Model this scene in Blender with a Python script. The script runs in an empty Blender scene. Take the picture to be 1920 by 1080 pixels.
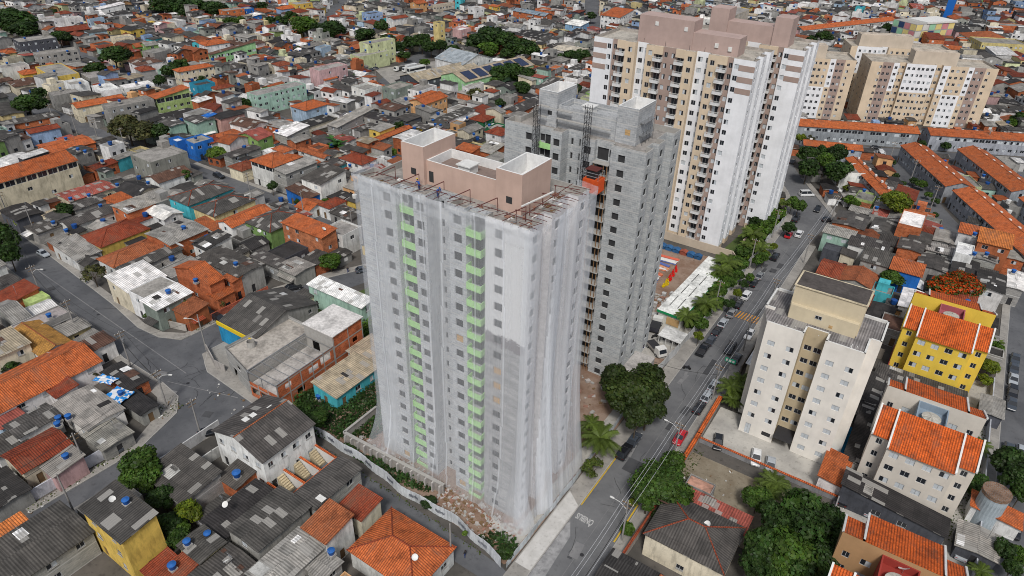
import bpy, math, random
import numpy as np
from mathutils import Vector, Matrix
sc = bpy.context.scene
# ------------------------------------------------------------ camera, sky, sun, exposure
CAM = Vector((0, 0, 91.0))
ROWS = ((0.8314145, 0.311052, -0.4604309), (0.5551034, -0.4281252, 0.7131403), (0.0247017, -0.8485019, -0.5286155))
def setup():
    cam = bpy.data.cameras.new("camera"); co = bpy.data.objects.new("camera", cam)
    sc.collection.objects.link(co); sc.camera = co
    cam.sensor_width = 36; cam.lens = 24.075; cam.clip_start = 1; cam.clip_end = 4000
    m = Matrix(((ROWS[0][0], -ROWS[0][1], -ROWS[0][2]), (ROWS[1][0], -ROWS[1][1], -ROWS[1][2]), (ROWS[2][0], -ROWS[2][1], -ROWS[2][2])))
    co.matrix_world = Matrix.Translation(CAM) @ m.to_4x4()
    w = bpy.data.worlds.new("World"); sc.world = w; w.use_nodes = True
    nt = w.node_tree; bg = nt.nodes["Background"]
    sky = nt.nodes.new("ShaderNodeTexSky"); sky.sky_type = 'NISHITA'; sky.sun_disc = False
    sky.sun_elevation = math.radians(SUN_EL); sky.sun_rotation = math.radians(90 - SUN_AZ)
    sky.dust_density = 3.0; sky.air_density = 1.0
    hs = nt.nodes.new("ShaderNodeHueSaturation"); hs.inputs["Saturation"].default_value = 0.55
    nt.links.new(sky.outputs[0], hs.inputs["Color"]); nt.links.new(hs.outputs[0], bg.inputs[0])
    bg.inputs[1].default_value = 0.086
    L = bpy.data.lights.new("sun", 'SUN'); L.energy = 1.9; L.angle = math.radians(10); L.color = (1, .965, .92)
    lo = bpy.data.objects.new("sun", L); sc.collection.objects.link(lo)
    az, el = math.radians(SUN_AZ), math.radians(SUN_EL)
    d = Vector((math.cos(az) * math.cos(el), math.sin(az) * math.cos(el), math.sin(el)))
    lo.rotation_euler = d.to_track_quat('Z', 'Y').to_euler()
    sc.view_settings.view_transform = 'Standard'; sc.view_settings.look = 'None'
    sc.view_settings.exposure = EXPO; sc.view_settings.gamma = 1
    sc.render.engine = 'CYCLES'
    sc.cycles.use_denoising = True; sc.cycles.filter_width = 1.0; sc.cycles.adaptive_threshold = 0.005; sc.cycles.transparent_max_bounces = 24
    sc.cycles.max_bounces = 6; sc.cycles.diffuse_bounces = 3
SUN_AZ, SUN_EL, EXPO = -62, 52, 0.42
setup()
FPX = 1284.0
def proj(p):                                     # where a point of the place shows in the photo (for wording labels, and sizes)
    d = Vector(p) - CAM
    c = [sum(ROWS[k][i] * d[k] for k in range(3)) for i in range(3)]
    if c[2] < 1: return (-9999, -9999, 1)
    return (960 + FPX * c[0] / c[2], 540 + FPX * c[1] / c[2], c[2])
rnd = random.Random(7)
COL = dict(w=(.70,.70,.69), C=(.66,.60,.46), c=(.66,.60,.46), Y=(.56,.47,.24), y=(.62,.44,.10), k=(.075,.08,.095), g=(.30,.295,.28),
  gg=(.27,.28,.25), b=(.52,.14,.05), bg=(.52,.17,.07), t=(.07,.42,.48), G=(.20,.33,.11), B=(.02,.14,.48), B2=(.28,.40,.60), m=(.33,.50,.42),
  m2=(.40,.55,.60), lg=(.40,.52,.20), lg2=(.33,.58,.30), li=(.36,.33,.33), p=(.55,.32,.28), p2=(.66,.22,.06), pk=(.45,.25,.19), pk2=(.50,.33,.33),
  pe=(.62,.36,.17), o=(.37,.12,.05), o2=(.55,.15,.05), dg=(.02,.14,.06), k2=(.19,.23,.20), ye=(.56,.60,.36), t2=(.03,.25,.38), t3=(.38,.50,.62),
  Y2=(.60,.50,.22), C2=(.46,.42,.35), oc=(.46,.25,.06), bl2=(.2,.34,.5), y2=(.60,.36,.02), bl=(.20,.26,.31), O=(.50,.135,.042), R=(.26,.055,.025),
  r=(.31,.085,.065), F=(.070,.066,.062), L=(.27,.26,.24), W=(.76,.76,.75), N=(.036,.034,.034), S=(.28,.27,.25), br=(.10,.055,.04), be=(.38,.32,.23))
# ------------------------------------------------------------ materials
MATS = {}
def nodes(name):
    m = bpy.data.materials.new(name); m.use_nodes = True
    nt = m.node_tree; b = nt.nodes["Principled BSDF"]; return m, nt, b
def N(nt, t, **kw):
    n = nt.nodes.new(t)
    for k, v in kw.items():
        if k in n.inputs.keys(): n.inputs[k].default_value = v
        else: setattr(n, k, v)
    return n
def colsrc(nt, src, const=None):
    if const is not None:
        r = N(nt, "ShaderNodeRGB"); r.outputs[0].default_value = (*const, 1); return r.outputs[0]
    if src == 'obj': return N(nt, "ShaderNodeObjectInfo").outputs["Color"]
    return N(nt, "ShaderNodeAttribute", attribute_name="Col").outputs["Color"]
def mul(nt, a, b, fac=1.0, mode='MULTIPLY'):
    m = nt.nodes.new("ShaderNodeMix"); m.data_type = 'RGBA'; m.blend_type = mode; m.inputs[0].default_value = fac
    nt.links.new(a, m.inputs[6])
    if isinstance(b, tuple): m.inputs[7].default_value = (*b, 1)
    else: nt.links.new(b, m.inputs[7])
    return m.outputs[2]
def mixf(nt, a, b, f):
    m = nt.nodes.new("ShaderNodeMix"); m.data_type = 'RGBA'
    nt.links.new(f, m.inputs[0])
    for s, k in ((a, 6), (b, 7)):
        if isinstance(s, tuple): m.inputs[k].default_value = (*s, 1)
        else: nt.links.new(s, m.inputs[k])
    return m.outputs[2]
def ramp(nt, f, stops):
    r = nt.nodes.new("ShaderNodeValToRGB"); e = r.color_ramp.elements
    while len(e) < len(stops): e.new(.5)
    for el, (p, c) in zip(e, stops):
        el.position = p; el.color = (*(c if isinstance(c, tuple) else (c, c, c)), 1)
    nt.links.new(f, r.inputs[0]); return r.outputs[0]
def uvmap(nt, sx=1, sy=1, rndoff=True, coord='UV'):
    tc = N(nt, "ShaderNodeTexCoord"); mp = N(nt, "ShaderNodeMapping"); mp.inputs["Scale"].default_value = (sx, sy, 1)
    nt.links.new(tc.outputs[coord], mp.inputs[0])
    if rndoff:
        oi = N(nt, "ShaderNodeObjectInfo"); ml = N(nt, "ShaderNodeMath", operation='MULTIPLY'); ml.inputs[1].default_value = 57.0
        nt.links.new(oi.outputs["Random"], ml.inputs[0]); nt.links.new(ml.outputs[0], mp.inputs["Location"])
    return mp.outputs[0]
def noise(nt, vec, scale, detail=4, rough=.6):
    n = N(nt, "ShaderNodeTexNoise"); n.inputs["Scale"].default_value = scale; n.inputs["Detail"].default_value = detail; n.inputs["Roughness"].default_value = rough
    nt.links.new(vec, n.inputs["Vector"]); return n.outputs["Fac"]
def wave(nt, vec, period, axis='X'):
    w = N(nt, "ShaderNodeTexWave", wave_type='BANDS', bands_direction=axis, wave_profile='SIN')
    w.inputs["Scale"].default_value = 0.31416 / period; nt.links.new(vec, w.inputs["Vector"]); return w.outputs["Fac"]
def bump(nt, b, h, dist, strength=1.0):
    n = N(nt, "ShaderNodeBump"); n.inputs["Distance"].default_value = dist; n.inputs["Strength"].default_value = strength
    nt.links.new(h, n.inputs["Height"]); nt.links.new(n.outputs[0], b.inputs["Normal"])
def mat(kind, src='obj', const=None):
    key = kind + src + (str(const) if const else '')
    if key in MATS: return MATS[key]
    m, nt, b = nodes(kind + ('_far' if src == 'attr' else ''))
    L = nt.links.new; c = colsrc(nt, src, const); b.inputs["Roughness"].default_value = .85; b.inputs["Specular IOR Level"].default_value = .25
    uv = uvmap(nt)
    if kind == 'wall':
        n1 = ramp(nt, noise(nt, uv, .35, 5), [(.3, .72), (.6, 1.06)])
        st = ramp(nt, noise(nt, uvmap(nt, .9, .18), 1.3, 6, .75), [(.40, .42), (.52, 1.0)])
        sp2 = ramp(nt, noise(nt, uv, 1.4, 6, .75), [(.60, 1.0), (.70, .5)])
        x = mul(nt, mul(nt, mul(nt, c, n1), st, .45), sp2, .7); L(x, b.inputs[0])
        bump(nt, b, noise(nt, uv, 3, 3), .02, .4)
    elif kind == 'fine':                          # clean painted render of the finished towers
        st = ramp(nt, noise(nt, uvmap(nt, 1.2, .12), 1.0, 4), [(.3, .80), (.6, 1.0)])
        n3 = ramp(nt, noise(nt, uv, .25, 5), [(.3, .86), (.65, 1.04)])
        L(mul(nt, mul(nt, c, st, .3), n3), b.inputs[0])
    elif kind == 'brick':
        br = N(nt, "ShaderNodeTexBrick"); br.inputs["Scale"].default_value = 1.0; br.inputs["Brick Width"].default_value = .55; br.inputs["Row Height"].default_value = .3
        br.inputs["Mortar Size"].default_value = .03; br.inputs["Color1"].default_value = (1, 1, 1, 1); br.inputs["Color2"].default_value = (.62, .55, .5, 1); br.inputs["Mortar"].default_value = (.8, 1.3, 2.0, 1)
        L(uv, br.inputs["Vector"])
        n1 = ramp(nt, noise(nt, uv, .6, 5), [(.3, .6), (.62, 1.15)])
        x = mul(nt, mul(nt, c, br.outputs[0]), n1)
        sm = ramp(nt, noise(nt, uvmap(nt, .5, .9), .7, 4), [(.66, 0.0), (.74, .8)])
        L(mixf(nt, x, (.28, .25, .22), sm), b.inputs[0]); bump(nt, b, br.outputs["Fac"], .02, -.5)
    elif kind == 'block':                         # bare grey masonry with mortar smears
        br = N(nt, "ShaderNodeTexBrick"); br.inputs["Scale"].default_value = 1.0; br.inputs["Brick Width"].default_value = .8; br.inputs["Row Height"].default_value = .4
        br.inputs["Mortar Size"].default_value = .02; br.inputs["Color1"].default_value = (1, 1, 1, 1); br.inputs["Color2"].default_value = (.78, .8, .82, 1); br.inputs["Mortar"].default_value = (1.25, 1.25, 1.22, 1)
        L(uv, br.inputs["Vector"])
        n1 = ramp(nt, noise(nt, uvmap(nt, 1.0, 1.9), 1.1, 8, .75), [(.34, .80), (.48, .97), (.56, 1.03), (.68, 1.22)])
        n2 = ramp(nt, noise(nt, uvmap(nt, .5, .5), .35, 5, .7), [(.35, .85), (.65, 1.08)])
        x = mul(nt, mul(nt, mul(nt, c, br.outputs[0]), n1), n2)
        tc = N(nt, "ShaderNodeTexCoord"); sp = N(nt, "ShaderNodeSeparateXYZ"); L(tc.outputs["UV"], sp.inputs[0])
        a = N(nt, "ShaderNodeMath", operation='MODULO'); a.inputs[1].default_value = 2.75; L(sp.outputs[1], a.inputs[0])
        g1 = N(nt, "ShaderNodeMath", operation='LESS_THAN'); g1.inputs[1].default_value = .16; L(a.outputs[0], g1.inputs[0])
        x = mixf(nt, x, (.44, .44, .43), g1.outputs[0])
        L(x, b.inputs[0]); bump(nt, b, noise(nt, uv, 2.5, 4), .03, .5)
    elif kind == 'tile':
        w1 = ramp(nt, wave(nt, uv, .36), [(0.0, .50), (.45, 1.05), (1, 1.15)])
        br = N(nt, "ShaderNodeTexBrick"); br.inputs["Scale"].default_value = 1.0; br.inputs["Brick Width"].default_value = .36; br.inputs["Row Height"].default_value = .42; br.offset = 0
        br.inputs["Mortar Size"].default_value = .035; br.inputs["Color1"].default_value = (1.12, 1.05, 1, 1); br.inputs["Color2"].default_value = (.66, .6, .6, 1); br.inputs["Mortar"].default_value = (.5, .45, .42, 1)
        L(uv, br.inputs["Vector"])
        n1 = ramp(nt, noise(nt, uv, .5, 6, .7), [(.32, .48), (.5, .95), (.75, 1.12)])
        x = mul(nt, mul(nt, mul(nt, c, w1, .8), br.outputs[0], .75), n1)
        dk = ramp(nt, noise(nt, uv, 2.2, 7, .8), [(.57, 0.0), (.70, .75)]); dk2 = ramp(nt, noise(nt, uvmap(nt, 1.0, .35), .5, 6, .75), [(.50, 0.0), (.68, .6)])
        x = mixf(nt, x, (.13, .075, .05), dk2)
        L(mixf(nt, x, (.055, .038, .03), dk), b.inputs[0]); bump(nt, b, w1, .06, .9); b.inputs["Roughness"].default_value = .8
    elif kind == 'fibre':
        w1 = ramp(nt, wave(nt, uv, .42), [(0.0, .62), (1, 1.25)])
        br = N(nt, "ShaderNodeTexBrick"); br.inputs["Scale"].default_value = 1.0; br.inputs["Brick Width"].default_value = 1.1; br.inputs["Row Height"].default_value = 2.1; br.offset = .0
        br.inputs["Mortar Size"].default_value = .03; br.inputs["Color1"].default_value = (.8, .8, .8, 1); br.inputs["Color2"].default_value = (1.25, 1.22, 1.2, 1); br.inputs["Mortar"].default_value = (.5, .5, .5, 1)
        L(uv, br.inputs["Vector"])
        wn = N(nt, "ShaderNodeTexWhiteNoise", noise_dimensions='2D')
        fl = N(nt, "ShaderNodeVectorMath", operation='FLOOR'); dv = N(nt, "ShaderNodeVectorMath", operation='DIVIDE'); dv.inputs[1].default_value = (1.1, 2.1, 1)
        L(uv, dv.inputs[0]); L(dv.outputs[0], fl.inputs[0]); L(fl.outputs[0], wn.inputs["Vector"])
        pt = ramp(nt, wn.outputs[0], [(.93, 0.0), (.94, .75)])
        n1 = ramp(nt, noise(nt, uv, .45, 6, .7), [(.3, .55), (.55, 1.0), (.75, 1.35)])
        x = mul(nt, mul(nt, mul(nt, c, w1, .8), br.outputs[0], .8), n1)
        L(mixf(nt, x, (.30, .29, .27), pt), b.inputs[0]); bump(nt, b, w1, .05, .9)
    elif kind == 'slab':
        n1 = ramp(nt, noise(nt, uv, .3, 6, .65), [(.3, .5), (.52, 1.0), (.75, 1.2)])
        n2 = ramp(nt, noise(nt, uv, 1.7, 5), [(.35, .75), (.6, 1.05)])
        L(mul(nt, mul(nt, c, n1), n2), b.inputs[0])
    elif kind == 'plain':
        L(c, b.inputs[0]); b.inputs["Roughness"].default_value = .6
    elif kind == 'carpaint':
        L(c, b.inputs[0]); b.inputs["Roughness"].default_value = .25; b.inputs["Coat Weight"].default_value = .6; b.inputs["Specular IOR Level"].default_value = .5
    elif kind == 'bark':
        L(mul(nt, c, ramp(nt, noise(nt, uv, 3, 4), [(.3, .6), (.7, 1.2)])), b.inputs[0])
    elif kind == 'leaf':
        a = N(nt, "ShaderNodeAttribute", attribute_name="Col").outputs["Color"]
        x = mul(nt, c, a); L(x, b.inputs[0]); b.inputs["Roughness"].default_value = .55
        tr = N(nt, "ShaderNodeBsdfTranslucent"); L(x, tr.inputs[0]); ms = N(nt, "ShaderNodeMixShader"); ms.inputs[0].default_value = .3
        out = nt.nodes["Material Output"]; L(b.outputs[0], ms.inputs[1]); L(tr.outputs[0], ms.inputs[2]); L(ms.outputs[0], out.inputs[0])
    MATS[key] = m; return m
def simple(name, col, rough=.7, metal=0, spec=.3):
    if name in MATS: return MATS[name]
    m, nt, b = nodes(name); b.inputs["Roughness"].default_value = rough; b.inputs["Metallic"].default_value = metal; b.inputs["Specular IOR Level"].default_value = spec
    n = ramp(nt, noise(nt, uvmap(nt), 1.5, 4), [(.3, .85), (.7, 1.08)])
    nt.links.new(mul(nt, colsrc(nt, '', col), n), b.inputs[0]); MATS[name] = m; return m
WALL, FINE, BRICK, BLOCK, TILE, FIBRE, SLAB, PLAIN = [mat(k) for k in ('wall', 'fine', 'brick', 'block', 'tile', 'fibre', 'slab', 'plain')]
GLASS = simple('window_glass', (.018, .022, .028), .12, 0, .6)
HOLE = simple('dark_interior', (.035, .036, .038), .9)
FRAME = simple('window_frame', (.42, .43, .44), .5); SHUT = simple('pale_shutter', (.48, .52, .55), .6); TRIM = simple('white_trim', (.62, .62, .6), .7)
PLY = simple('plywood', (.46, .30, .14), .8); STEEL = simple('galvanised_steel', (.32, .33, .34), .45, .6); RUST = simple('red_oxide_steel', (.10, .026, .022), .7)
CONC = simple('concrete_trim', (.33, .32, .30), .9); RUB = simple('tyre_rubber', (.012, .012, .012), .8); DARK = simple('dark_metal', (.03, .03, .033), .5)
WOODB = simple('timber', (.16, .10, .05), .85); WHITE = simple('white_paint', (.70, .70, .69), .6); GREENP = simple('green_board', (.38, .66, .27), .6)
BLUEP = simple('blue_tank', (.010, .06, .23), .5); CAPM = mat('tile', const=(.40, .10, .04))
def rough_ground(name, c1, c2, c3, s1=.05, s2=1.2, spot=.0):
    m, nt, b = nodes(name); tc = N(nt, "ShaderNodeTexCoord"); v = tc.outputs["Object"]; b.inputs["Roughness"].default_value = .92; b.inputs["Specular IOR Level"].default_value = .2
    f = noise(nt, v, s1, 6, .65); x = mixf(nt, c1, c2, ramp(nt, f, [(.38, 0.0), (.6, 1.0)]))
    f2 = noise(nt, v, s2, 6, .7); x = mixf(nt, x, c3, ramp(nt, f2, [(.55, 0.0), (.72, .8)]))
    nt.links.new(x, b.inputs[0]); bump(nt, b, noise(nt, v, s2 * 3, 4), .04, .5); return m
GROUND = rough_ground('ground_mix', (.06, .057, .052), (.11, .10, .09), (.035, .032, .03), .08, .9)
ASPH = rough_ground('asphalt', (.080, .083, .090), (.118, .121, .128), (.058, .059, .064), .09, .8)
PAVE = rough_ground('pavement_concrete', (.22, .21, .195), (.30, .285, .26), (.12, .11, .10), .25, 1.6)
DIRT = rough_ground('red_dirt', (.18,.11,.075), (.27,.20,.155), (.11,.07,.05), .2, 1.2)
ASPHM = rough_ground('worn_asphalt', (.100,.102,.108), (.148,.150,.153), (.085,.087,.09), .09, .7)
YARD = rough_ground('yard_concrete', (.29,.28,.26), (.42,.405,.37), (.16,.15,.135), .15, .8)
GRASSM = rough_ground('grass_ground', (.045, .075, .02), (.07, .10, .03), (.08, .06, .03), .3, 1.5)
COURT = rough_ground('court_paint', (.02, .20, .38), (.025, .22, .42), (.03, .16, .30), .3, 2)
# ------------------------------------------------------------ mesh building
class MB:
    def __init__(s): s.v = []; s.f = []; s.m = []; s.c = []; s.cur = (1, 1, 1)
    def face(s, pts, m=0):
        n = len(s.v); s.v += [tuple(p) for p in pts]; s.f.append(tuple(range(n, n + len(pts)))); s.m.append(m); s.c.append(s.cur)
    def box(s, x0, y0, z0, x1, y1, z1, m=0, bottom=False):
        a = [(x0,y0,z0),(x1,y0,z0),(x1,y1,z0),(x0,y1,z0),(x0,y0,z1),(x1,y0,z1),(x1,y1,z1),(x0,y1,z1)]
        for q in ((0,1,5,4),(1,2,6,5),(2,3,7,6),(3,0,4,7),(4,5,6,7)): s.face([a[i] for i in q], m)
        if bottom: s.face([a[i] for i in (3,2,1,0)], m)
    def prism(s, poly, z0, z1, m=0, top=True, mt=None, bottom=False):
        n = len(poly)
        for i in range(n):
            a, b = poly[i], poly[(i+1) % n]; s.face([(a[0],a[1],z0),(b[0],b[1],z0),(b[0],b[1],z1),(a[0],a[1],z1)], m)
        if top: s.face([(p[0],p[1],z1) for p in poly], m if mt is None else mt)
        if bottom: s.face([(p[0],p[1],z0) for p in poly[::-1]], m)
    def tube(s, a, b, r0, r1=None, n=6, m=0, caps=True):
        r1 = r0 if r1 is None else r1; a, b = Vector(a), Vector(b); d = (b - a)
        if d.length < 1e-6: return
        d.normalize(); u = d.cross(Vector((0,0,1)) if abs(d.z) < .9 else Vector((1,0,0))).normalized(); w = d.cross(u)
        A = [a + (u*math.cos(t) + w*math.sin(t))*r0 for t in [2*math.pi*i/n for i in range(n)]]
        B = [b + (u*math.cos(t) + w*math.sin(t))*r1 for t in [2*math.pi*i/n for i in range(n)]]
        for i in range(n): s.face([A[i], A[(i+1)%n], B[(i+1)%n], B[i]][::-1], m)
        if caps: s.face(B[::-1], m); s.face(A, m)
    def thick(s, tops, t, m=0, ms=None):           # closed roof sheet: top polygons sharing corners, thickness t
        ms = m if ms is None else ms; ed = {}
        for p in tops:
            s.face(p, m); s.face([(q[0],q[1],q[2]-t) for q in p[::-1]], ms)
            for i in range(len(p)):
                a, b = tuple(round(k,3) for k in p[i]), tuple(round(k,3) for k in p[(i+1)%len(p)])
                if (b, a) in ed: del ed[(b, a)]
                else: ed[(a, b)] = 1
        for a, b in ed: s.face([(a[0],a[1],a[2]-t),(b[0],b[1],b[2]-t),b,a], ms)
    def mesh(s, name, mats, smooth=False):
        me = bpy.data.meshes.new(name); me.from_pydata(s.v, [], s.f)
        for m in mats: me.materials.append(m)
        me.polygons.foreach_set("material_index", s.m)
        np_ = len(s.f); nl = len(me.loops)
        nor = np.empty(np_*3, np.float32); me.polygons.foreach_get("normal", nor); nor = nor.reshape(-1,3)
        lt = np.empty(np_, np.int32); me.polygons.foreach_get("loop_total", lt)
        vi = np.empty(nl, np.int32); me.loops.foreach_get("vertex_index", vi)
        co = np.asarray(s.v, np.float32)[vi]; n = np.repeat(nor, lt, axis=0)
        u = np.stack([-n[:,1], n[:,0], np.zeros(nl)], 1); ln = np.linalg.norm(u, axis=1); flat = ln < .05
        u[flat] = (1,0,0); ln[flat] = 1; u /= ln[:,None]; w = np.cross(n, u)
        w[flat] = (0,1,0)
        uv = np.stack([(co*u).sum(1), (co*w).sum(1)], 1).astype(np.float32)
        me.uv_layers.new(name="UVMap").data.foreach_set("uv", uv.ravel())
        c = np.ones((nl,4), np.float32); c[:,:3] = np.repeat(np.asarray(s.c, np.float32), lt, axis=0)
        me.color_attributes.new("Col", 'FLOAT_COLOR', 'CORNER').data.foreach_set("color", c.ravel())
        if smooth: me.polygons.foreach_set("use_smooth", [True]*np_)
        me.update(); return me
    def obj(s, name, mats, parent=None, color=None, smooth=False, **kw):
        return link(name, s.mesh(name, mats if isinstance(mats, (list, tuple)) else [mats], smooth), parent, color)
COLL = sc.collection.objects
def link(name, me, parent=None, color=None):
    o = bpy.data.objects.new(name, me); COLL.link(o)
    if parent: o.parent = parent
    if color: o.color = (*color, 1)
    return o
def thing(name, loc=(0,0,0), rz=0, label=None, cat=None, group=None):
    o = bpy.data.objects.new(name, None); COLL.link(o); o.location = loc; o.rotation_euler = (0,0,rz); o.empty_display_size = .5
    return tag(o, label, cat, group)
def tag(o, label=None, cat=None, group=None, kind=None):
    if label: o["label"] = label
    if cat: o["category"] = cat
    if group: o["group"] = group
    if kind: o["kind"] = kind
    return o
def dup(o, parent=None):
    c = o.copy(); COLL.link(c)
    if parent is not None: c.parent = parent
    for ch in [x for x in KIDS.get(o.name, [])]:
        d = ch.copy(); COLL.link(d); d.parent = c
    return c
KIDS = {}
def kids(o):
    KIDS[o.name] = list(o.children); return o
DESC = {}                                         # top-level object -> (description, category, group, point): labels are worded at the end
def describe(o, desc, pt): DESC[o.name] = (desc, pt, o)
LANDMARKS = {}
def panel(mb, p0, p1, z0, z1, ops, depth=.18, m=0, mr=None):      # wall with real openings; outside is to the right of p0->p1
    mr = m if mr is None else mr
    dx, dy = p1[0]-p0[0], p1[1]-p0[1]; L = math.hypot(dx, dy); dx /= L; dy /= L; ix, iy = -dy*depth, dx*depth
    P = lambda u, z, k=0: (p0[0]+dx*u+ix*k, p0[1]+dy*u+iy*k, z)
    us = sorted({0.0, L} | {round(min(max(o[0],0),L),3) for o in ops} | {round(min(max(o[1],0),L),3) for o in ops})
    for a, b in zip(us, us[1:]):
        if b-a < 1e-4: continue
        mid = (a+b)/2; hs = sorted([(o[2], o[3]) for o in ops if o[0] < mid < o[1]]); z = z0
        for h0, h1 in hs:
            if h0 > z: mb.face([P(a,z), P(b,z), P(b,h0), P(a,h0)], m)
            z = h1
        if z1 > z: mb.face([P(a,z), P(b,z), P(b,z1), P(a,z1)], m)
    for a, b, h0, h1 in ops:
        mb.face([P(a,h0), P(b,h0), P(b,h0,1), P(a,h0,1)], mr); mb.face([P(a,h1,1), P(b,h1,1), P(b,h1), P(a,h1)], mr)
        mb.face([P(a,h0), P(a,h0,1), P(a,h1,1), P(a,h1)], mr); mb.face([P(b,h0,1), P(b,h0), P(b,h1), P(b,h1,1)], mr)
WCACHE = {}
def window_mesh(w, h, kind):
    key = (round(w,2), round(h,2), kind)
    if key in WCACHE: return WCACHE[key]
    mb = MB(); a = w/2; f = .06
    if kind in ('hole', 'ply'):
        mb.face([(-a,.0,0),(a,0,0),(a,0,h),(-a,0,h)], 1 if kind == 'ply' else 0)
        if kind == 'ply': mb.box(-a+.02, -.05, h*.45, a-.02, 0, h*.55, 1)
        mats = [HOLE, PLY]
    else:
        mats = [GLASS, FRAME, SHUT]
        fill = {'g': (0,0), 's1': (2,0), 's2': (0,2), 'ss': (2,2)}[kind]
        mb.face([(-a,0,0),(0,0,0),(0,0,h),(-a,0,h)], fill[0]); mb.face([(0,0.0,0),(a,0,0),(a,0,h),(0,0,h)], fill[1])
        for x0, x1 in ((-a, -a+f), (-.03, .03), (a-f, a)): mb.box(x0, -.05, 0, x1, -.002, h, 1)
        for z0, z1 in ((0, f), (h-f, h)): mb.box(-a+f, -.05, z0, -.03, -.002, z1, 1, True); mb.box(.03, -.05, z0, a-f, -.002, z1, 1, True)
    WCACHE[key] = mb.mesh('window', mats); return WCACHE[key]
def put_window(parent, p0, p1, u, z, w, h, kind, depth=.16, name='window'):
    dx, dy = p1[0]-p0[0], p1[1]-p0[1]; L = math.hypot(dx, dy); dx /= L; dy /= L
    o = link(name, window_mesh(w, h, kind), parent); o.location = (p0[0]+dx*u-dy*depth, p0[1]+dy*u+dx*depth, z); o.rotation_euler = (0,0,math.atan2(dy,dx)); return o
SILLM = []
def add_sill(win, w):
    if not SILLM:
        q = MB(); q.box(-.5,-.22,-.09,.5,-.0,-.0,0,True); SILLM.append(q.mesh('sill', [CONC]))
    s_ = link('sill', SILLM[0], win); s_.scale = (w+.16,1,1); return s_
def faces_cam(cx, cy, nx, ny): return nx*(CAM.x-cx)+ny*(CAM.y-cy) > 0
# ------------------------------------------------------------ occupancy map (1.5 m cells) used when filling blocks with houses
GX0, GY0, CELL = -720, -20, 1.5
OCC = np.zeros((700, 740), bool)
def mark(poly, val=True):
    xs = [p[0] for p in poly]; ys = [p[1] for p in poly]
    i0, i1 = int((min(xs)-GX0)/CELL), int((max(xs)-GX0)/CELL)+1; j0, j1 = int((min(ys)-GY0)/CELL), int((max(ys)-GY0)/CELL)+1
    i0, j0 = max(i0,0), max(j0,0); i1, j1 = min(i1, OCC.shape[0]-1), min(j1, OCC.shape[1]-1)
    if i1 <= i0 or j1 <= j0: return
    X, Y = np.meshgrid(GX0+(np.arange(i0,i1)+.5)*CELL, GY0+(np.arange(j0,j1)+.5)*CELL, indexing='ij'); ins = np.zeros(X.shape, bool)
    n = len(poly)
    for k in range(n):
        (xa,ya),(xb,yb) = poly[k], poly[(k+1)%n]
        if ya == yb: continue
        ins ^= ((ya > Y) != (yb > Y)) & (X < (xb-xa)*(Y-ya)/(yb-ya)+xa)
    if val: OCC[i0:i1,j0:j1] |= ins
    else: return OCC[i0:i1,j0:j1][ins].mean() if ins.any() else 1
def rect(cx, cy, w, d, yaw):
    c, s = math.cos(math.radians(yaw)), math.sin(math.radians(yaw))
    return [(cx+c*x-s*y, cy+s*x+c*y) for x, y in ((-w/2,-d/2),(w/2,-d/2),(w/2,d/2),(-w/2,d/2))]
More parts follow.
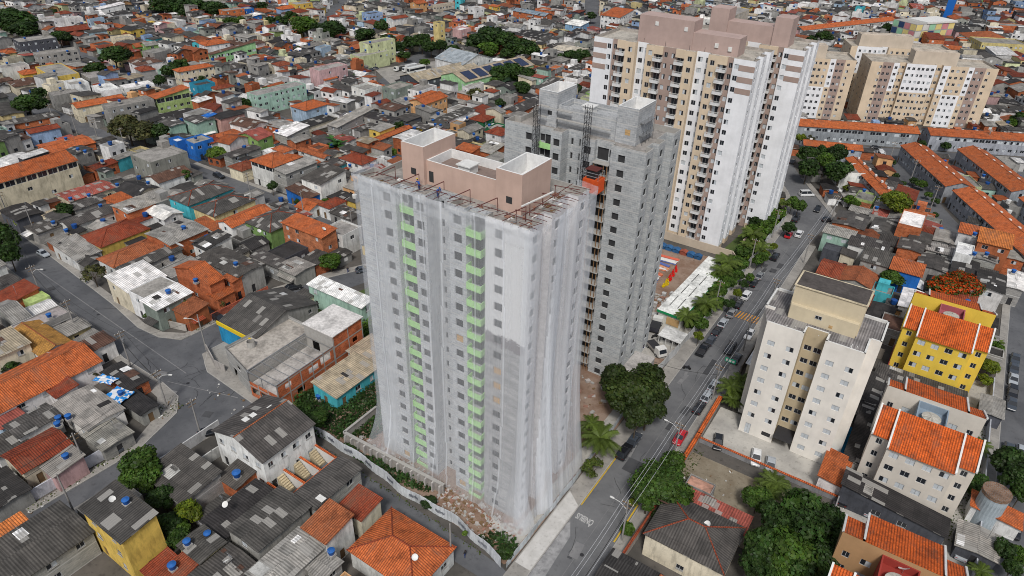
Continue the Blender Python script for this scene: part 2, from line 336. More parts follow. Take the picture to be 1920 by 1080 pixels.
HOUSES=[
(-228.2, 78.5, 11.5, 30, 0, 9.0, 'gy', 'O', 'C', 'win=0 open=1', 'long cream building with orange tiled roof over an open veranda'),
(-210.0, 88.2, 8.1, 13.4, -1.7, 4.0, 'fib', 'r', 'C', '', 'low house under faded red corrugated roof behind the long cream building'),
(-210.4, 70.0, 10.0, 6.7, -1.7, 4.0, 'fib', 'N', 'k', '', ''),
(-197.6, 69.6, 6.6, 6.6, -0.3, 3.5, 'fib', 'F', 'g', '', ''),
(-192.9, 79.6, 5.9, 13.8, 0, 4.0, 'gy', 'F', 'w', '', 'white walled house with dark corrugated gable roof and blue tank'),
(-202.0, 84.3, 4.8, 10.1, -0.8, 4.0, 'fib', 'F', 'g', '', ''),
(-177.7, 78.2, 10.3, 13.5, 0, 4.0, 'hip', 'R', 'y', 'eave=.2', 'house with red hip tiled roof and pale yellow parapet wall'),
(-178.1, 68.1, 11.1, 6.2, 0, 3.2, 'mx', 'L', 'w', '', 'pale fibre cement carport roof beside the street corner'),
(-164.3, 74.8, 7.2, 13.5, 0, 3.8, 'hip', 'o', 'w', '', 'low house with weathered orange hip tiled roof'),
(-157.2, 75.6, 4.3, 14.4, 0, 4.2, 'gy', 'F', 'g', '', 'long grey house with dark roof and mint gable end'),
(-176.7, 92.0, 9.1, 5.6, 0, 5.0, 'gx', 'W', 'w', '', 'small house with plain white metal roof'),
(-161.4, 86.2, 10.5, 10.9, 0, 6.0, 'fib', 'L', 'b', '', 'brick sided house under patched light grey corrugated roof with dish'),
(-210.5, 113.2, 11.5, 12.7, -1.7, 8.0, 'flat', 'S', 'gg', '', 'grey green flat roofed block with roof terrace'),
(-201.9, 109.8, 7.4, 11.1, -0.8, 4.0, 'gy', 'br', 'w', '', 'white house under brown curved corrugated roof with green yard wall'),
(-177.5, 105.0, 9.3, 15.0, 0, 6.0, 'hip', 'F', 't', 'cap=O', 'turquoise two storey house with dark hip roof and orange ridges'),
(-166.0, 104.3, 9.2, 13.7, 0, 6.0, 'hip', 'F', 'Y', 'cap=O', 'pale yellow house with dark hip roof and orange ridge caps'),
(-161.2, 96.1, 8.1, 3.8, 0, 4.0, 'mx', 'O', 'w', '', ''),
(-154.7, 102.6, 5.9, 13.1, 0, 6.0, 'gy', 'O', 'w', '', 'white house with bright orange tiled roof next to the green house'),
(-146.7, 106.4, 10.1, 12.1, 0, 6.0, 'hip', 'F', 'G', 'cap=O', 'green two storey corner house with dark hip roof and orange ridges'),
(-132.8, 106.0, 14.9, 5.1, 0, 8.0, 'my', 'O', 'bg', '', 'bare brick upper storey house with clean orange tiled roof'),
(-127.7, 112.7, 7.4, 7, 0, 6.0, 'flat', 'S', 'w', '', 'white roof terrace with railing beside the bare brick house'),
(-177.6, 133.0, 10.3, 11.9, 0, 8.0, 'hip', 'O', 'w', 'open=1', 'mansion with large bright orange hip roof over balconies'),
(-178.4, 136.6, 5.8, 3.6, 0, 10.0, 'hip', 'O', 'w', '', ''),
(-178.1, 148.8, 12.7, 2.7, 0, 5.0, 'gx', 'O', 'w', '', ''),
(-170.5, 134.0, 6.5, 12.8, 0, 7.0, 'mx', 'L', 'g', '', 'raw concrete house with light corrugated roof beside the orange mansion'),
(-156.9, 133.7, 8.2, 10.6, 0, 7.0, 'my', 'F', 'w', '', 'tall white walled house with small dark roof and orange front'),
(-158.2, 126.0, 9.2, 4.9, 0, 3.8, 'mx', 'br', 'B', '', 'low bright blue house with brown roof'),
(-151.0, 122.6, 5.5, 7, 0, 3.0, 'gx', 'O', 'w', '', ''),
(-145.3, 125.8, 4.3, 6.5, 0, 4.0, 'hip', 'R', 'w', '', ''),
(-138.4, 124.9, 8.4, 5.6, 0, 3.2, 'fib', 'F', 'g', '', ''),
(-162.7, 154.1, 10.1, 6.8, 0, 5.0, 'hip', 'R', 'w', '', 'house with brick red hip roof near the red car'),
(-168.0, 147.4, 6.7, 7.6, 0, 4.0, 'fib', 'F', 't', '', ''),
(-198.5, 135.4, 4.5, 11.5, -0.4, 5.0, 'fib', 'F', 'g', '', 'long grey rendered house with flat wall facing the street'),
(-189.4, 129.0, 6.5, 7, 0, 4.0, 'hip', 'R', 'c', '', ''),
(-137.3, 84.3, 15.9, 7.1, 0, 6.0, 'fib', 'F', 'g', '', 'wide dark patched roof house with white parapet edge'),
(-136.7, 75.6, 13.2, 3.7, 0, 7.0, 'gy', 'O', 'b', '', 'narrow brick house with steep orange tiled roof and cream loggia'),
(-131.1, 80.2, 3.6, 2.6, 0, 5.5, 'my', 'O', 'b', '', ''),
(-133.3, 92.9, 10.2, 3.7, 0, 4.0, 'fib', 'F', 'g', '', ''),
(-125.4, 94.3, 6.7, 6.2, 0, 4.0, 'fib', 'L', 'g', '', ''),
(-105.1, 89.9, 17.0, 3.6, 0, 6.0, 'my', 'W', 'm', '', 'long aqua house with white metal roof by the green lot'),
(-112.7, 75.9, 11.4, 17.3, 0, 5.0, 'gx', 'F', 'g', '', 'large hall with dark patched fibre cement roof and yellow blue end wall'),
(-84.7, 71.3, 6.3, 11.3, 0, 3.4, 'mx', 'be', 't', '', 'turquoise cottage under wide beige corrugated roof beside the brick building'),
(-86.4, 80.5, 7, 7, 0, 3.0, 'mx', 'be', 'g', '', ''),
(-160.0, 44.1, 10.5, 3.2, 0, 4.0, 'gy', 'L', 'g', '', ''),
(-162.5, 50.5, 3.8, 4.3, 0, 3.2, 'flat', 'lg', 'lg', '', 'lime green roofless yard house by the street'),
(-151.4, 45.8, 4.6, 10.9, 0, 4.0, 'flat', 'li', 'g', '', 'flat lilac roof terrace by the street'),
(-144.9, 42.9, 13.2, 5.9, 0, 4.0, 'gx', 'oc', 'w', '', 'house with mottled ochre tiled roof'),
(-132.0, 34.8, 11.0, 21.5, 0, 4.5, 'gy', 'O', 'w', '', 'long white house with bright orange tiled gable roof by the street'),
(-116.3, 37.3, 11.2, 6.7, 0, 3.8, 'fib', 'L', 'w', '', 'white house with wide pale corrugated roof beside the long orange roof'),
(-120.3, 46.5, 9.4, 3.9, 0, 3.0, 'fib', 'N', 'b', '', 'shack with blue and white tarpaulins on its dark roof'),
(-111.2, 43.6, 7.3, 3.2, 0, 3.0, 'fib', 'N', 'g', '', ''),
(-120.5, 29.6, 5.1, 6.9, 0, 4.0, 'fib', 'F', 'w', '', ''),
(-112.3, 26.5, 6.6, 7.8, 0, 4.0, 'gy', 'R', 'C', '', 'cream house with uneven red clay tiled gable roof'),
(-107.6, 35.8, 6.2, 5.3, 0, 3.0, 'fib', 'L', 'g', '', ''),
(-109.5, 19.1, 8.0, 5.2, 0, 3.2, 'fib', 'N', 'g', '', 'dark roofed shed behind the green street wall'),
(-83.6, 25.4, 10.4, 5.3, 0, 9.0, 'my', 'F', 'y', 'win=1', 'yellow three storey building with dark roof and blue water tank'),
(-92.2, 12.2, 9.5, 20.5, 0, 5.0, 'fib', 'F', 'g', '', 'wide grey brown corrugated warehouse roof in the bottom left corner'),
(-97.4, 15.5, 7, 5.4, 0, 3.0, 'mx', 'p2', 'g', '', ''),
(-87.5, 37.1, 10.5, 7, 0, 4.0, 'my', 'F', 'g', '', 'small grey house with sagging roof beside the walled yard'),
(-82.2, 50.0, 12.5, 10.7, 0, 7.5, 'gy', 'F', 'w', 'cap= win=2', 'white twin townhouse with grey gabled roof and stepped terraces'),
(-65.8, 48.9, 4.6, 9.8, 0, 5.5, 'fib', 'F', 'g', '', 'grey walled house with long narrow dark roof beside the orange coping terraces'),
(-67.4, 38.6, 6.7, 9.5, 0, 6.0, 'fib', 'F', 'g', '', 'big grey house with wide dark corrugated roof'),
(-74.1, 38.2, 5.4, 9.9, 0, 4.0, 'fib', 'N', 'g', '', ''),
(-59.9, 35.4, 5.4, 9.2, 0, 5.5, 'fib', 'L', 'g', '', 'light ribbed corrugated roof below the small orange tiled roof'),
(-59.1, 42.7, 4.7, 5.3, 0, 6.5, 'my', 'o', 'w', '', 'narrow two storey house with orange tiled roof and white balcony'),
(-58.9, 49.0, 4.6, 4.3, 0, 4.8, 'my', 'R', 'C', '', 'low cream house with dark red clay tiled roof'),
(-48.4, 46.9, 12.3, 9.0, 0, 4.0, 'hip', 'O', 'w', 'cap=R', 'white house with broad orange tiled hip roof by the hoarding'),
(-72.4, 30.3, 5.0, 4.0, 0, 5.0, 'fib', 'F', 'Y', '', 'small pale yellow house with water tank on its roof'),
(-66.7, 29.5, 5.8, 6.3, 0, 4.5, 'fib', 'F', 'g', '', ''),
(-56.0, 38.2, 4.4, 3.4, 0, 4.5, 'fib', 'L', 'g', '', ''),
(-38.8, 41.0, 6.5, 10.0, 0, 3.2, 'fib', 'N', 'g', '', ''),
(-13.4, 74.2, 12.0, 9.4, 0, 5.0, 'hip', 'F', 'C', 'cap=R', 'cream house with ribbed grey hip roof and red ridge tiles'),
(-13.4, 81.7, 12.3, 3.8, 0, 3.0, 'fib', 'r', 'g', '', 'strip of worn red and white corrugated roof behind the ribbed hip roof'),
(-18.7, 61.5, 7.4, 7.0, 0, 3.6, 'fib', 'N', 'g', '', ''),
(-11.2, 61.0, 6.5, 6.0, 0, 4.0, 'my', 'o', 'w', '', ''),
(-16.4, 85.7, 4.4, 2.6, 0, 2.6, 'flat', 'pk', 'g', '', 'unfinished brick outhouse with pink slab roof and two workers'),
(-16.7, 193.0, 7.6, 5.6, 0, 6.0, 'fib', 'L', 'm', '', 'shack row house with pale blue front facing the bend in the street'),
(-8.6, 190.6, 9.3, 7.4, 0, 6.0, 'fib', 'F', 'w', '', 'house with dark roof and two white balconies'),
(-1.0, 211.1, 6.1, 11.5, 0, 7.0, 'flat', 'W', 'b', '', 'bare brick house with plain white roof behind the bushy tree'),
(-16.0, 207.8, 8.4, 10.1, 0, 4.0, 'fib', 'F', 'b', '', ''),
(-7.3, 209.5, 6.1, 11.4, 0, 3.5, 'fib', 'F', 'g', '', ''),
(2.4, 205.5, 5.1, 6.5, 0, 5.0, 'fib', 'F', 'g', '', ''),
(1.0, 198.6, 5.8, 7, 0, 5.0, 'fib', 'F', 'b', '', ''),
(7.8, 202.5, 6.2, 5.7, 0, 4.5, 'fib', 'L', 'g', '', ''),
(8.0, 211.3, 4.6, 8.1, 0, 4.5, 'fib', 'L', 'g', '', ''),
(13.0, 211.0, 4.6, 5.2, 0, 8.0, 'my', 'O', 'w', '', 'tall white house with peach orange roof slab'),
(19.0, 206.5, 7.3, 7.6, 0, 9.0, 'my', 'p2', 'o', '', 'large peach coloured house with stepped orange roof'),
(13.0, 199.0, 4.0, 7.3, 0, 7.0, 'flat', 'W', 'w', '', ''),
(17.9, 202.7, 5.4, 8.2, 0, 6.0, 'fib', 'L', 'g', '', ''),
(24.9, 209.2, 4.2, 5.8, 0, 5.0, 'fib', 'L', 'b', '', ''),
(14.2, 192.5, 5.6, 11.1, 0, 5.0, 'fib', 'N', 'w', '', ''),
(7.3, 193.6, 7.0, 8.2, 0, 4.0, 'fib', 'F', 'g', '', ''),
(0.8, 183.7, 5.3, 4.9, 0, 4.0, 'fib', 'F', 'g', '', ''),
(-15.9, 185.6, 5.7, 4.2, 0, 4.0, 'flat', 'k', 'k', '', ''),
(1.8, 181.8, 7, 5.7, 0, 6.0, 'my', 'O', 'B', '', ''),
(20.0, 186.9, 5.8, 9.8, 0, 6.0, 'fib', 'N', 'w', '', ''),
(25.4, 193.8, 3.3, 10.0, 0, 5.0, 'fib', 'W', 'g', '', ''),
(5.2, 169.8, 4.8, 9.6, 0, 4.0, 'fib', 'W', 'w', '', 'white metal roof left of the yellow block'),
(10.9, 136.6, 16.0, 5.3, 0, 3.2, 'fib', 'F', 'k', '', 'long dark corrugated carport in front of the yellow block'),
(23.6, 137.7, 3.7, 6.0, 0, 3.0, 'fib', 'L', 'k', '', ''),
(23.1, 158.5, 3.1, 3.6, 0, 3.0, 'flat', 'N', 'g', '', ''),
(2.5, 129.7, 7, 10.3, 0, 3.0, 'fib', 'N', 'g', '', ''),
(1.5, 123.1, 7, 5.2, 0, 3.0, 'fib', 'N', 'g', '', ''),
(3.9, 155.8, 7, 7, 0, 4.0, 'flat', 'br', 'g', '', ''),
(-0.2, 161.4, 4.9, 7, 0, 3.0, 'fib', 'N', 'g', '', ''),
(5.2, 129.0, 3.3, 12.0, 0, 3.0, 'fib', 'N', 'g', '', ''),
(4.2, 114.0, 3.5, 16.0, 0, 3.0, 'fib', 'N', 'g', '', ''),
(1.7, 102.6, 3.8, 7.6, 0, 3.0, 'mx', 'O', 'w', '', 'small orange tiled pavilion beside the beige block car park'),
(11.3, 99.3, 15.7, 4.0, 0, 3.2, 'mx', 'N', 'k', '', 'long black corrugated carport below the beige block'),
(23.5, 99.6, 5.4, 5.5, 0, 3.0, 'fib', 'L', 'k', '', ''),
(25.5, 107.9, 7, 3.6, 0, 3.0, 'mx', 'O', 'w', '', ''),
(-399.6, 167.0, 10.9, 16.7, -10, 9.0, 'flat', 'L', 'k', 'win=2', 'dark grey flat roofed block with scattered dark windows'),
(-394.5, 151.2, 6.8, 4.9, -10, 6.0, 'hip', 'O', 'Y', '', ''),
(-368.8, 161.4, 7, 17.5, -10, 8.0, 'flat', 'S', 'g', 'win=2', 'unfinished grey concrete house with slab roof'),
(-339.2, 146.5, 23.5, 10.5, -10, 7.0, 'flat', 'S', 'y', '', 'building with a long blank yellow side wall'),
(-366.0, 140.4, 7, 10.9, -10, 6.0, 'flat', 'S', 'w', '', ''),
(-357.8, 142.5, 7, 6.3, -10, 4.0, 'hip', 'O', 'y', '', ''),
(-342.1, 134.0, 9.9, 11.4, -10, 4.0, 'hip', 'br', 'C', '', ''),
(-312.5, 140.9, 8.2, 7.1, -10, 7.0, 'flat', 'S', 'w', '', ''),
(-307.3, 132.8, 6.7, 9.7, -10, 6.0, 'flat', 'S', 'g', '', ''),
(-300.2, 146.4, 11.5, 7.6, -10, 6.0, 'flat', 'W', 'w', '', ''),
(-298.4, 158.7, 6.4, 12.0, -10, 5.0, 'flat', 'W', 'w', '', ''),
(-327.2, 155.9, 10.6, 7.1, -10, 5.0, 'flat', 'S', 'g', '', ''),
(-324.8, 179.5, 9.8, 11.5, -10, 7.0, 'hip', 'br', 'w', '', 'white house with dark maroon hip roof'),
(-316.5, 174.0, 7.5, 6.1, -10, 6.0, 'hip', 'R', 'g', '', ''),
(-404.9, 200.5, 7, 9.2, -10, 7.0, 'fib', 'F', 'm2', '', ''),
(-417.7, 194.5, 9.2, 15.4, -10, 7.0, 'gy', 'R', 'br', '', 'long brick red tiled roof house'),
(-452.8, 200.1, 8.0, 14.6, -10, 7.0, 'flat', 'S', 'w', '', 'long white rendered wall building in the upper left'),
(-444.2, 209.6, 6.4, 8.0, -10, 7.0, 'flat', 'S', 'w', '', ''),
(-454.3, 228.3, 12.2, 5.3, -10, 6.0, 'gy', 'W', 'g', '', ''),
(-463.1, 242.4, 7, 15.4, -10, 7.0, 'my', 'W', 'w', '', ''),
(-470.8, 217.8, 6.2, 7.9, -10, 6.0, 'hip', 'R', 'w', '', ''),
(-441.9, 236.0, 9.1, 11.5, -10, 7.0, 'fib', 'N', 'w', '', ''),
(-371.3, 185.7, 4.9, 5.8, -10, 6.0, 'hip', 'R', 'm', '', ''),
(-356.2, 197.0, 7, 8.0, -10, 7.0, 'gy', 'O', 'G', '', ''),
(-350.9, 198.2, 7, 6.0, -10, 8.0, 'gy', 'L', 'G', '', 'pale green gabled house with weathered roof'),
(-377.5, 199.7, 7, 9.5, -10, 7.0, 'flat', 'S', 'C', '', ''),
(-285.1, 134.5, 7, 17.8, -9.9, 6.0, 'gy', 'O', 'C', '', 'long house with bright orange tiled roof above the tree street'),
(-265.6, 136.1, 7, 16.6, -7.8, 9.0, 'flat', 'L', 'g', 'win=2', 'grey industrial block with a band of dark windows'),
(-263.5, 152.1, 6.0, 13.6, -7.5, 9.0, 'my', 'O', 'lg', 'open=1 win=2', 'pale green three storey house with orange roof and open veranda'),
(-250.3, 146.6, 8.6, 11.0, -6.1, 5.0, 'fib', 'N', 'g', '', ''),
(-241.6, 137.2, 10.9, 5.6, -5.1, 6.0, 'fib', 'F', 'm', '', ''),
(-233.5, 144.0, 8.3, 7.5, -4.2, 7.0, 'fib', 'F', 'm', '', ''),
(-233.4, 147.4, 3.2, 5.3, -4.2, 7.0, 'my', 'B', 'B2', '', ''),
(-230.0, 153.5, 7, 10.1, -3.8, 7.0, 'fib', 'N', 'p', '', ''),
(-294.1, 184.2, 5.4, 16.3, -10, 8.0, 'hip', 'O', 'C', 'win=2', 'cream two storey house with orange hip roof and green balconies'),
(-290.0, 197.8, 7, 11.7, -10, 6.0, 'gy', 'F', 'w', '', ''),
(-333.3, 223.2, 8.4, 12.8, -10, 7.0, 'hip', 'O', 'w', '', 'white house with neat orange hip roof'),
(-316.0, 221.1, 3.4, 24.0, -10, 6.0, 'my', 'br', 'lg2', 'win=long', 'long pale green building with a band of windows under dark roof'),
(-268.2, 179.5, 4.5, 8.2, -8.1, 5.0, 'hip', 'R', 'C', '', ''),
(-274.6, 174.2, 7, 8.1, -8.8, 6.0, 'flat', 'F', 't2', '', ''),
(-275.0, 195.7, 7.1, 4.1, -8.8, 5.0, 'my', 'O', 'w', '', ''),
(-221.1, 126.6, 5.2, 3.5, -2.9, 6.0, 'flat', 'W', 'B', '', ''),
(-216.7, 131.4, 7, 7.4, -2.4, 6.0, 'flat', 'S', 'B', 'win=2', 'bright blue house with pale slab roof'),
(-216.1, 137.3, 7, 6.9, -2.3, 5.0, 'hip', 'R', 'w', '', ''),
(-214.0, 141.1, 5.3, 7, -2.1, 6.0, 'hip', 'O', 'w', '', ''),
(-272.2, 106.6, 4.7, 9.6, -8.5, 5.0, 'gy', 'R', 'B2', '', 'low house with red tiled roof beside the street tree'),
(-250.9, 103.9, 10.8, 14.3, -6.1, 5.0, 'fib', 'O', 'b', '', ''),
(-237.3, 111.4, 4.9, 10.2, -4.7, 4.0, 'fib', 'N', 'C', '', ''),
(-287.4, 109.7, 6.6, 17.8, -10, 5.0, 'fib', 'F', 'b', '', ''),
(-302.6, 108.6, 16.9, 7, -10, 6.0, 'fib', 'F', 'Y', '', ''),
(-239.3, 185.1, 7, 24.0, -4.9, 8.0, 'flat', 'S', 'm', 'win=2', 'pale green three storey house with arched red shutters'),
(-214.6, 180.5, 8.9, 11.5, -2.2, 7.0, 'hip', 'O', 't3', '', 'pale blue house with neat orange hip roof'),
(-256.2, 258.1, 7.4, 19.2, -6.7, 7.0, 'flat', 'S', 'ye', '', 'pale lime two storey house next to the truck yard'),
(-258.3, 266.1, 7, 17.7, -7.0, 11.0, 'flat', 'S', 'ye', '', 'taller pale lime block with stacked water tanks'),
(-273.4, 266.3, 6.7, 5.0, -8.6, 6.0, 'my', 'O', 'br', '', ''),
(-245.4, 220.0, 7, 15.9, -5.5, 9.0, 'flat', 'S', 'pk2', '', 'pink three storey building with roof terrace'),
(-251.5, 218.2, 20.4, 7, -6.2, 5.0, 'gy', 'O', 'w', '', ''),
(-279.3, 221.5, 6.2, 7.1, -9.3, 5.0, 'hip', 'R', 'w', '', ''),
(-293.4, 223.2, 3.3, 8.6, -10, 5.0, 'hip', 'R', 'g', '', ''),
(-272.9, 221.1, 7.0, 7.7, -8.6, 4.0, 'gy', 'R', 'g', '', ''),
(-183.4, 216.2, 8.2, 14.5, 0, 7.0, 'gy', 'O', 'pe', 'win=2', 'peach two storey house with orange gabled roof'),
(-186.1, 217.7, 3.1, 10.6, 0, 8.0, 'hip', 'O', 'w', '', ''),
(-211.0, 208.9, 8.0, 9.8, -1.8, 8.0, 'flat', 'S', 'w', '', 'tall white windowless block left of the grey one'),
(-200.3, 216.4, 7.8, 10.8, -0.6, 9.0, 'flat', 'S', 'k2', 'win=1', 'sage grey block with three white shutters'),
(-193.8, 224.1, 7.4, 11.7, 0, 8.0, 'flat', 'S', 'w', '', ''),
(-165.9, 209.6, 5.6, 23.3, 0, 5.0, 'fib', 'F', 'w', '', 'white row with dark corrugated roof beside the peach house'),
(-154.9, 214.5, 6.7, 7.6, 0, 5.0, 'hip', 'R', 'dg', '', 'dark green walled house with red tiled roof'),
(-144.0, 208.5, 4.3, 7.7, 0, 5.0, 'flat', 'S', 'dg', '', ''),
(-139.0, 203.4, 7, 7.4, 0, 6.0, 'hip', 'R', 'w', '', 'small white house with bright orange tiled roof by the grey tower'),
(-170.7, 179.5, 3.2, 18.8, 0, 5.0, 'gy', 'O', 'g', '', ''),
(-166.9, 192.8, 6.6, 5.1, 0, 5.0, 'fib', 'F', 'y2', '', ''),
(-171.4, 167.9, 5.1, 5.9, 0, 5.0, 'fib', 'N', 'g', '', ''),
(-193.6, 182.1, 5.3, 20.0, 0, 5.0, 'my', 'L', 'g', '', ''),
(-184.1, 188.9, 13.1, 5.7, 0, 6.0, 'fib', 'N', 'g', '', ''),
(-183.3, 179.0, 3.2, 8.9, 0, 5.0, 'fib', 'F', 'g', '', ''),
(-205.3, 174.4, 7, 13.1, -1.1, 4.0, 'fib', 'N', 'C', '', ''),
(-199.2, 157.7, 7, 10.2, -0.5, 6.0, 'my', 'W', 'g', '', ''),
(-139.2, 184.3, 7, 4.9, 0, 5.0, 'my', 'O', 'b', '', ''),
(-134.3, 191.4, 6.3, 8.5, 0, 4.0, 'my', 'L', 'b', '', ''),
(-173.8, 247.9, 5.1, 4.1, 0, 5.0, 'hip', 'R', 'w', '', ''),
(-182.9, 246.6, 3.5, 11.9, 0, 6.0, 'flat', 'S', 'w', '', ''),
(-180.7, 286.5, 5.9, 12.1, 0, 6.0, 'hip', 'R', 'w', '', ''),
(-381.6, 314.6, 7.1, 14.8, -10, 7.0, 'hip', 'O', 'B2', '', 'powder blue house with orange hip roof at the top of the photo'),
(-379.3, 322.4, 9.4, 12.1, -10, 9.0, 'flat', 'S', 'y', '', ''),
(-342.3, 314.8, 4.3, 5.4, -10, 6.0, 'my', 'R', 'b', '', ''),
(-397.9, 283.1, 7, 13.5, -10, 8.0, 'flat', 'S', 'o2', '', 'bare orange block house with dark window openings'),
(-398.9, 294.4, 7, 7.4, -10, 7.0, 'flat', 'S', 'B', '', ''),
(-385.5, 288.1, 7.2, 9.1, -10, 5.0, 'my', 'W', 'B', '', ''),
(-300.0, 328.3, 5.2, 11.4, -10, 9.0, 'gy', 'R', 'w', 'win=2', 'white house with brick red roof and balconies on the far slope'),
(-323.8, 375.4, 7, 8.7, -10, 9.0, 'gy', 'O', 'pe', '', ''),
(-254.5, 311.7, 4.4, 4.8, -6.5, 14.0, 'flat', 'F', 'Y2', 'win=1', 'narrow pale yellow tower block on the far slope'),
(-319.1, 326.1, 7, 10.6, -10, 9.0, 'flat', 'F', 'B2', 'win=2', ''),
(-284.0, 318.4, 5.1, 6.2, -9.8, 6.0, 'flat', 'S', 'k', '', ''),
(-255.3, 333.0, 7, 8.6, -6.6, 7.0, 'flat', 'W', 'pk2', '', ''),
(-305.4, 379.6, 3.2, 15.9, -10, 9.0, 'flat', 'S', 'C2', 'win=2', ''),
(-278.2, 399.3, 7, 3.6, -9.2, 9.0, 'my', 'O', 'y', '', ''),
(-282.0, 383.9, 7, 8.0, -9.6, 9.0, 'flat', 'S', 'w', '', ''),
(0.4, 530.5, 23.2, 19.5, 26, 6.0, 'hip', 'O', 'w', '', ''),
(7.5, 515.7, 26, 16.8, 26, 7.0, 'flat', 'S', 'Y2', 'win=2', 'long pale yellow building in the upper right'),
(11.9, 582.7, 17.7, 8.7, 26, 7.0, 'flat', 'S', 'b', '', ''),
(-9.9, 521.4, 8.4, 7, 26, 5.0, 'flat', 'S', 'b', '', ''),
(-23.5, 491.4, 11.6, 2.9, 26, 5.0, 'flat', 'S', 'b', '', ''),
(-249.4, 401.2, 26, 8.1, -6.0, 8.0, 'gx', 'bl', 'b', '', 'brick workshop with scalloped blue grey metal roof'),
(-204.6, 434.1, 13.7, 19.5, -1.1, 8.0, 'my', 'O', 'w', 'win=2', 'white building with orange edged roof at the top centre'),
(-181.1, 456.1, 15.1, 6.6, 0, 6.0, 'gy', 'be', 'C', '', ''),
(-142.2, 473.5, 14.4, 30, 0, 12.0, 'flat', 'S', 'C2', '', 'large blank beige hall at the top right of centre'),
(-154.8, 462.1, 9.8, 8.7, 0, 7.0, 'flat', 'W', 'w', '', ''),
(-233.2, 424.1, 5.5, 13.0, -4.2, 5.0, 'gy', 'R', 'w', '', ''),
(-214.4, 398.2, 11.0, 10.3, -2.1, 6.0, 'my', 'W', 'bl2', '', ''),
(-198.4, 366.0, 5.2, 15.1, -0.4, 7.0, 'my', 'N', 'w', '', ''),
(-150.3, 242.3, 7, 29.9, 0, 5.0, 'gy', 'F', 'b', '', 'bare brick house with grey roof left of the unfinished tower'),
(-157.9, 271.4, 6.3, 14.4, 0, 5.0, 'my', 'F', 'b', '', ''),
(-172.0, 300.5, 4.8, 7.7, 0, 5.0, 'flat', 'O', 'g', '', ''),
(-164.2, 310.7, 4.4, 14.9, 0, 5.0, 'fib', 'F', 'w', '', ''),
(-186.0, 340.0, 15.7, 13.2, 0, 5.0, 'fib', 'C2', 'w', '', ''),
(-221.0, 359.3, 18.6, 17.6, -2.9, 5.0, 'fib', 'N', 'w', '', '')]
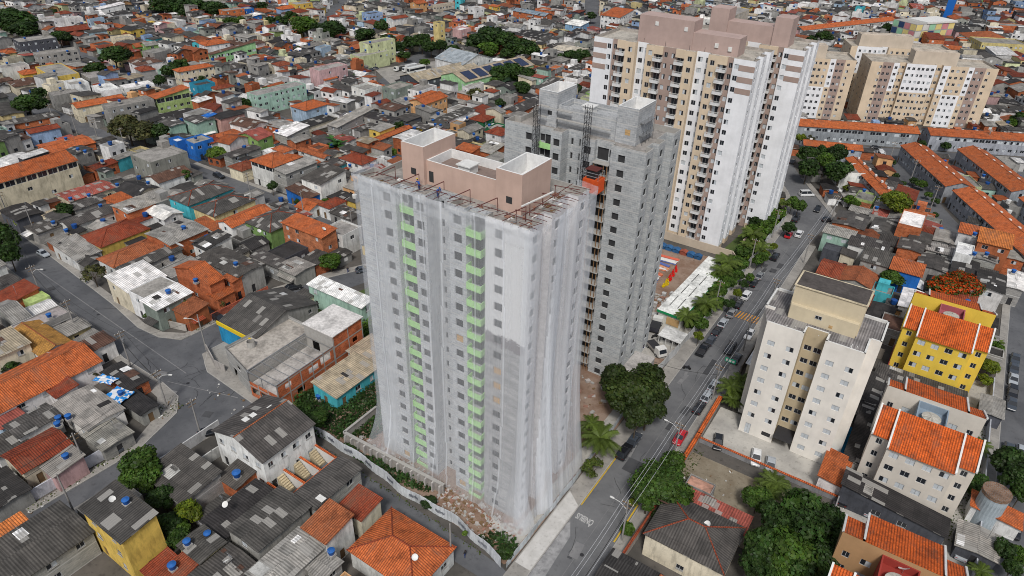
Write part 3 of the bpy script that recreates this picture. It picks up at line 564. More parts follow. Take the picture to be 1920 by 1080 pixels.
TREES=[('T', -448.4, 181.0, 11.3, 14.0, 'd'),
('T', -408.6, 182.8, 6.2, 9.0, 'd'),
('T', -489.9, 218.9, 3.6, 6.0, 'd'),
('T', -341.2, 174.1, 8.2, 12.0, 'd'),
('T', -337.1, 161.8, 5.0, 8.0, 'd'),
('T', -306.7, 180.2, 4.6, 9.0, 'd'),
('T', -313.5, 190.0, 3.9, 8.0, 'd'),
('T', -299.3, 169.6, 3.0, 7.0, 'd'),
('T', -300.3, 115.3, 6.9, 10.0, 'd'),
('T', -319.6, 128.5, 3.3, 7.0, 'd'),
('T', -245.1, 123.0, 6.6, 11.0, 'b'),
('T', -240.3, 125.3, 5.9, 9.0, 'b'),
('T', -234.7, 128.6, 3.2, 9.0, 'd'),
('T', -207.3, 131.2, 3.3, 5.0, 'l'),
('T', -383.4, 271.0, 5.0, 7.0, 'm'),
('T', -380.7, 276.4, 4.5, 7.0, 'm'),
('T', -243.5, 170.6, 3.2, 7.0, 'd'),
('T', -441.2, 266.6, 10.4, 13.0, 'd'),
('T', -426.4, 274.3, 11.8, 12.0, 'd'),
('T', -413.8, 280.2, 9.5, 11.0, 'd'),
('T', -442.4, 277.7, 9.9, 12.0, 'd'),
('T', -290.4, 184.3, 2.4, 5.0, 'd'),
('T', -467.8, 185.1, 9.6, 13.0, 'd'),
('T', -435.9, 178.3, 8.0, 11.0, 'd'),
('T', -327.3, 277.2, 8.7, 13.0, 'm'),
('T', -305.4, 280.2, 8.8, 13.0, 'd'),
('T', -355.0, 284.2, 5.3, 9.0, 'd'),
('T', -363.6, 284.0, 4.4, 8.0, 'd'),
('T', -403.0, 310.1, 4.8, 9.0, 'd'),
('T', -358.3, 295.1, 4.9, 10.0, 'd'),
('T', -317.6, 280.3, 5.4, 11.0, 'd'),
('T', -293.2, 305.5, 4.3, 12.0, 'd'),
('T', -288.7, 288.5, 6.5, 10.0, 'd'),
('T', -273.8, 290.4, 5.1, 9.0, 'd'),
('T', -258.3, 280.3, 4.9, 9.0, 'd'),
('T', -257.9, 290.6, 5.0, 10.0, 'd'),
('T', -253.5, 295.3, 5.4, 11.0, 'd'),
('T', -244.5, 291.9, 4.9, 9.0, 'd'),
('T', -243.1, 297.6, 4.9, 9.0, 'd'),
('T', -233.0, 296.3, 4.0, 8.0, 'd'),
('T', -225.9, 321.7, 10.1, 14.0, 'd'),
('T', -226.9, 309.4, 6.6, 12.0, 'd'),
('T', -215.1, 320.3, 7.4, 13.0, 'd'),
('T', -215.9, 303.6, 6.4, 10.0, 'm'),
('T', -203.5, 304.7, 5.5, 9.0, 'd'),
('T', -180.8, 264.9, 5.9, 11.0, 'd'),
('T', -182.8, 276.6, 5.7, 10.0, 'd'),
('T', -181.0, 260.5, 3.1, 7.0, 'm'),
('T', -175.5, 238.1, 3.5, 8.0, 'b'),
('T', -175.6, 189.1, 2.4, 6.0, 'd'),
('T', -248.8, 275.2, 3.6, 6.0, 'd'),
('T', -233.3, 273.3, 3.1, 5.0, 'm'),
('T', -162.0, 237.7, 2.5, 6.0, 'd'),
('P', -182.4, 163.0, 4.3, 6.0, 'banana'),
('T', -161.8, 169.9, 1.8, 4.0, 'l'),
('T', -199.6, 310.9, 8.7, 13.0, 'd'),
('T', -193.0, 310.7, 5.5, 11.0, 'd'),
('T', -173.8, 276.7, 4.6, 9.0, 'd'),
('T', -178.5, 276.3, 5.0, 9.0, 'd'),
('T', -165.0, 258.1, 4.7, 8.0, 'd'),
('T', -174.6, 320.5, 5.5, 9.0, 'd'),
('T', -172.1, 328.7, 4.8, 9.0, 'd'),
('T', -180.5, 322.4, 3.2, 7.0, 'd'),
('T', -222.2, 430.7, 4.1, 8.0, 'd'),
('T', -147.3, 278.0, 2.4, 6.0, 'd'),
('T', -80.5, 465.2, 6.0, 9.0, 'd'),
('T', -86.5, 457.1, 4.0, 7.0, 'd'),
('T', -55.1, 525.3, 4.2, 8.0, 'd'),
('T', -71.2, 476.1, 5.1, 4.0, 'l'),
('T', 22.8, 355.2, 3.8, 7.0, 'd'),
('T', 20.7, 350.9, 2.6, 5.0, 'm'),
('T', -39.0, 249.9, 3.7, 9.0, 'd'),
('T', -35.7, 236.9, 4.0, 9.0, 'd'),
('T', -32.2, 246.7, 3.5, 9.0, 'm'),
('T', -25.9, 238.0, 5.1, 10.0, 'd'),
('T', -30.4, 258.4, 3.7, 9.0, 'd'),
('T', -36.4, 259.9, 2.5, 7.0, 'd'),
('T', -6.6, 224.9, 4.9, 9.0, 'yg'),
('T', -19.7, 226.4, 2.2, 4.0, 'm'),
('T', -22.1, 237.2, 1.7, 3.0, 'yg'),
('T', -17.4, 223.8, 1.9, 4.0, 'm'),
('T', -13.6, 224.6, 1.6, 3.0, 'm'),
('T', -13.4, 272.8, 1.2, 3.0, 'd'),
('T', -13.7, 264.2, 1.1, 3.0, 'd'),
('T', -10.7, 259.3, 1.3, 3.0, 'd'),
('T', -7.8, 252.9, 1.3, 3.0, 'd'),
('T', -4.8, 257.6, 1.6, 3.5, 'd'),
('T', -2.4, 254.8, 2.0, 4.0, 'm'),
('T', 3.2, 243.7, 1.4, 3.0, 'd'),
('T', 0.7, 248.0, 1.3, 3.0, 'm'),
('T', 4.1, 231.5, 1.3, 3.0, 'd'),
('T', -7.4, 300.0, 1.7, 4.0, 'd'),
('T', 0.5, 302.8, 2.1, 4.0, 'd'),
('T', -46.5, 272.0, 1.9, 6.0, 'yg'),
('T', -43.1, 272.5, 2.3, 6.0, 'b'),
('T', -31.3, 208.7, 2.3, 6.0, 'm'),
('T', -33.5, 209.9, 2.0, 6.0, 'm'),
('T', -29.8, 192.8, 2.1, 5.0, 'd'),
('T', -30.5, 180.9, 0.9, 3.0, 'yg'),
('T', -30.6, 170.4, 1.6, 5.0, 'm'),
('T', -30.9, 173.6, 1.1, 4.0, 'yg'),
('T', -39.9, 194.3, 2.4, 5.0, 'd'),
('T', -35.7, 186.9, 2.6, 6.0, 'm'),
('T', -37.5, 183.1, 2.3, 6.0, 'm'),
('T', -0.8, 177.3, 3.1, 6.0, 'm'),
('T', 10.8, 178.6, 4.2, 8.0, 'fl'),
('T', 15.2, 180.6, 4.0, 9.0, 'fl'),
('T', 12.7, 181.5, 2.7, 9.0, 'fl'),
('T', -22.2, 155.3, 0.7, 3.0, 'm'),
('T', -21.8, 150.5, 1.1, 4.0, 'd'),
('T', 22.6, 152.9, 2.2, 4.0, 'yg'),
('T', 22.2, 148.1, 1.5, 3.0, 'yg'),
('T', 23.3, 161.6, 1.7, 4.0, 'm'),
('P', 23.3, 163.8, 1.7, 4.0, 'palm'),
('T', -2.8, 80.7, 2.9, 9.0, 'd'),
('T', -0.8, 85.1, 4.0, 10.0, 'd'),
('T', -3.8, 76.6, 3.6, 9.0, 'd'),
('T', -3.5, 73.8, 3.0, 8.0, 'd'),
('T', -1.0, 74.6, 3.0, 8.0, 'm'),
('T', 1.8, 75.3, 3.3, 9.0, 'd'),
('T', 1.1, 81.3, 3.6, 11.0, 'd'),
('T', 3.3, 86.4, 2.7, 9.0, 'd'),
('T', -0.3, 76.8, 3.8, 10.0, 'm'),
('T', 4.5, 83.0, 3.5, 9.0, 'd'),
('T', 3.2, 78.8, 3.9, 9.0, 'd'),
('T', -4.9, 83.5, 2.1, 8.0, 'd'),
('T', 7.3, 85.6, 3.0, 8.0, 'yg'),
('T', 8.9, 83.9, 2.4, 7.0, 'yg'),
('T', 22.3, 113.6, 2.9, 4.0, 'd'),
('T', 26.9, 119.9, 3.2, 7.0, 'd'),
('T', 27.7, 115.7, 3.0, 7.0, 'd'),
('T', 28.6, 113.7, 2.0, 6.0, 'd'),
('T', 27.1, 99.7, 1.8, 5.0, 'd'),
('T', 28.7, 99.5, 1.7, 5.0, 'm'),
('T', 28.0, 96.3, 1.5, 5.0, 'd'),
('P', 22.5, 123.5, 1.9, 5.0, 'palm'),
('P', 24.4, 94.0, 1.8, 4.0, 'palm'),
('T', 27.6, 108.2, 1.3, 3.0, 'm'),
('P', -5.6, 92.9, 2.1, 5.0, 'palm'),
('P', -5.9, 90.2, 1.7, 5.0, 'palm'),
('T', -21.3, 79.2, 4.7, 8.5, 'h'),
('T', -18.0, 79.1, 2.7, 7.0, 'h'),
('T', -22.2, 76.9, 3.0, 7.0, 'h'),
('T', -21.3, 84.3, 2.3, 8.0, 'h'),
('T', -22.9, 71.3, 1.3, 2.6, 'm'),
('T', -24.3, 76.2, 0.9, 3.0, 'yg'),
('T', -19.3, 75.5, 1.5, 4.0, 'd'),
('P', -34.9, 84.4, 3.6, 6.5, 'palm'),
('P', -37.7, 86.6, 2.4, 6.5, 'palm'),
('T', -33.1, 78.8, 2.4, 4.0, 'yg2'),
('T', -34.5, 95.5, 5.2, 11.0, 'h2'),
('T', -30.6, 95.1, 4.1, 10.0, 'h2'),
('T', -38.7, 98.6, 3.4, 9.0, 'h2'),
('T', -33.5, 101.4, 3.1, 10.0, 'h2'),
('T', -30.8, 90.5, 2.9, 9.0, 'h2'),
('T', -30.5, 99.1, 2.8, 9.0, 'h2'),
('P', -6.4, 92.8, 2.7, 5.0, 'palm'),
('T', -7.3, 87.5, 2.6, 5.0, 'm'),
('P', -7.2, 90.9, 1.6, 4.0, 'palm'),
('P', -20.3, 112.7, 2.7, 6.0, 'palm'),
('P', -19.1, 115.3, 2.4, 6.0, 'palm'),
('P', -19.1, 110.5, 2.1, 4.0, 'palm'),
('P', -17.8, 113.0, 1.8, 4.0, 'palm'),
('T', -32.1, 126.5, 1.3, 4.0, 'yg'),
('T', -31.7, 168.7, 1.7, 4.5, 'm'),
('T', -31.1, 172.3, 1.4, 4.5, 'yg'),
('T', -30.6, 180.1, 1.1, 3.5, 'yg'),
('T', -30.9, 154.6, 1.4, 4.0, 'd'),
('T', -30.6, 158.6, 1.3, 4.0, 'm'),
('T', -30.7, 148.7, 1.3, 4.5, 'yg'),
('T', -30.8, 143.0, 1.4, 4.5, 'd'),
('P', -37.3, 160.2, 3.7, 7.0, 'palm'),
('P', -37.2, 155.2, 2.8, 7.0, 'palm'),
('P', -34.7, 138.1, 3.3, 7.0, 'palm'),
('P', -36.9, 131.2, 2.9, 6.0, 'palm'),
('P', -36.8, 180.3, 3.6, 7.0, 'palm'),
('P', -32.7, 174.5, 3.1, 6.0, 'palm'),
('P', -36.1, 174.2, 2.6, 6.0, 'palm'),
('P', -35.5, 208.4, 2.5, 6.0, 'palm'),
('P', -35.2, 144.4, 1.9, 5.0, 'palm'),
('T', -35.5, 149.0, 2.4, 4.0, 'm'),
('T', -34.6, 153.3, 2.4, 4.0, 'm'),
('T', -38.4, 152.5, 2.4, 4.0, 'm'),
('T', -34.2, 158.4, 2.3, 4.0, 'm'),
('T', -35.0, 164.8, 2.3, 4.0, 'm'),
('T', -35.4, 133.7, 2.2, 4.0, 'm'),
('T', -33.6, 131.9, 1.8, 4.0, 'm'),
('T', -33.5, 143.3, 1.9, 4.0, 'm'),
('T', -36.3, 188.6, 2.4, 5.0, 'd'),
('T', -38.8, 190.6, 2.1, 5.0, 'd'),
('T', -94.6, 34.3, 3.3, 7.0, 'h'),
('T', -93.2, 32.0, 2.5, 6.0, 'h'),
('T', -91.2, 33.9, 2.7, 6.0, 'h'),
('T', -86.3, 32.7, 2.4, 5.0, 'd'),
('T', -80.5, 33.2, 2.2, 5.0, 'yg'),
('T', -81.0, 30.4, 2.3, 5.0, 'd'),
('T', -78.2, 29.7, 1.8, 4.0, 'd'),
('T', -79.1, 31.0, 1.5, 4.0, 'm'),
('T', -133.1, 68.2, 2.5, 5.0, 'b'),
('T', -128.3, 74.8, 1.6, 4.0, 'b'),
('T', -137.6, 62.4, 1.4, 2.5, 'm'),
('T', -141.3, 35.2, 2.0, 4.0, 'd'),
('T', -126.9, 44.1, 0.9, 3.0, 'b'),
('T', -192.3, 57.7, 3.9, 9.0, 'd'),
('T', -185.2, 55.6, 3.1, 8.0, 'd'),
('T', -199.2, 59.2, 3.3, 8.0, 'd'),
('T', -161.6, 63.4, 3.2, 6.0, 'b'),
('T', -201.8, 77.2, 3.0, 6.0, 'd'),
('T', -207.5, 67.9, 1.9, 4.0, 'yg'),
('T', -189.8, 81.4, 1.5, 3.0, 'm'),
('T', -199.0, 113.6, 1.8, 5.0, 'm'),
('T', -208.1, 132.1, 3.8, 5.0, 'l'),
('T', -204.9, 93.0, 2.0, 2.0, 'm'),
('T', -121.2, 101.9, 3.0, 5.0, 'h'),
('P', -179.5, 161.2, 4.0, 6.0, 'banana'),
('T', -170.2, 124.2, 1.7, 5.0, 'd'),
('T', -157.6, 122.7, 1.0, 3.0, 'd'),
('T', -151.8, 128.5, 1.7, 2.5, 'm'),
('T', -158.3, 91.1, 1.7, 4.0, 'd'),
('T', -43.1, 55.3, 0.5, 3.0, 'l'),
('T', -36.3, 56.7, 1.4, 2.5, 'd'),
('T', -52.3, 57.7, 1.4, 2.0, 'd'),
('T', -81.2, 60.2, 2.4, 4.0, 'd'),
('T', -84.3, 60.4, 2.0, 4.0, 'd')]
CARS=[(-29.2, 178.1, 90, 'K', 'suv'),
(-29.6, 165.3, 90, 'S', 'car'),
(-29.8, 160.7, 90, 'K', 'car'),
(-29.5, 153.6, 90, 'W', 'suv'),
(-29.8, 148.4, 90, 'K', 'car'),
(-29.9, 143.6, 90, 'S', 'car'),
(-30.2, 138.2, 90, 'L', 'car'),
(-30.2, 134.2, 90, 'K', 'car'),
(-30.1, 129.9, 90, 'D', 'car'),
(-30.3, 125.5, 90, 'K', 'pickup'),
(-23.7, 137.3, -90, 'W', 'car'),
(-25.5, 129.2, -90, 'K', 'suv'),
(-23.2, 126.6, 90, 'K', 'car'),
(-24.1, 114.9, 90, 'L', 'car'),
(-24.1, 110.8, 90, 'L', 'car'),
(-24.1, 106.7, 90, 'K', 'car'),
(-24.1, 96.6, -90, 'R', 'car'),
(-30.9, 91.2, 90, 'D', 'car'),
(-31.0, 87.3, 90, 'K', 'suv'),
(-27.3, 196.4, 90, 'W', 'suv'),
(-29.7, 194.0, 90, 'R', 'car'),
(-30.7, 206.1, 90, 'K', 'suv'),
(-27.0, 217.7, -90, 'K', 'car'),
(-32.7, 227.3, 40, 'W', 'van'),
(-22.3, 211.4, 30, 'K', 'car'),
(-25.7, 237.4, 0, 'W', 'suv'),
(-21.4, 230.0, 60, 'W', 'car'),
(-24.7, 227.2, -40, 'W', 'car'),
(-18.4, 281.2, -62, 'W', 'van'),
(-44.3, 255.2, 90, 'D', 'car'),
(-21.7, 290.0, 26, 'K', 'car'),
(1.6, 277.1, -62, 'D', 'car'),
(27.6, 162.6, -90, 'D', 'car'),
(27.5, 158.4, -90, 'D', 'car'),
(27.5, 153.9, -90, 'L', 'car'),
(27.5, 148.9, -90, 'K', 'suv'),
(27.5, 144.5, -90, 'D', 'car'),
(27.5, 128.9, -90, 'D', 'car'),
(29.5, 129.6, -90, 'L', 'car'),
(28.9, 108.3, -90, 'K', 'suv'),
(21.8, 128.1, 0, 'K', 'car'),
(8.7, 99.3, 90, 'L', 'car'),
(16.0, 99.5, 90, 'K', 'car'),
(22.1, 98.6, 90, 'L', 'car'),
(24.1, 99.3, 90, 'W', 'car'),
(4.4, 99.1, 90, 'K', 'car'),
(-17.8, 99.6, -75, 'K', 'car'),
(-10.8, 99.8, -78, 'W', 'car'),
(-8.1, 99.3, -78, 'L', 'car'),
(-188.0, 63.8, 0, 'L', 'car'),
(-195.8, 123.2, 0, 'K', 'suv'),
(-170.5, 168.0, 0, 'R', 'car'),
(-114.9, 106.9, 60, 'D', 'car'),
(-122.6, 90.6, 60, 'K', 'car'),
(-123.8, 83.0, 60, 'W', 'car'),
(-125.5, 71.5, 0, 'K', 'suv'),
(-96.0, 47.6, 60, 'K', 'car'),
(-80.7, 42.8, 90, 'K', 'car'),
(-105.4, 35.3, 90, 'D', 'car'),
(-107.9, 20.9, 90, 'K', 'car'),
(-281.6, 241.5, 80, 'W', 'car'),
(-165.7, 233.7, 0, 'W', 'car'),
(-160.1, 233.0, 0, 'W', 'car'),
(-175.5, 233.8, 0, 'K', 'car'),
(-181.3, 235.1, 0, 'L', 'car'),
(-250.6, 248.9, -100, 'L', 'car'),
(-250.9, 252.3, -100, 'D', 'car'),
(-251.0, 255.1, -100, 'D', 'car'),
(-226.3, 251.0, 87, 'W', 'van'),
(-226.9, 261.0, 86, 'W', 'car'),
(-212.6, 130.3, -2, 'K', 'car'),
(-18.8, 283.4, -62, 'W', 'van')]
TANKS_DATA=[(-83.6, 26.8, 9.6), (-73.5, 28.9, 5.6), (-73.1, 31.8, 4.6), (-55.5, 39.8, 5.2), (-159.9, 87.5, 6.6), (-204.6, 94.9, 4.6), (-204.4, 86.1, 4.4), (-206.1, 81.7, 4.4), (-194.4, 84.0, 4.6), (-194.8, 71.1, 4.3), (-188.0, 70.9, 4.0), (-225.3, 102.1, 5.0), (-134.5, 73.2, 6.5), (-228.2, 97.3, 9.8), (-224.5, 97.6, 9.8), (-198.7, 101.2, 4.6), (-133.3, 83.3, 6.6), (-114.6, 42.6, 3.8), (-116.5, 32.3, 4.2), (-115.5, 33.5, 4.2), (-115.4, 31.5, 4.0), (-149.7, 47.5, 4.8), (-100.3, 78.3, 6.5), (-86.7, 65.6, 0.6), (-161.1, 142.8, 4.8), (-158.7, 142.8, 4.8), (-159.2, 147.0, 5.2), (-160.2, 87.5, 6.6), (-398.3, 162.1, 9.8), (-393.4, 164.0, 3.5), (-367.2, 138.8, 6.8), (-309.6, 132.8, 6.8), (-333.9, 143.1, 7.8), (-307.6, 140.2, 7.8), (-296.9, 131.4, 5.0), (-297.9, 158.4, 5.8), (-302.4, 145.3, 6.8), (-278.2, 186.2, 6.0), (-281.1, 180.9, 5.0), (-364.4, 164.7, 8.0), (-253.0, 105.2, 5.6), (-274.6, 97.1, 5.6), (-216.2, 130.4, 6.8), (-327.6, 200.4, 5.0), (-265.8, 133.1, 9.8), (-239.2, 103.4, 5.0), (-336.5, 170.5, 4.0), (-200.2, 137.8, 5.0), (-219.9, 156.5, 5.0), (-255.3, 257.8, 12.0), (-258.0, 256.9, 7.8), (-186.4, 214.8, 8.8), (-201.8, 153.2, 6.0), (-204.7, 179.7, 5.0), (-184.0, 203.2, 5.0), (-186.4, 192.2, 5.6), (-157.3, 208.0, 5.8), (-167.3, 199.4, 5.0), (-163.5, 196.1, 5.0), (-161.4, 196.7, 5.0), (-164.9, 178.4, 5.0), (-143.8, 194.1, 6.0), (-145.8, 206.6, 5.6), (-211.0, 213.1, 7.0), (-254.7, 243.4, 5.0), (-201.8, 199.5, 4.0), (-323.0, 252.0, 5.0), (-16.6, 228.1, 5.6), (1.8, 275.0, 5.0), (14.1, 268.2, 5.0), (-11.0, 216.4, 5.6), (6.7, 218.4, 3.0), (14.1, 205.9, 9.0), (17.9, 199.6, 7.0), (15.1, 196.2, 7.6), (-26.9, 264.6, 5.0), (-20.0, 265.4, 4.0), (24.5, 196.3, 5.6), (4.0, 184.5, 4.8), (15.6, 214.1, 7.0)]
# ------------------------------------------------------------ ground, roads, pavements (all of it one flat district)
def sheet(name, polys, z, m, kind='structure'):
    mb = MB()
    for i, p in enumerate(polys): mb.face([(x, y, z+.0002*i) for x, y in p])
    return tag(mb.obj(name, m), kind=kind)
def slabs(name, polys, z, m):
    mb = MB()
    for i, p in enumerate(polys): mb.prism(p, -.05, z+.0015*i)
    return tag(mb.obj(name, m), kind='structure')
sheet('ground', [[(-2600,-400),(1600,-400),(1600,3200),(-2600,3200)]], -.02, GROUND)
def ccw(p):
    a = sum(p[i][0]*p[(i+1)%len(p)][1]-p[(i+1)%len(p)][0]*p[i][1] for i in range(len(p))); return p if a > 0 else p[::-1]
MAIN_L = [(-32,0),(-32,205),(-33.5,216),(-39,228),(-46,240),(-54,256)]; MAIN_R = [(-23.6,0),(-23.6,192),(-22.4,205),(-22,216),(-30,229),(-38,242),(-47,260)]
ROADS = {
 'road_main': [MAIN_R + MAIN_L[::-1]],
 'road_left': [[(-350,62),(-260,66),(-205,66),(-186,64.5),(-170,63),(-152,61.3),(-138,59.3),(-131,59.8),(-126,62),(-118,61.5),(-112,58.5),(-96,57.5),(-96,51),(-97.5,44),(-99,31),(-99.5,18),(-100,5),(-105,5),(-104,20),(-103,38),(-106,47.5),(-110,50.5),(-116,51.2),(-130,51.2),(-139,52.3),(-154,54),(-178,54.5),(-205,56),(-260,55),(-350,52)]],
 'road_cross': [[(-126,62),(-118,61.5),(-117.5,72),(-118.5,84),(-112,99),(-108,112),(-106,119),(-111,119),(-116,107),(-121,97),(-124.5,88),(-125.5,70)]],
 'road_upper': [[(-345,120),(-300,118),(-250,118.5),(-213,119),(-150,119.5),(-106,119),(-95,118),(-95,124),(-120,124.5),(-213,125.5),(-250,125),(-345,129)]],
 'alley': [[(-96,57.5),(-96,52.3),(-66,52.2),(-36,51.8),(-32,50),(-32,54),(-36,55.2),(-61,56.6),(-84,57.6)]],
 'road_far_left': [[(-420,180),(-320,168),(-240,172),(-150,166),(-110,166),(-110,172),(-150,172),(-240,179),(-320,176),(-420,189)], [(-260,300),(-235,240),(-215,222),(-209,226),(-227,244),(-250,303)], [(-420,395),(-405,395),(-330,300),(-345,300)]],
 'road_top': [[(-206,396),(-198,404),(-262,520),(-330,640),(-342,634),(-273,512)]],
 'road_right': [[(26,60),(31,60),(31,240),(30,300),(25,300),(26,240)]],
 'road_rows': [[(-22,287),(-15,290),(10,236),(22,212),(17,208),(3,232),(-18,272)], [(-55,270),(-22,280),(14,300),(60,322),(60,330),(10,308),(-26,290),(-58,278)], [(23,262),(29,265),(50,222),(45,219)]],
}
for k, (nm, ps) in enumerate(ROADS.items()):
    sheet(nm, [ccw(p) for p in ps], .004+.004*k, ASPHM if nm == 'road_main' else ASPH)
    for p in ps: mark(p)
for p in ([(-36,0),(-20.5,0),(-20.5,215),(-36,215)],): mark(p)
PAVES = [[(-35,40),(-32,40),(-32,205),(-35,205)], [(-23.6,40),(-21.4,40),(-21.4,192),(-23.6,192)], [(-205,66),(-205,67.6),(-186,66.2),(-170,64.6),(-152,63),(-138,61),(-132,61.4),(-127.6,64),(-127,88),(-123,98.5),(-118,108),(-113,119),(-111,119),(-116,107),(-121,97),(-124.5,88),(-125.5,70),(-126,62),(-131,59.8),(-138,59.3),(-152,61.3),(-170,63),(-186,64.5)],
 [(-118,61.5),(-117.5,72),(-118.5,84),(-112,99),(-110.4,98),(-116.6,84),(-115,72),(-109,62.5),(-96,60),(-96,57.5),(-112,58.5)],
 [(-205,56),(-178,54.5),(-154,54),(-139,52.3),(-130,51.2),(-116,51.2),(-110,50.5),(-106,47.5),(-103,38),(-104,20),(-105.4,20),(-105,38),(-108.5,45),(-113,48),(-130,49.6),(-139,50.8),(-154,52.4),(-178,53),(-205,54.4)],
 [(-96,51),(-94.6,51),(-96,44),(-97.4,31),(-98,18),(-99.5,18),(-99,31),(-97.5,44)], [(-213,125.5),(-120,124.5),(-95,124),(-95,125.8),(-120,126),(-213,127)], [(-213,119),(-213,117.5),(-150,118),(-113,118),(-113,119),(-150,119.5)],
 [(31,60),(32.6,60),(32.6,240),(31,240)], [(24.4,60),(26,60),(26,240),(24.4,240)],
 [(-33.5,216),(-39,228),(-46,240),(-47.6,239),(-40.6,227),(-35.4,215),(-35,205),(-32,205)], [(-22,216),(-30,229),(-38,242),(-36.5,243),(-28.4,230),(-20,216.5)], [(-22.4,205),(-22,216),(-20,216.5),(-20.6,205)]]
slabs('pavement', [ccw(p) for p in PAVES], .13, PAVE)
for p in PAVES: mark(p)
kb = MB()                                          # pale kerb stones along the road edges
def kerb(line, w=.16):
    for (xa,ya),(xb,yb) in zip(line, line[1:]):
        d = Vector((xb-xa, yb-ya, 0)); 
        if d.length < .1: continue
        n = Vector((-d.y, d.x, 0)).normalized()*w/2
        kb.prism(ccw([(xa-n.x,ya-n.y),(xb-n.x,yb-n.y),(xb+n.x,yb+n.y),(xa+n.x,ya+n.y)]), -.04, .15+.0003*(len(kb.f) % 97))
for l in ([(-32,40),(-32,205),(-33.5,216),(-39,228)], [(-23.6,40),(-23.6,192)], [(-205,66),(-186,64.5),(-170,63),(-152,61.3),(-138,59.3),(-131,59.8),(-127.6,61.5),(-125.8,64.5),(-125.5,70),(-124.5,88),(-121,97),(-116,107)],
          [(-205,56),(-178,54.5),(-154,54),(-139,52.3),(-130,51.2),(-116,51.2),(-110,50.5),(-106,47.5),(-103,38),(-104,20)], [(-118.4,84),(-117.5,72),(-118,63),(-115,60),(-112,58.5),(-96,57.5)], [(31,60),(31,240)], [(26,60),(26,240)]): kerb(l)
tag(kb.obj('kerb', CONC), kind='structure')
# yards and open lots
sheet('red_dirt_ground', [ccw([(-86,60),(-74,59),(-61,58),(-46,57.3),(-36,55.7),(-35.2,57),(-35.2,118),(-35.2,128),(-49,129),(-72,122),(-76,100),(-72,80),(-88,80)]), [(-62,129),(-43,129),(-43,168),(-62,168)]], .045, DIRT)
sheet('site_yard', [ccw([(-50,112),(-36.2,118),(-35.4,133),(-46,134),(-50,128)]), ccw([(-46,62),(-36,58.5),(-36,100),(-38,100),(-38,62)])], .05, YARD)
sheet('car_park', [[(-20.8,98.4),(3.4,98.4),(3.4,110),(-20.8,110)]], .05, YARD)
sheet('sloping_yard_floor', [[(-21,79.5),(3,79.5),(3,95),(-21,95)]], .05, rough_ground('bare_earth', (.17,.14,.10), (.23,.20,.15), (.08,.07,.05), .3, 1.5))
sheet('sports_court', [[(-.4,106.6),(4.2,106.6),(4.2,119),(-.4,119)]], .055, COURT)
sheet('estate_yard', [[(2.5,60),(24,60),(24,150),(5,150),(5,120),(3.5,120)]], .045, YARD)
sheet('truck_yard', [[(-252,256),(-226,240),(-212,262),(-238,290)]], .05, PAVE)
sheet('grass_lot', [ccw([(-113,78),(-93,79),(-93,100),(-101,106),(-108,104)]), [(-60,345),(-30,360),(-38,380),(-66,362)]], .05, GRASSM)
sheet('green_lot_ground', [ccw([(-96,61),(-70,58.6),(-70,100),(-88,100),(-94,84)])], .03, GRASSM)
sheet('planted_bank', [[(-43,132),(-35.4,132),(-35.4,206),(-40,206),(-43,170)]], .048, GRASSM)
sheet('traffic_island', [ccw([(-216,57),(-205,56.6),(-200,53),(-205,48),(-218,47)])], .03, DIRT)
for p in ([(-90,57),(-35,54),(-35,210),(-44,210),(-92,200),(-92,160),(-76,125),(-93,125),(-93,101),(-100,107),(-113,103),(-113,78),(-94,78)],
          [(-22,78),(4,78),(4,120),(-22,122)], [(2,60),(25,60),(25,152),(3,152)], [(-256,252),(-226,236),(-208,262),(-238,296)], [(-60,343),(-30,350),(-30,384),(-70,364)], [(-100,158),(-34,158),(-34,212),(-100,212)], [(-220,44),(-190,44),(-190,58),(-220,58)]): mark(p)
# painted marks on the main road
mk = MB(); mk.face([(-31.95,73,0),(-31.85,73,0),(-31.85,86,0),(-31.95,86,0)])
def marks(name, quads, z, m, label, cat): 
    b = MB()
    for q in quads: b.face([(x,y,z) for x,y in q])
    o = b.obj(name, m); tag(o, kind='structure'); return o
YEL = simple('yellow_road_paint', (.50,.33,.03), .8); ORP = simple('orange_road_paint', (.50,.22,.03), .8); WPT = simple('white_road_paint', (.42,.42,.41), .8)
marks('yellow_line', [[(-31.9,62),(-31.7,62),(-31.7,66),(-31.9,66)], [(-31.9,72.5),(-31.7,72.5),(-31.7,86),(-31.9,86)], [(-24.1,69),(-23.85,69),(-23.85,72),(-24.1,72)], [(-24.1,73.5),(-23.85,73.5),(-23.85,78),(-24.1,78)]], .03, YEL, '', '')
marks('hump_stripes', [[(-29+i*.72,143.2),(-28.7+i*.72,143.2),(-28.3+i*.72,146.4),(-28.6+i*.72,146.4)] for i in range(8)], .05, ORP, '', '')
hb = MB()
hb.thick([[(-31.9,143,.014),(-23.7,143,.014),(-23.7,144,.045),(-31.9,144,.045)],[(-31.9,144,.045),(-23.7,144,.045),(-23.7,146,.045),(-31.9,146,.045)],[(-31.9,146,.045),(-23.7,146,.045),(-23.7,147,.014),(-31.9,147,.014)]], .01)
tag(hb.obj('speed_hump', ASPH), kind='structure')
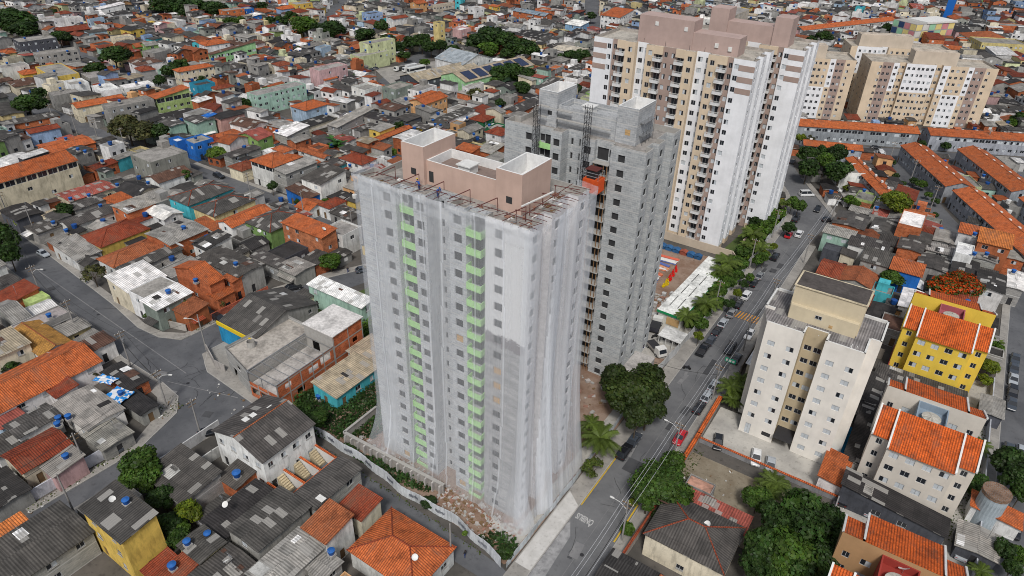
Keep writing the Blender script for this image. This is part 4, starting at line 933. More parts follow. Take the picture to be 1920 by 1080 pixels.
def text_mesh(name, body, size, mat_, loc, rot, sx=1, sy=1, label=None, cat=None, kind=None, parent=None, ext=.0):
    cu = bpy.data.curves.new(name, 'FONT'); cu.body = body; cu.size = size; cu.align_x = 'CENTER'; cu.align_y = 'CENTER'; cu.extrude = ext; cu.offset = .02*size
    t = bpy.data.objects.new(name+'_tmp', cu); COLL.link(t); dg = bpy.context.evaluated_depsgraph_get()
    me = bpy.data.meshes.new_from_object(t.evaluated_get(dg)); bpy.data.objects.remove(t); me.materials.clear(); me.materials.append(mat_)
    o = link(name, me, parent); o.location = loc; o.rotation_euler = rot; o.scale = (sx, sy, 1); tag(o, label, cat, kind=kind); return o
text_mesh('bus_lettering', "ÔNIBUS", 1.0, WPT, (-29.9,70.3,.032), (0,0,math.pi), .85, 1.75, kind='structure')
sheet('worn_dust_patch', [ccw([(-34.8,57),(-32.1,57),(-32.1,72),(-34.8,74)])], .136, rough_ground('pale_dust', (.42,.41,.39), (.5,.49,.47), (.25,.24,.22), .4, 2))
sheet('dusty_lane_patch', [ccw([(-31.9,55),(-29.6,55),(-30.2,66),(-31.9,69)])], .034, rough_ground('pale_dust_lane', (.16,.16,.165), (.30,.30,.30), (.09,.09,.095), .5, .8))
# ------------------------------------------------------------ houses
TILES = set('O o R oc p2'.split())
def roof_mat(code, flat, src='obj'):
    return mat('slab' if flat else ('tile' if code in TILES else 'fibre'), src)
def roof_geo(kind, a, b, h, e=.35):
    """top faces, cap lines, gable triangles for a w=2a, d=2b house with eaves at h"""
    A, B = a+e, b+e; caps = []; gab = []
    if kind in ('hip',):
        r = min(A, B)*.36
        if A >= B: p, q = (-A+B,0,h+r), (A-B,0,h+r)
        else: p, q = (0,-B+A,h+r), (0,B-A,h+r)
        c = [(-A,-B,h),(A,-B,h),(A,B,h),(-A,B,h)]
        if A >= B: f = [[c[0],c[1],q,p],[c[1],c[2],q],[c[2],c[3],p,q],[c[3],c[0],p]]; caps = [(c[0],p),(c[3],p),(c[1],q),(c[2],q),(p,q)]
        else: f = [[c[0],c[1],p],[c[1],c[2],q,p],[c[2],c[3],q],[c[3],c[0],p,q]]; caps = [(c[0],p),(c[1],p),(c[2],q),(c[3],q),(p,q)]
    elif kind in ('gx', 'gy', 'fib'):
        k = kind
        if kind == 'fib': k = 'gx' if a > b else 'gy'
        sl = .10 if kind == 'fib' else .32
        if k == 'gx':
            r = B*sl; f = [[(-A,-B,h),(A,-B,h),(A,0,h+r),(-A,0,h+r)],[(-A,0,h+r),(A,0,h+r),(A,B,h),(-A,B,h)]]; caps = [((-A,0,h+r),(A,0,h+r))]
            gab = [[(-a,b,h-.02),(-a,-b,h-.02),(-a,0,h+r*b/B-.02)],[(a,-b,h-.02),(a,b,h-.02),(a,0,h+r*b/B-.02)]]
        else:
            r = A*sl; f = [[(-A,-B,h),(0,-B,h+r),(0,B,h+r),(-A,B,h)],[(0,-B,h+r),(A,-B,h),(A,B,h),(0,B,h+r)]]; caps = [((0,-B,h+r),(0,B,h+r))]
            gab = [[(-a,-b,h-.02),(a,-b,h-.02),(0,-b,h+r*a/A-.02)],[(a,b,h-.02),(-a,b,h-.02),(0,b,h+r*a/A-.02)]]
    elif kind == 'mx':
        r = 2*A*.12; f = [[(-A,-B,h+r),(A,-B,h),(A,B,h),(-A,B,h+r)]]
        gab = [[(-a,-b,h-.02),(a,-b,h-.02),(-a,-b,h+r*.95)],[(a,b,h-.02),(-a,b,h-.02),(-a,b,h+r*.95)],[(-a,b,h-.02),(-a,-b,h-.02),(-a,-b,h+r*.95),(-a,b,h+r*.95)]]
    else:
        r = 2*B*.12; f = [[(-A,-B,h),(A,-B,h),(A,B,h+r),(-A,B,h+r)]]
        gab = [[(-a,b,h-.02),(-a,-b,h-.02),(-a,b,h+r*.95)],[(a,-b,h-.02),(a,b,h-.02),(a,b,h+r*.95)],[(a,b,h-.02),(-a,b,h-.02),(-a,b,h+r*.95),(a,b,h+r*.95)]]
    return f, caps, gab
WN = {'w':'white','C':'cream','c':'cream','Y':'pale yellow','y':'yellow','k':'dark grey','g':'grey','gg':'grey green','b':'bare brick','bg':'bare brick','t':'turquoise','G':'green','B':'bright blue','B2':'powder blue','m':'mint green','m2':'pale blue','lg':'lime green','lg2':'light green','li':'lilac grey','p':'pink','p2':'peach','pk':'pink','pk2':'dusty pink','pe':'peach','o':'orange','o2':'orange brick','dg':'dark green','k2':'sage grey','ye':'pale lime','t2':'teal','t3':'light blue','Y2':'soft yellow','C2':'beige','y2':'golden yellow','bl2':'blue grey','R':'red','r':'red','br':'brown'}
RN = {'O':'bright orange tiled roof','o':'weathered tiled roof','R':'dark red tiled roof','oc':'ochre tiled roof','p2':'peach roof','F':'dark corrugated roof','L':'pale corrugated roof','W':'white roof','N':'black corrugated roof','S':'flat concrete roof','r':'red corrugated roof','br':'brown roof','be':'beige corrugated roof','bl':'blue grey metal roof','k':'dark flat roof','bl2':'blue metal roof','C2':'beige roof'}
def house(cx, cy, w, d, yaw, h, roof, rc, wc, opts='', label='', name='house', cat='house', group='houses of the district', rng=None):
    R = rng or random.Random(int(cx*13+cy*7)); a, b = w/2, d/2; o = dict(x.split('=') for x in opts.split() if '=' in x)
    root = thing(name, (cx, cy, 0), math.radians(yaw), None, cat, group)
    th = math.radians(yaw); jit = lambda c: (lambda f: tuple(min(1, k*f*g_) for k, g_ in zip(c, (1+R.uniform(-.02,.03), 1, 1+R.uniform(-.04,.02)))))(R.uniform(.85,1.12))
    if roof != 'flat' and rc in TILES and d*w > 30 and not 'cap' in o: o['cap'] = 'x'
    corners = [(-a,-b),(a,-b),(a,b),(-a,b)]; mb = MB(); wins = []; doors = []
    brick = wc in ('b', 'bg', 'o2'); wm = mat('brick') if brick else (BLOCK if wc == 'g' and R.random() < .5 else WALL)
    st = max(1, round(h/3.0)); par = 0
    if roof == 'flat': par = R.choice([.25,.5,.9]) if h > 4 else .3
    H = h + par; fh = h/st
    for k in range(4):
        p0, p1 = corners[k], corners[(k+1)%4]; L = math.hypot(p1[0]-p0[0], p1[1]-p0[1]); nx, ny = [(0,-1),(1,0),(0,1),(-1,0)][k]
        wx, wy = math.cos(th)*nx-math.sin(th)*ny, math.sin(th)*nx+math.cos(th)*ny; ops = []
        if faces_cam(cx, cy, wx, wy) and L > 2.4:
            dens = o.get('win', ''); n = int(L/(2.2 if dens == 'long' else 2.6 if dens == '2' else 6 if dens == '0' else 3.6))
            pr = .95 if dens in ('2', 'long') else (.9 if dens == '1' and k == 0 else .55 if dens == '' else .5)
            for s_ in range(st):
                for i in range(max(n,1)):
                    if R.random() > pr: continue
                    u = L*(i+.5)/max(n,1); ww = R.choice([1.0,1.2,1.4]); zz = s_*fh + fh*.38; hh = min(1.1, fh*.4)
                    if dens == 'long' and s_ == st-1: ww = min(1.9, L/n*.85); hh = 1.2
                    if s_ == 0 and i == 0 and h > 2.8: doors.append((k,u)); ops.append((u-.5,u+.5,.02,2.15)); continue
                    if u-ww/2 < .25 or u+ww/2 > L-.25: continue
                    ops.append((u-ww/2,u+ww/2,zz,zz+hh)); wins.append((k,u,zz,ww,hh))
            if o.get('open') and st > 1:
                zz = (st-1)*fh+1.0; ops = [q for q in ops if q[3] < zz-.1]; wins = [q for q in wins if not (q[0] == k and q[2] > zz-.6)]
                m_ = max(2, int(L/2.8))
                for i in range(m_): ops.append((L*i/m_+.18, L*(i+1)/m_-.18, zz, H-.35)); wins.append((k, L*(i+.5)/m_, zz, L/m_-.36, H-.35-zz))
        panel(mb, p0, p1, 0, H, ops, .14)
    f, caps, gab = roof_geo(roof, a, b, h, float(o.get('eave', .35))); patches = []
    if roof == 'flat':
        t = .15; mb.prism([(-a,-b),(a,-b),(a,b),(-a,b)], H-.02, H, 0, False)
        for q in ((-a,-b,a,-b+t),(-a,b-t,a,b),(-a,-b+t,-a+t,b-t),(a-t,-b+t,a,b-t)): mb.face([(q[0],q[1],H),(q[2],q[1],H),(q[2],q[3],H),(q[0],q[3],H)])
        for q in (((-a+t,-b+t),(-a+t,b-t)),((-a+t,b-t),(a-t,b-t)),((a-t,b-t),(a-t,-b+t)),((a-t,-b+t),(-a+t,-b+t))): mb.face([(q[0][0],q[0][1],h-.1),(q[1][0],q[1][1],h-.1),(q[1][0],q[1][1],H),(q[0][0],q[0][1],H)])
        rb = MB(); rb.face([(-a+t,-b+t,h),(a-t,-b+t,h),(a-t,b-t,h),(-a+t,b-t,h)])
        if w > 7 and d > 8 and R.random() < .6:
            rb.box(-a+t+.3, b-3.2, h, -a+2.8, b-.6, h+2.1)
    else:
        for g_ in gab: mb.face(g_)
        rb = MB(); rb.thick(f, .12)
        if rc not in TILES and w*d > 22: patches.extend(range(R.choice([0,1,1,2,3,4])))
    mb.obj('wall', wm, root, jit(COL.get(wc, COL['g'])))
    rcol = jit(COL[rc]); wz = R.choice([0,0,.15,.3,.45]) if rc in ('O','o','R') and not label else 0
    rf = rb.obj('roof', roof_mat(rc, roof == 'flat'), root, tuple(c_*(1-wz)+k_*wz for c_, k_ in zip(rcol, (.26,.10,.05))))
    for _ in patches:                               # sheets of other colours laid on the roof
        pf = R.choice([q for q in f if len(q) == 4] or f); A_ = Vector(pf[0]); U = (Vector(pf[1])-A_); V = (Vector(pf[-1])-A_)
        if U.length < 3 or V.length < 1.5: continue
        su, sv = R.uniform(.5,2.8)/U.length, R.uniform(.5,2.4)/V.length; u0, v0 = R.uniform(.05,max(.06,.93-su)), R.uniform(.05,max(.06,.93-sv)); nrm = U.cross(V).normalized()*.04
        if u0+su > .97 or v0+sv > .97: continue
        pb_ = MB(); pb_.thick([[tuple(A_+U*(u0+i_*su)+V*(v0+j_*sv)+nrm) for i_, j_ in ((0,0),(1,0),(1,1),(0,1))]], .05); pb_.obj('roof_patch', FIBRE if R.random() < .6 else SLAB, root, R.choice([COL['L'],COL['W'],COL['L'],COL['N'],(.45,.45,.43),COL['br']]))
    if h > 2.9 and R.random() < .45 and min(w,d) > 4.5 and not label:            # lean-to canopy over the yard or door
        if R.random() < .5: l_ = R.uniform(.4,.9)*w; x_ = R.uniform(-a,a-l_); q_ = [(x_,-b-R.uniform(1,1.8),2.3),(x_+l_,-b-R.uniform(1,1.8),2.3),(x_+l_,-b-.005,2.65),(x_,-b-.005,2.65)]
        else: l_ = R.uniform(.4,.9)*d; y_ = R.uniform(-b,b-l_); q_ = [(a+.005,y_,2.65),(a+R.uniform(1,1.8),y_,2.3),(a+R.uniform(1,1.8),y_+l_,2.3),(a+.005,y_+l_,2.65)]
        ab_ = MB(); ab_.thick([q_], .06); ab_.obj('awning', FIBRE, root, COL[R.choice('FLLNWR')])
    if caps and 'cap' in o:
        cb = MB()
        for p, q in caps: cb.tube((p[0],p[1],p[2]+.02), (q[0],q[1],q[2]+.02), .12, n=5)
        cb.obj('ridge_cap', mat('tile'), root, COL['R'] if (o['cap'] in ('R','O') or rc == 'R') else COL['o'])
    near_ = math.hypot(cx, cy) < 150
    if R.random() < .25 and not label:
        at = MB(); at.tube((a*.4,b*.3,h),(a*.4,b*.3,h+3.2),.035,n=4); at.tube((a*.4-.6,b*.3,h+3),(a*.4+.6,b*.3,h+3.1),.025,n=3); at.tube((a*.4-.4,b*.3,h+2.7),(a*.4+.4,b*.3,h+2.75),.025,n=3); at.obj('antenna', STEEL, root)
    for k, u, zz, ww, hh in wins:
        wo = put_window(root, corners[k], corners[(k+1)%4], u, zz, ww, hh, R.choice(['g','g','s1','s2','ss']) if hh < 1.3 else 'g', .12)
        if near_ and hh < 1.3: add_sill(wo, ww)
    for k, u in doors:
        p0, p1 = corners[k], corners[(k+1)%4]; dx, dy = p1[0]-p0[0], p1[1]-p0[1]; L = math.hypot(dx,dy); dx /= L; dy /= L
        db = MB(); db.box(-.48,0,0,.48,.05,2.1)
        q = db.obj('door', DARK if R.random() < .5 else WOODB, root); q.location = (p0[0]+dx*u-dy*.1, p0[1]+dy*u+dx*.1, .03); q.rotation_euler = (0,0,math.atan2(dy,dx))
        if near_: hb_ = MB(); hb_.box(.3,-.06,1.0,.4,0,1.08,0,True); hb_.obj('handle', STEEL, q)
    st_w = {1:'one-storey',2:'two-storey',3:'three-storey'}.get(st, 'tall')
    describe(root, label or f"{st_w} {WN.get(wc,'grey')} house with {RN.get(rc,'grey roof')}", (cx, cy, h*.6))
    mark(rect(cx, cy, w+.6, d+.6, yaw)); return root
for r_ in HOUSES:
    rt = house(*r_)
    if r_[10]: LANDMARKS[r_[10]] = (r_[0], r_[1], r_[5]*.6)
print('hand houses', len(HOUSES))
# ------------------------------------------------------------ tall buildings
FH = 2.75
def tower_body(name, x0, y0, pts, floors, ztop, cols, label, parapet=1.0, wallmats=None, balc=None, winkinds=None, maxwin=100, roofm=None, extra_cut=None, cat='apartment tower', wallcols=None):
    """pts: closed outline (CCW) in metres from (x0,y0); cols: {edge index: [(u, width, sill, height, kind)]} repeated on every floor"""
    root = thing(name, (x0, y0, 0), 0, label, cat); n = len(pts); zr = ztop-parapet
    first = zr - floors*FH; walls = {}; W = []
    for i in range(n):
        p0, p1 = pts[i], pts[(i+1)%n]; L = math.hypot(p1[0]-p0[0], p1[1]-p0[1]); key = (wallmats or {}).get(i, 'wall'); ops = []
        for (u, w, sill, hh, kind) in cols.get(i, []):
            for f in range(floors):
                z = first + f*FH + sill
                if z < .2: continue
                kd = kind(f) if callable(kind) else kind
                if kd is None: continue
                ops.append((u-w/2, u+w/2, z, z+hh)); W.append((i, u, z, w, hh, kd))
        walls.setdefault(key, MB())
        panel(walls[key], p0, p1, 0 if first < 3 else 0, ztop, ops, .22)
    inner = .18
    capm = walls[(wallmats or {}).get(0, 'wall')]
    # parapet: inner face and cap
    ins = []
    for i in range(n):
        a, b, c = Vector((*pts[i-1],0)), Vector((*pts[i],0)), Vector((*pts[(i+1)%n],0)); d1, d2 = (b-a).normalized(), (c-b).normalized()
        n1, n2 = Vector((-d1.y,d1.x,0)), Vector((-d2.y,d2.x,0)); m = (n1+n2); m = m/max(m.length_squared*.5,.3)*inner if m.length > .1 else n1*inner
        ins.append((b.x+m.x, b.y+m.y))
    cap = MB()
    for i in range(n):
        j = (i+1)%n; cap.face([(*pts[i],ztop),(*pts[j],ztop),(*ins[j],ztop),(*ins[i],ztop)]); cap.face([(*ins[i],ztop),(*ins[j],ztop),(*ins[j],zr),(*ins[i],zr)])
    return root, walls, cap, ins, zr, first, W
def ear_face(mb, pts, z):                           # roof deck of a concave outline
    from mathutils.geometry import tessellate_polygon
    for t in tessellate_polygon([[Vector((p[0],p[1],0)) for p in pts]]):
        q = [pts[i] for i in t]; ar = (q[1][0]-q[0][0])*(q[2][1]-q[0][1])-(q[2][0]-q[0][0])*(q[1][1]-q[0][1])
        if ar < 0: q = q[::-1]
        mb.face([(x,y,z) for x,y in q])
def add_windows(root, pts, W, depth=.2, limit=100, seed=1, cx=0, cy=0, rest=True):
    """the hundred that show largest become parts, the rest one part"""
    def key(w):
        i,u,z,ww,hh,kd = w; p0,p1 = pts[i],pts[(i+1)%len(pts)]; L = math.hypot(p1[0]-p0[0],p1[1]-p0[1]); nx,ny = (p1[1]-p0[1])/L, -(p1[0]-p0[0])/L
        X,Y = cx+p0[0]+(p1[0]-p0[0])*u/L, cy+p0[1]+(p1[1]-p0[1])*u/L; v = Vector((CAM.x-X,CAM.y-Y,CAM.z-z)); D = v.length; v /= D
        return -(max(0, nx*v.x+ny*v.y)*ww*hh/D/D)
    Ws = sorted(W, key=key)
    for w in Ws[:limit]:
        i,u,z,ww,hh,kd = w; put_window(root, pts[i], pts[(i+1)%len(pts)], u, z, ww, hh, kd, depth)
    rest = Ws[limit:]
    if rest:
        mb = MB(); mats = [GLASS, FRAME, SHUT, HOLE, PLY]
        for i,u,z,ww,hh,kd in rest:
            p0,p1 = pts[i],pts[(i+1)%len(pts)]; L = math.hypot(p1[0]-p0[0],p1[1]-p0[1]); dx,dy = (p1[0]-p0[0])/L,(p1[1]-p0[1])/L
            bx,by = p0[0]+dx*u-dy*depth, p0[1]+dy*u+dx*depth; P = lambda t, q, k=0: (bx+dx*t+dy*k, by+dy*t-dx*k, z+q); a = ww/2
            fl = {'hole':(3,3),'ply':(4,4),'g':(0,0),'s1':(2,0),'s2':(0,2),'ss':(2,2)}[kd]
            mb.face([P(-a,0),P(0,0),P(0,hh),P(-a,hh)], fl[0]); mb.face([P(0,0),P(a,0),P(a,hh),P(0,hh)], fl[1])
            if kd not in ('hole','ply'):
                for t0,t1 in ((-a,-a+.06),(-.03,.03),(a-.06,a)): mb.face([P(t0,0,.03),P(t1,0,.03),P(t1,hh,.03),P(t0,hh,.03)], 1)
        o = mb.obj('window_rest', mats, root); o['kind'] = 'stuff'; o.name = 'windows'
def box_block(mb, x0, y0, x1, y1, z0, z1, t=.25, pit=1.5, m=0, mi=None, md=None):     # open topped box: walls with thickness and a sunken deck
    mi = m if mi is None else mi
    mb.prism([(x0,y0),(x1,y0),(x1,y1),(x0,y1)], z0, z1, m, False)
    for q in ((x0,y0,x1,y0+t),(x0,y1-t,x1,y1),(x0,y0+t,x0+t,y1-t),(x1-t,y0+t,x1,y1-t)): mb.face([(q[0],q[1],z1),(q[2],q[1],z1),(q[2],q[3],z1),(q[0],q[3],z1)], mi)
    c = [(x0+t,y0+t),(x1-t,y0+t),(x1-t,y1-t),(x0+t,y1-t)]
    for i in range(4): a,b = c[(i+1)%4],c[i]; mb.face([(*a,z1-pit),(*b,z1-pit),(*b,z1),(*a,z1)], mi)
    mb.face([(*p,z1-pit) for p in c], mi if md is None else md)
# plan shared by the two towers under construction (28.9 m x 15.4 m)
PLAN = [(0,0),(7,0),(7,1.1),(10,1.1),(10,.2),(12.3,.2),(12.3,2.8),(16.2,2.8),(16.2,.2),(19,.2),(19,1.2),(22.3,1.2),(22.3,0),(28.9,0),
        (28.9,3.0),(27.7,3.0),(27.7,5.4),(28.9,5.4),(28.9,8.2),(27.4,8.2),(27.4,12.2),(28.9,12.2),(28.9,15.4),(16.2,15.4),(16.2,13.2),(12.3,13.2),(12.3,15.4),(0,15.4),(0,12.2),(1.4,12.2),(1.4,3.4),(0,3.4)]
GRN = 'balcony_panel'
def block_tower(name, x0, y0, ztop, floors, label, netted):
    T0 = 1.0; k = 'hole'
    ply = lambda f: 'ply' if f == 0 else 'hole'
    cols = {0: [(5.4,1.35,T0,1.35,ply)], 2: [(.75,1.0,T0,1.35,k),(2.1,1.6,.15,2.3,k)], 4: [(1.2,1.3,T0,1.35,k)], 6: [(2.9,1.3,T0,1.35,ply),(.8,.5,T0,1.2,k)], 8: [(1.4,1.35,T0,1.35,(lambda f: 'ply' if f in (0,11) else 'hole'))],
            10: [(1.25,2.2,.15,2.3,k),(2.85,.7,T0,1.3,k)], 12: [(2.1,1.35,T0,1.35,(lambda f: 'ply' if netted and f in (8,9,10) else 'hole'))],
            13: [(1.5,1.3,T0,1.35,k)], 15: [(1.3,1.0,T0,1.2,k)], 17: [(1.5,1.3,T0,1.35,k)], 19: [(2.0,1.3,T0,1.35,k)], 21: [(1.6,1.3,T0,1.35,k)]}
    wm = {12: 'bay'} if netted else {}
    wm.update({i: 'side' for i in range(13, 22)} if netted else {})
    root, walls, cap, ins, zr, first, W = tower_body(name, x0, y0, PLAN, floors, ztop, cols, label, 1.0, wm, cat='tower')
    for kx, mb in walls.items():
        o = mb.obj('wall', BLOCK if kx == 'wall' else (FINEGREY if kx == 'side' else BAYMAT), root, (.415,.43,.435) if not netted else (.47,.485,.50))
    cap.obj('parapet_cap', CONC, root)
    rb = MB(); ear_face(rb, ins, zr); rb.obj('roof_deck', SLAB, root, (.30,.28,.26))
    add_windows(root, PLAN, W, .24, 100, cx=x0, cy=y0)
    # green balcony fronts
    for f in range(floors):
        z = first+f*FH
        if netted or f == floors-1 or True:
            for e, (xa, xb, ya) in enumerate(((7.35,9.95,.35),(19.05,21.5,.05))):
                if not netted and not (f == floors-1 and e == 0) and e == 0: continue
                if not netted and e == 1: continue
                mb = MB(); mb.box(xa, ya, z-.1, xb, ya+.1, z+1.0, 0, True); mb.box(xa, ya+.1, z-.1, xa+.1, 1.1 if e == 0 else 1.2, z+1.0, 0, True); mb.box(xb-.1, ya+.1, z-.1, xb, 1.1 if e == 0 else 1.2, z+1.0, 0, True)
                mb.box(xa+.1, ya+.1, z-.12, xb-.1, 1.1 if e == 0 else 1.2, z, 1, True)
                mb.obj('balcony_front', [GREENP, CONC], root)
    if not netted:                                   # open frame of the stair bay with timber props
        for f in range(floors):
            z = first+f*FH; mb = MB(); mb.box(19.0, -.4, z-.14, 22.2, 1.2, z, 0, True); mb.obj('floor_ledge', CONC, root)
            if f % 1 == 0 and f < floors-1:
                for xx in (19.3, 21.2, 21.9): q = MB(); q.box(xx, -.25, z, xx+.12, -.13, z+FH-.14); q.obj('timber_prop', simple('orange_timber', (.24,.13,.06), .8), root)
    return root, zr, first
# painted upper right bay of the netted tower: white render above a ragged edge, bare blocks below it
def baymat():
    m, nt, b = nodes('part_rendered_blocks'); L = nt.links.new; tc = N(nt, "ShaderNodeTexCoord"); sp = N(nt, "ShaderNodeSeparateXYZ"); L(tc.outputs["Object"], sp.inputs[0])
    n = noise(nt, tc.outputs["Object"], .8, 6, .7); a = N(nt, "ShaderNodeMath", operation='MULTIPLY_ADD'); a.inputs[1].default_value = 3.2; L(n, a.inputs[0]); L(sp.outputs[2], a.inputs[2])
    r = ramp(nt, a.outputs[0], [(0,0.0),(1,1.0)]); g = N(nt, "ShaderNodeMapRange"); g.inputs[1].default_value = 36.7; g.inputs[2].default_value = 36.9; L(a.outputs[0], g.inputs[0])
    d0 = N(nt, "ShaderNodeMapRange"); d0.inputs[1].default_value = 35.0; d0.inputs[2].default_value = 35.2; L(a.outputs[0], d0.inputs[0])
    c = ramp(nt, noise(nt, uvmap(nt, .35, 1.5), .8, 6, .7), [(.28, (.18,.185,.19)), (.5, (.30,.305,.31)), (.72, (.42,.42,.42))])
    x = mixf(nt, c, (.20,.19,.20), d0.outputs[0]); x = mixf(nt, x, (.60,.605,.61), g.outputs[0]); L(x, b.inputs[0]); b.inputs["Roughness"].default_value = .85; return m
BAYMAT = baymat(); FINEGREY = simple('rendered_side_wall', (.60,.59,.60), .85)
PINK = mat('fine', const=(.50,.36,.30))
# --- netted tower
MX, MY, MZ = -67.7, 63.7, 53.0
main, mzr, mfirst = block_tower('netted_tower', MX, MY, MZ, 19, 'tall unfinished block tower wrapped in white netting with pink rooftop structure', True)
def penthouse(root, zr, m, inner, gy0=4.4, h=5.2, hm=3.4):
    d = MB(); a = MB()
    ztop = zr+h
    box_block(a, 4.6, gy0, 8.6, gy0+7.2, zr, ztop, .25, 2.6, 0, 1); box_block(a, 20.8, gy0, 24.8, gy0+7.2, zr, ztop, .25, 2.6, 0, 1)
    box_block(a, 8.6, gy0+.6, 20.8, gy0+6.2, zr, zr+hm, .22, 1.3, 0, 1, 2)
    o = a.obj('rooftop_structure', [m, inner, simple('terrace_membrane', (.20,.15,.13), .9)], root)
    b = MB(); b.box(13, gy0+2, zr+hm-1.28, 15, gy0+4, zr+hm-.1); b.box(12.8, gy0+1.8, zr+hm-.1, 15.2, gy0+4.2, zr+hm+.05, 0, True); b.obj('roof_hatch', TRIM, root)
    for s_, (xx, yy) in enumerate(((4.6, gy0), (20.8, gy0))):
        put_window(root, (xx, yy), (xx+4, yy), 2.1, zr+1.2, .95, .95, 'hole', -.02)
    put_window(root, (8.6, gy0+.6), (20.8, gy0+.6), .8, zr+.5, .8, 1.6, 'hole', -.02)
penthouse(main, mzr, PINK, simple('white_render', (.66,.66,.65), .8), 4.4, 5.6, 3.6)
describe(main, main['label'], (MX+14, MY+7, 30)); LANDMARKS_FIX = {}
# --- rubble and gear on the roof edge of the netted tower
cl = MB(); R_ = random.Random(3)
for i in range(60):
    x = MX + R_.choice([R_.uniform(1,28), R_.uniform(24.8,27.3)]); y = MY+R_.uniform(.9,3.6) if x < MX+24.5 else MY+R_.uniform(1,13.5)
    s = R_.uniform(.1,.45); cl.box(x,y,mzr,x+s*R_.uniform(.6,3),y+s*R_.uniform(.6,3),mzr+s*R_.uniform(.3,1),R_.randrange(4))
tag(cl.obj('roof_debris', [CONC, TRIM, WOODB, simple('brick_rubble', (.27,.15,.11), .9)]), 'scattered blocks and boards on the roof edge of the netted tower', 'debris', kind='stuff')
# --- netting: sheet draped from red outriggers down to the ground, wrapping front and right side
def netmat():
    m, nt, b = nodes('white_debris_netting'); L = nt.links.new; out = nt.nodes["Material Output"]; nt.nodes.remove(b)
    a = N(nt, "ShaderNodeAttribute", attribute_name="Col"); sp = N(nt, "ShaderNodeSeparateColor"); L(a.outputs["Color"], sp.inputs[0])
    tc = N(nt, "ShaderNodeTexCoord"); mp = N(nt, "ShaderNodeMapping"); mp.inputs["Scale"].default_value = (1, 1, .07); L(tc.outputs["Object"], mp.inputs[0])
    n = noise(nt, mp.outputs[0], 2.6, 6, .75); n2 = noise(nt, tc.outputs["Object"], .35, 3)
    f = ramp(nt, n, [(.3, .85), (.55, 1.0), (.75, 1.2)]); mm = N(nt, "ShaderNodeMath", operation='MULTIPLY'); L(f, mm.inputs[0]); L(sp.outputs[0], mm.inputs[1])
    cl_ = N(nt, "ShaderNodeClamp"); cl_.inputs["Max"].default_value = .93; L(mm.outputs[0], cl_.inputs[0])
    d = N(nt, "ShaderNodeBsdfDiffuse"); d.inputs[0].default_value = (.88,.915,.96,1); tl = N(nt, "ShaderNodeBsdfTranslucent"); tl.inputs[0].default_value = (.88,.915,.96,1)
    m1 = N(nt, "ShaderNodeMixShader"); m1.inputs[0].default_value = .35; L(d.outputs[0], m1.inputs[1]); L(tl.outputs[0], m1.inputs[2])
    tr = N(nt, "ShaderNodeBsdfTransparent"); m2 = N(nt, "ShaderNodeMixShader"); L(cl_.outputs[0], m2.inputs[0]); L(tr.outputs[0], m2.inputs[1]); L(m1.outputs[0], m2.inputs[2]); L(m2.outputs[0], out.inputs[0]); return m
NET = netmat()
net = thing('safety_netting', (MX, MY, 0), 0, 'translucent white safety netting draped over the unfinished tower down to the ground', 'safety netting')
def drape(name, path, z0f, z1, nz, densf, offf, flare, seamev, seed, amp=1.0):
    """path: list of (x,y,nx,ny) samples; hangs from z1 to z0"""
    rr = random.Random(seed); V = []; C = []; ns = len(path); ph = [rr.uniform(0,6.28) for _ in range(8)]
    for j in range(nz+1):
        t = j/nz
        for i, (x,y,nx,ny,s) in enumerate(path):
            z = z1 - (z1-z0f(s))*t
            fold = .34*math.sin(s*1.25+ph[0]+1.1*math.sin(t*3.1+ph[1]))+.17*math.sin(s*3.4+ph[2]+1.6*math.sin(t*4.7+ph[3]))+.08*math.sin(s*8.1+ph[4]+2*math.sin(t*6+ph[5]))+.035*math.sin(s*19+ph[6]+3*t)
            o = offf(s,t) + amp*fold*(.25+.75*t)*(.5+.5*t if t < .1 else 1) + flare(s,t)
            if t < .02: o = offf(s,t)+.25*abs(math.sin(s*1.05+ph[7]))
            V.append((x+nx*o, y+ny*o, z)); seam = seamev(s,t)
            C.append(densf(s,t)*(1+.25*(.3+.7*amp)*max(0,math.cos(s*3.4+ph[2]+1.6*math.sin(t*4.7+ph[3]))))+seam)
    F = [(j*ns+i, j*ns+i+1, (j+1)*ns+i+1, (j+1)*ns+i) for j in range(nz) for i in range(ns-1)]
    me = bpy.data.meshes.new(name); me.from_pydata(V, [], F); me.materials.append(NET)
    c = np.ones((len(me.loops),4), np.float32); vi = np.empty(len(me.loops), np.int32); me.loops.foreach_get("vertex_index", vi); c[:,:3] = np.asarray(C, np.float32)[vi][:,None]
    me.color_attributes.new("Col", 'FLOAT_COLOR', 'CORNER').data.foreach_set("color", c.ravel()); me.polygons.foreach_set("use_smooth", [True]*len(F)); me.update()
    return link(name, me, net)
def outline(pts, step=.22, rad=1.0):
    out = []; s = 0
    for k in range(len(pts)-1):
        a, b = Vector(pts[k]), Vector(pts[k+1]); d = (b-a); L = d.length; d.normalize(); n = int(L/step)
        for i in range(n):
            p = a+d*(L*i/n); out.append([p.x,p.y,d.y,-d.x,s]); s += L/n
    # smooth the normals round the corners
    N_ = len(out); sm = []
    for i in range(N_):
        nx = ny = 0
        for q in range(max(0,i-5), min(N_,i+6)): nx += out[q][2]; ny += out[q][3]
        l = math.hypot(nx,ny); sm.append((out[i][0],out[i][1],nx/l,ny/l,out[i][4]))
    return sm
front = outline([(-.2,5),(-.2,-.1),(29.1,-.1),(29.1,1.2)]); s_c = 5.1+29.3
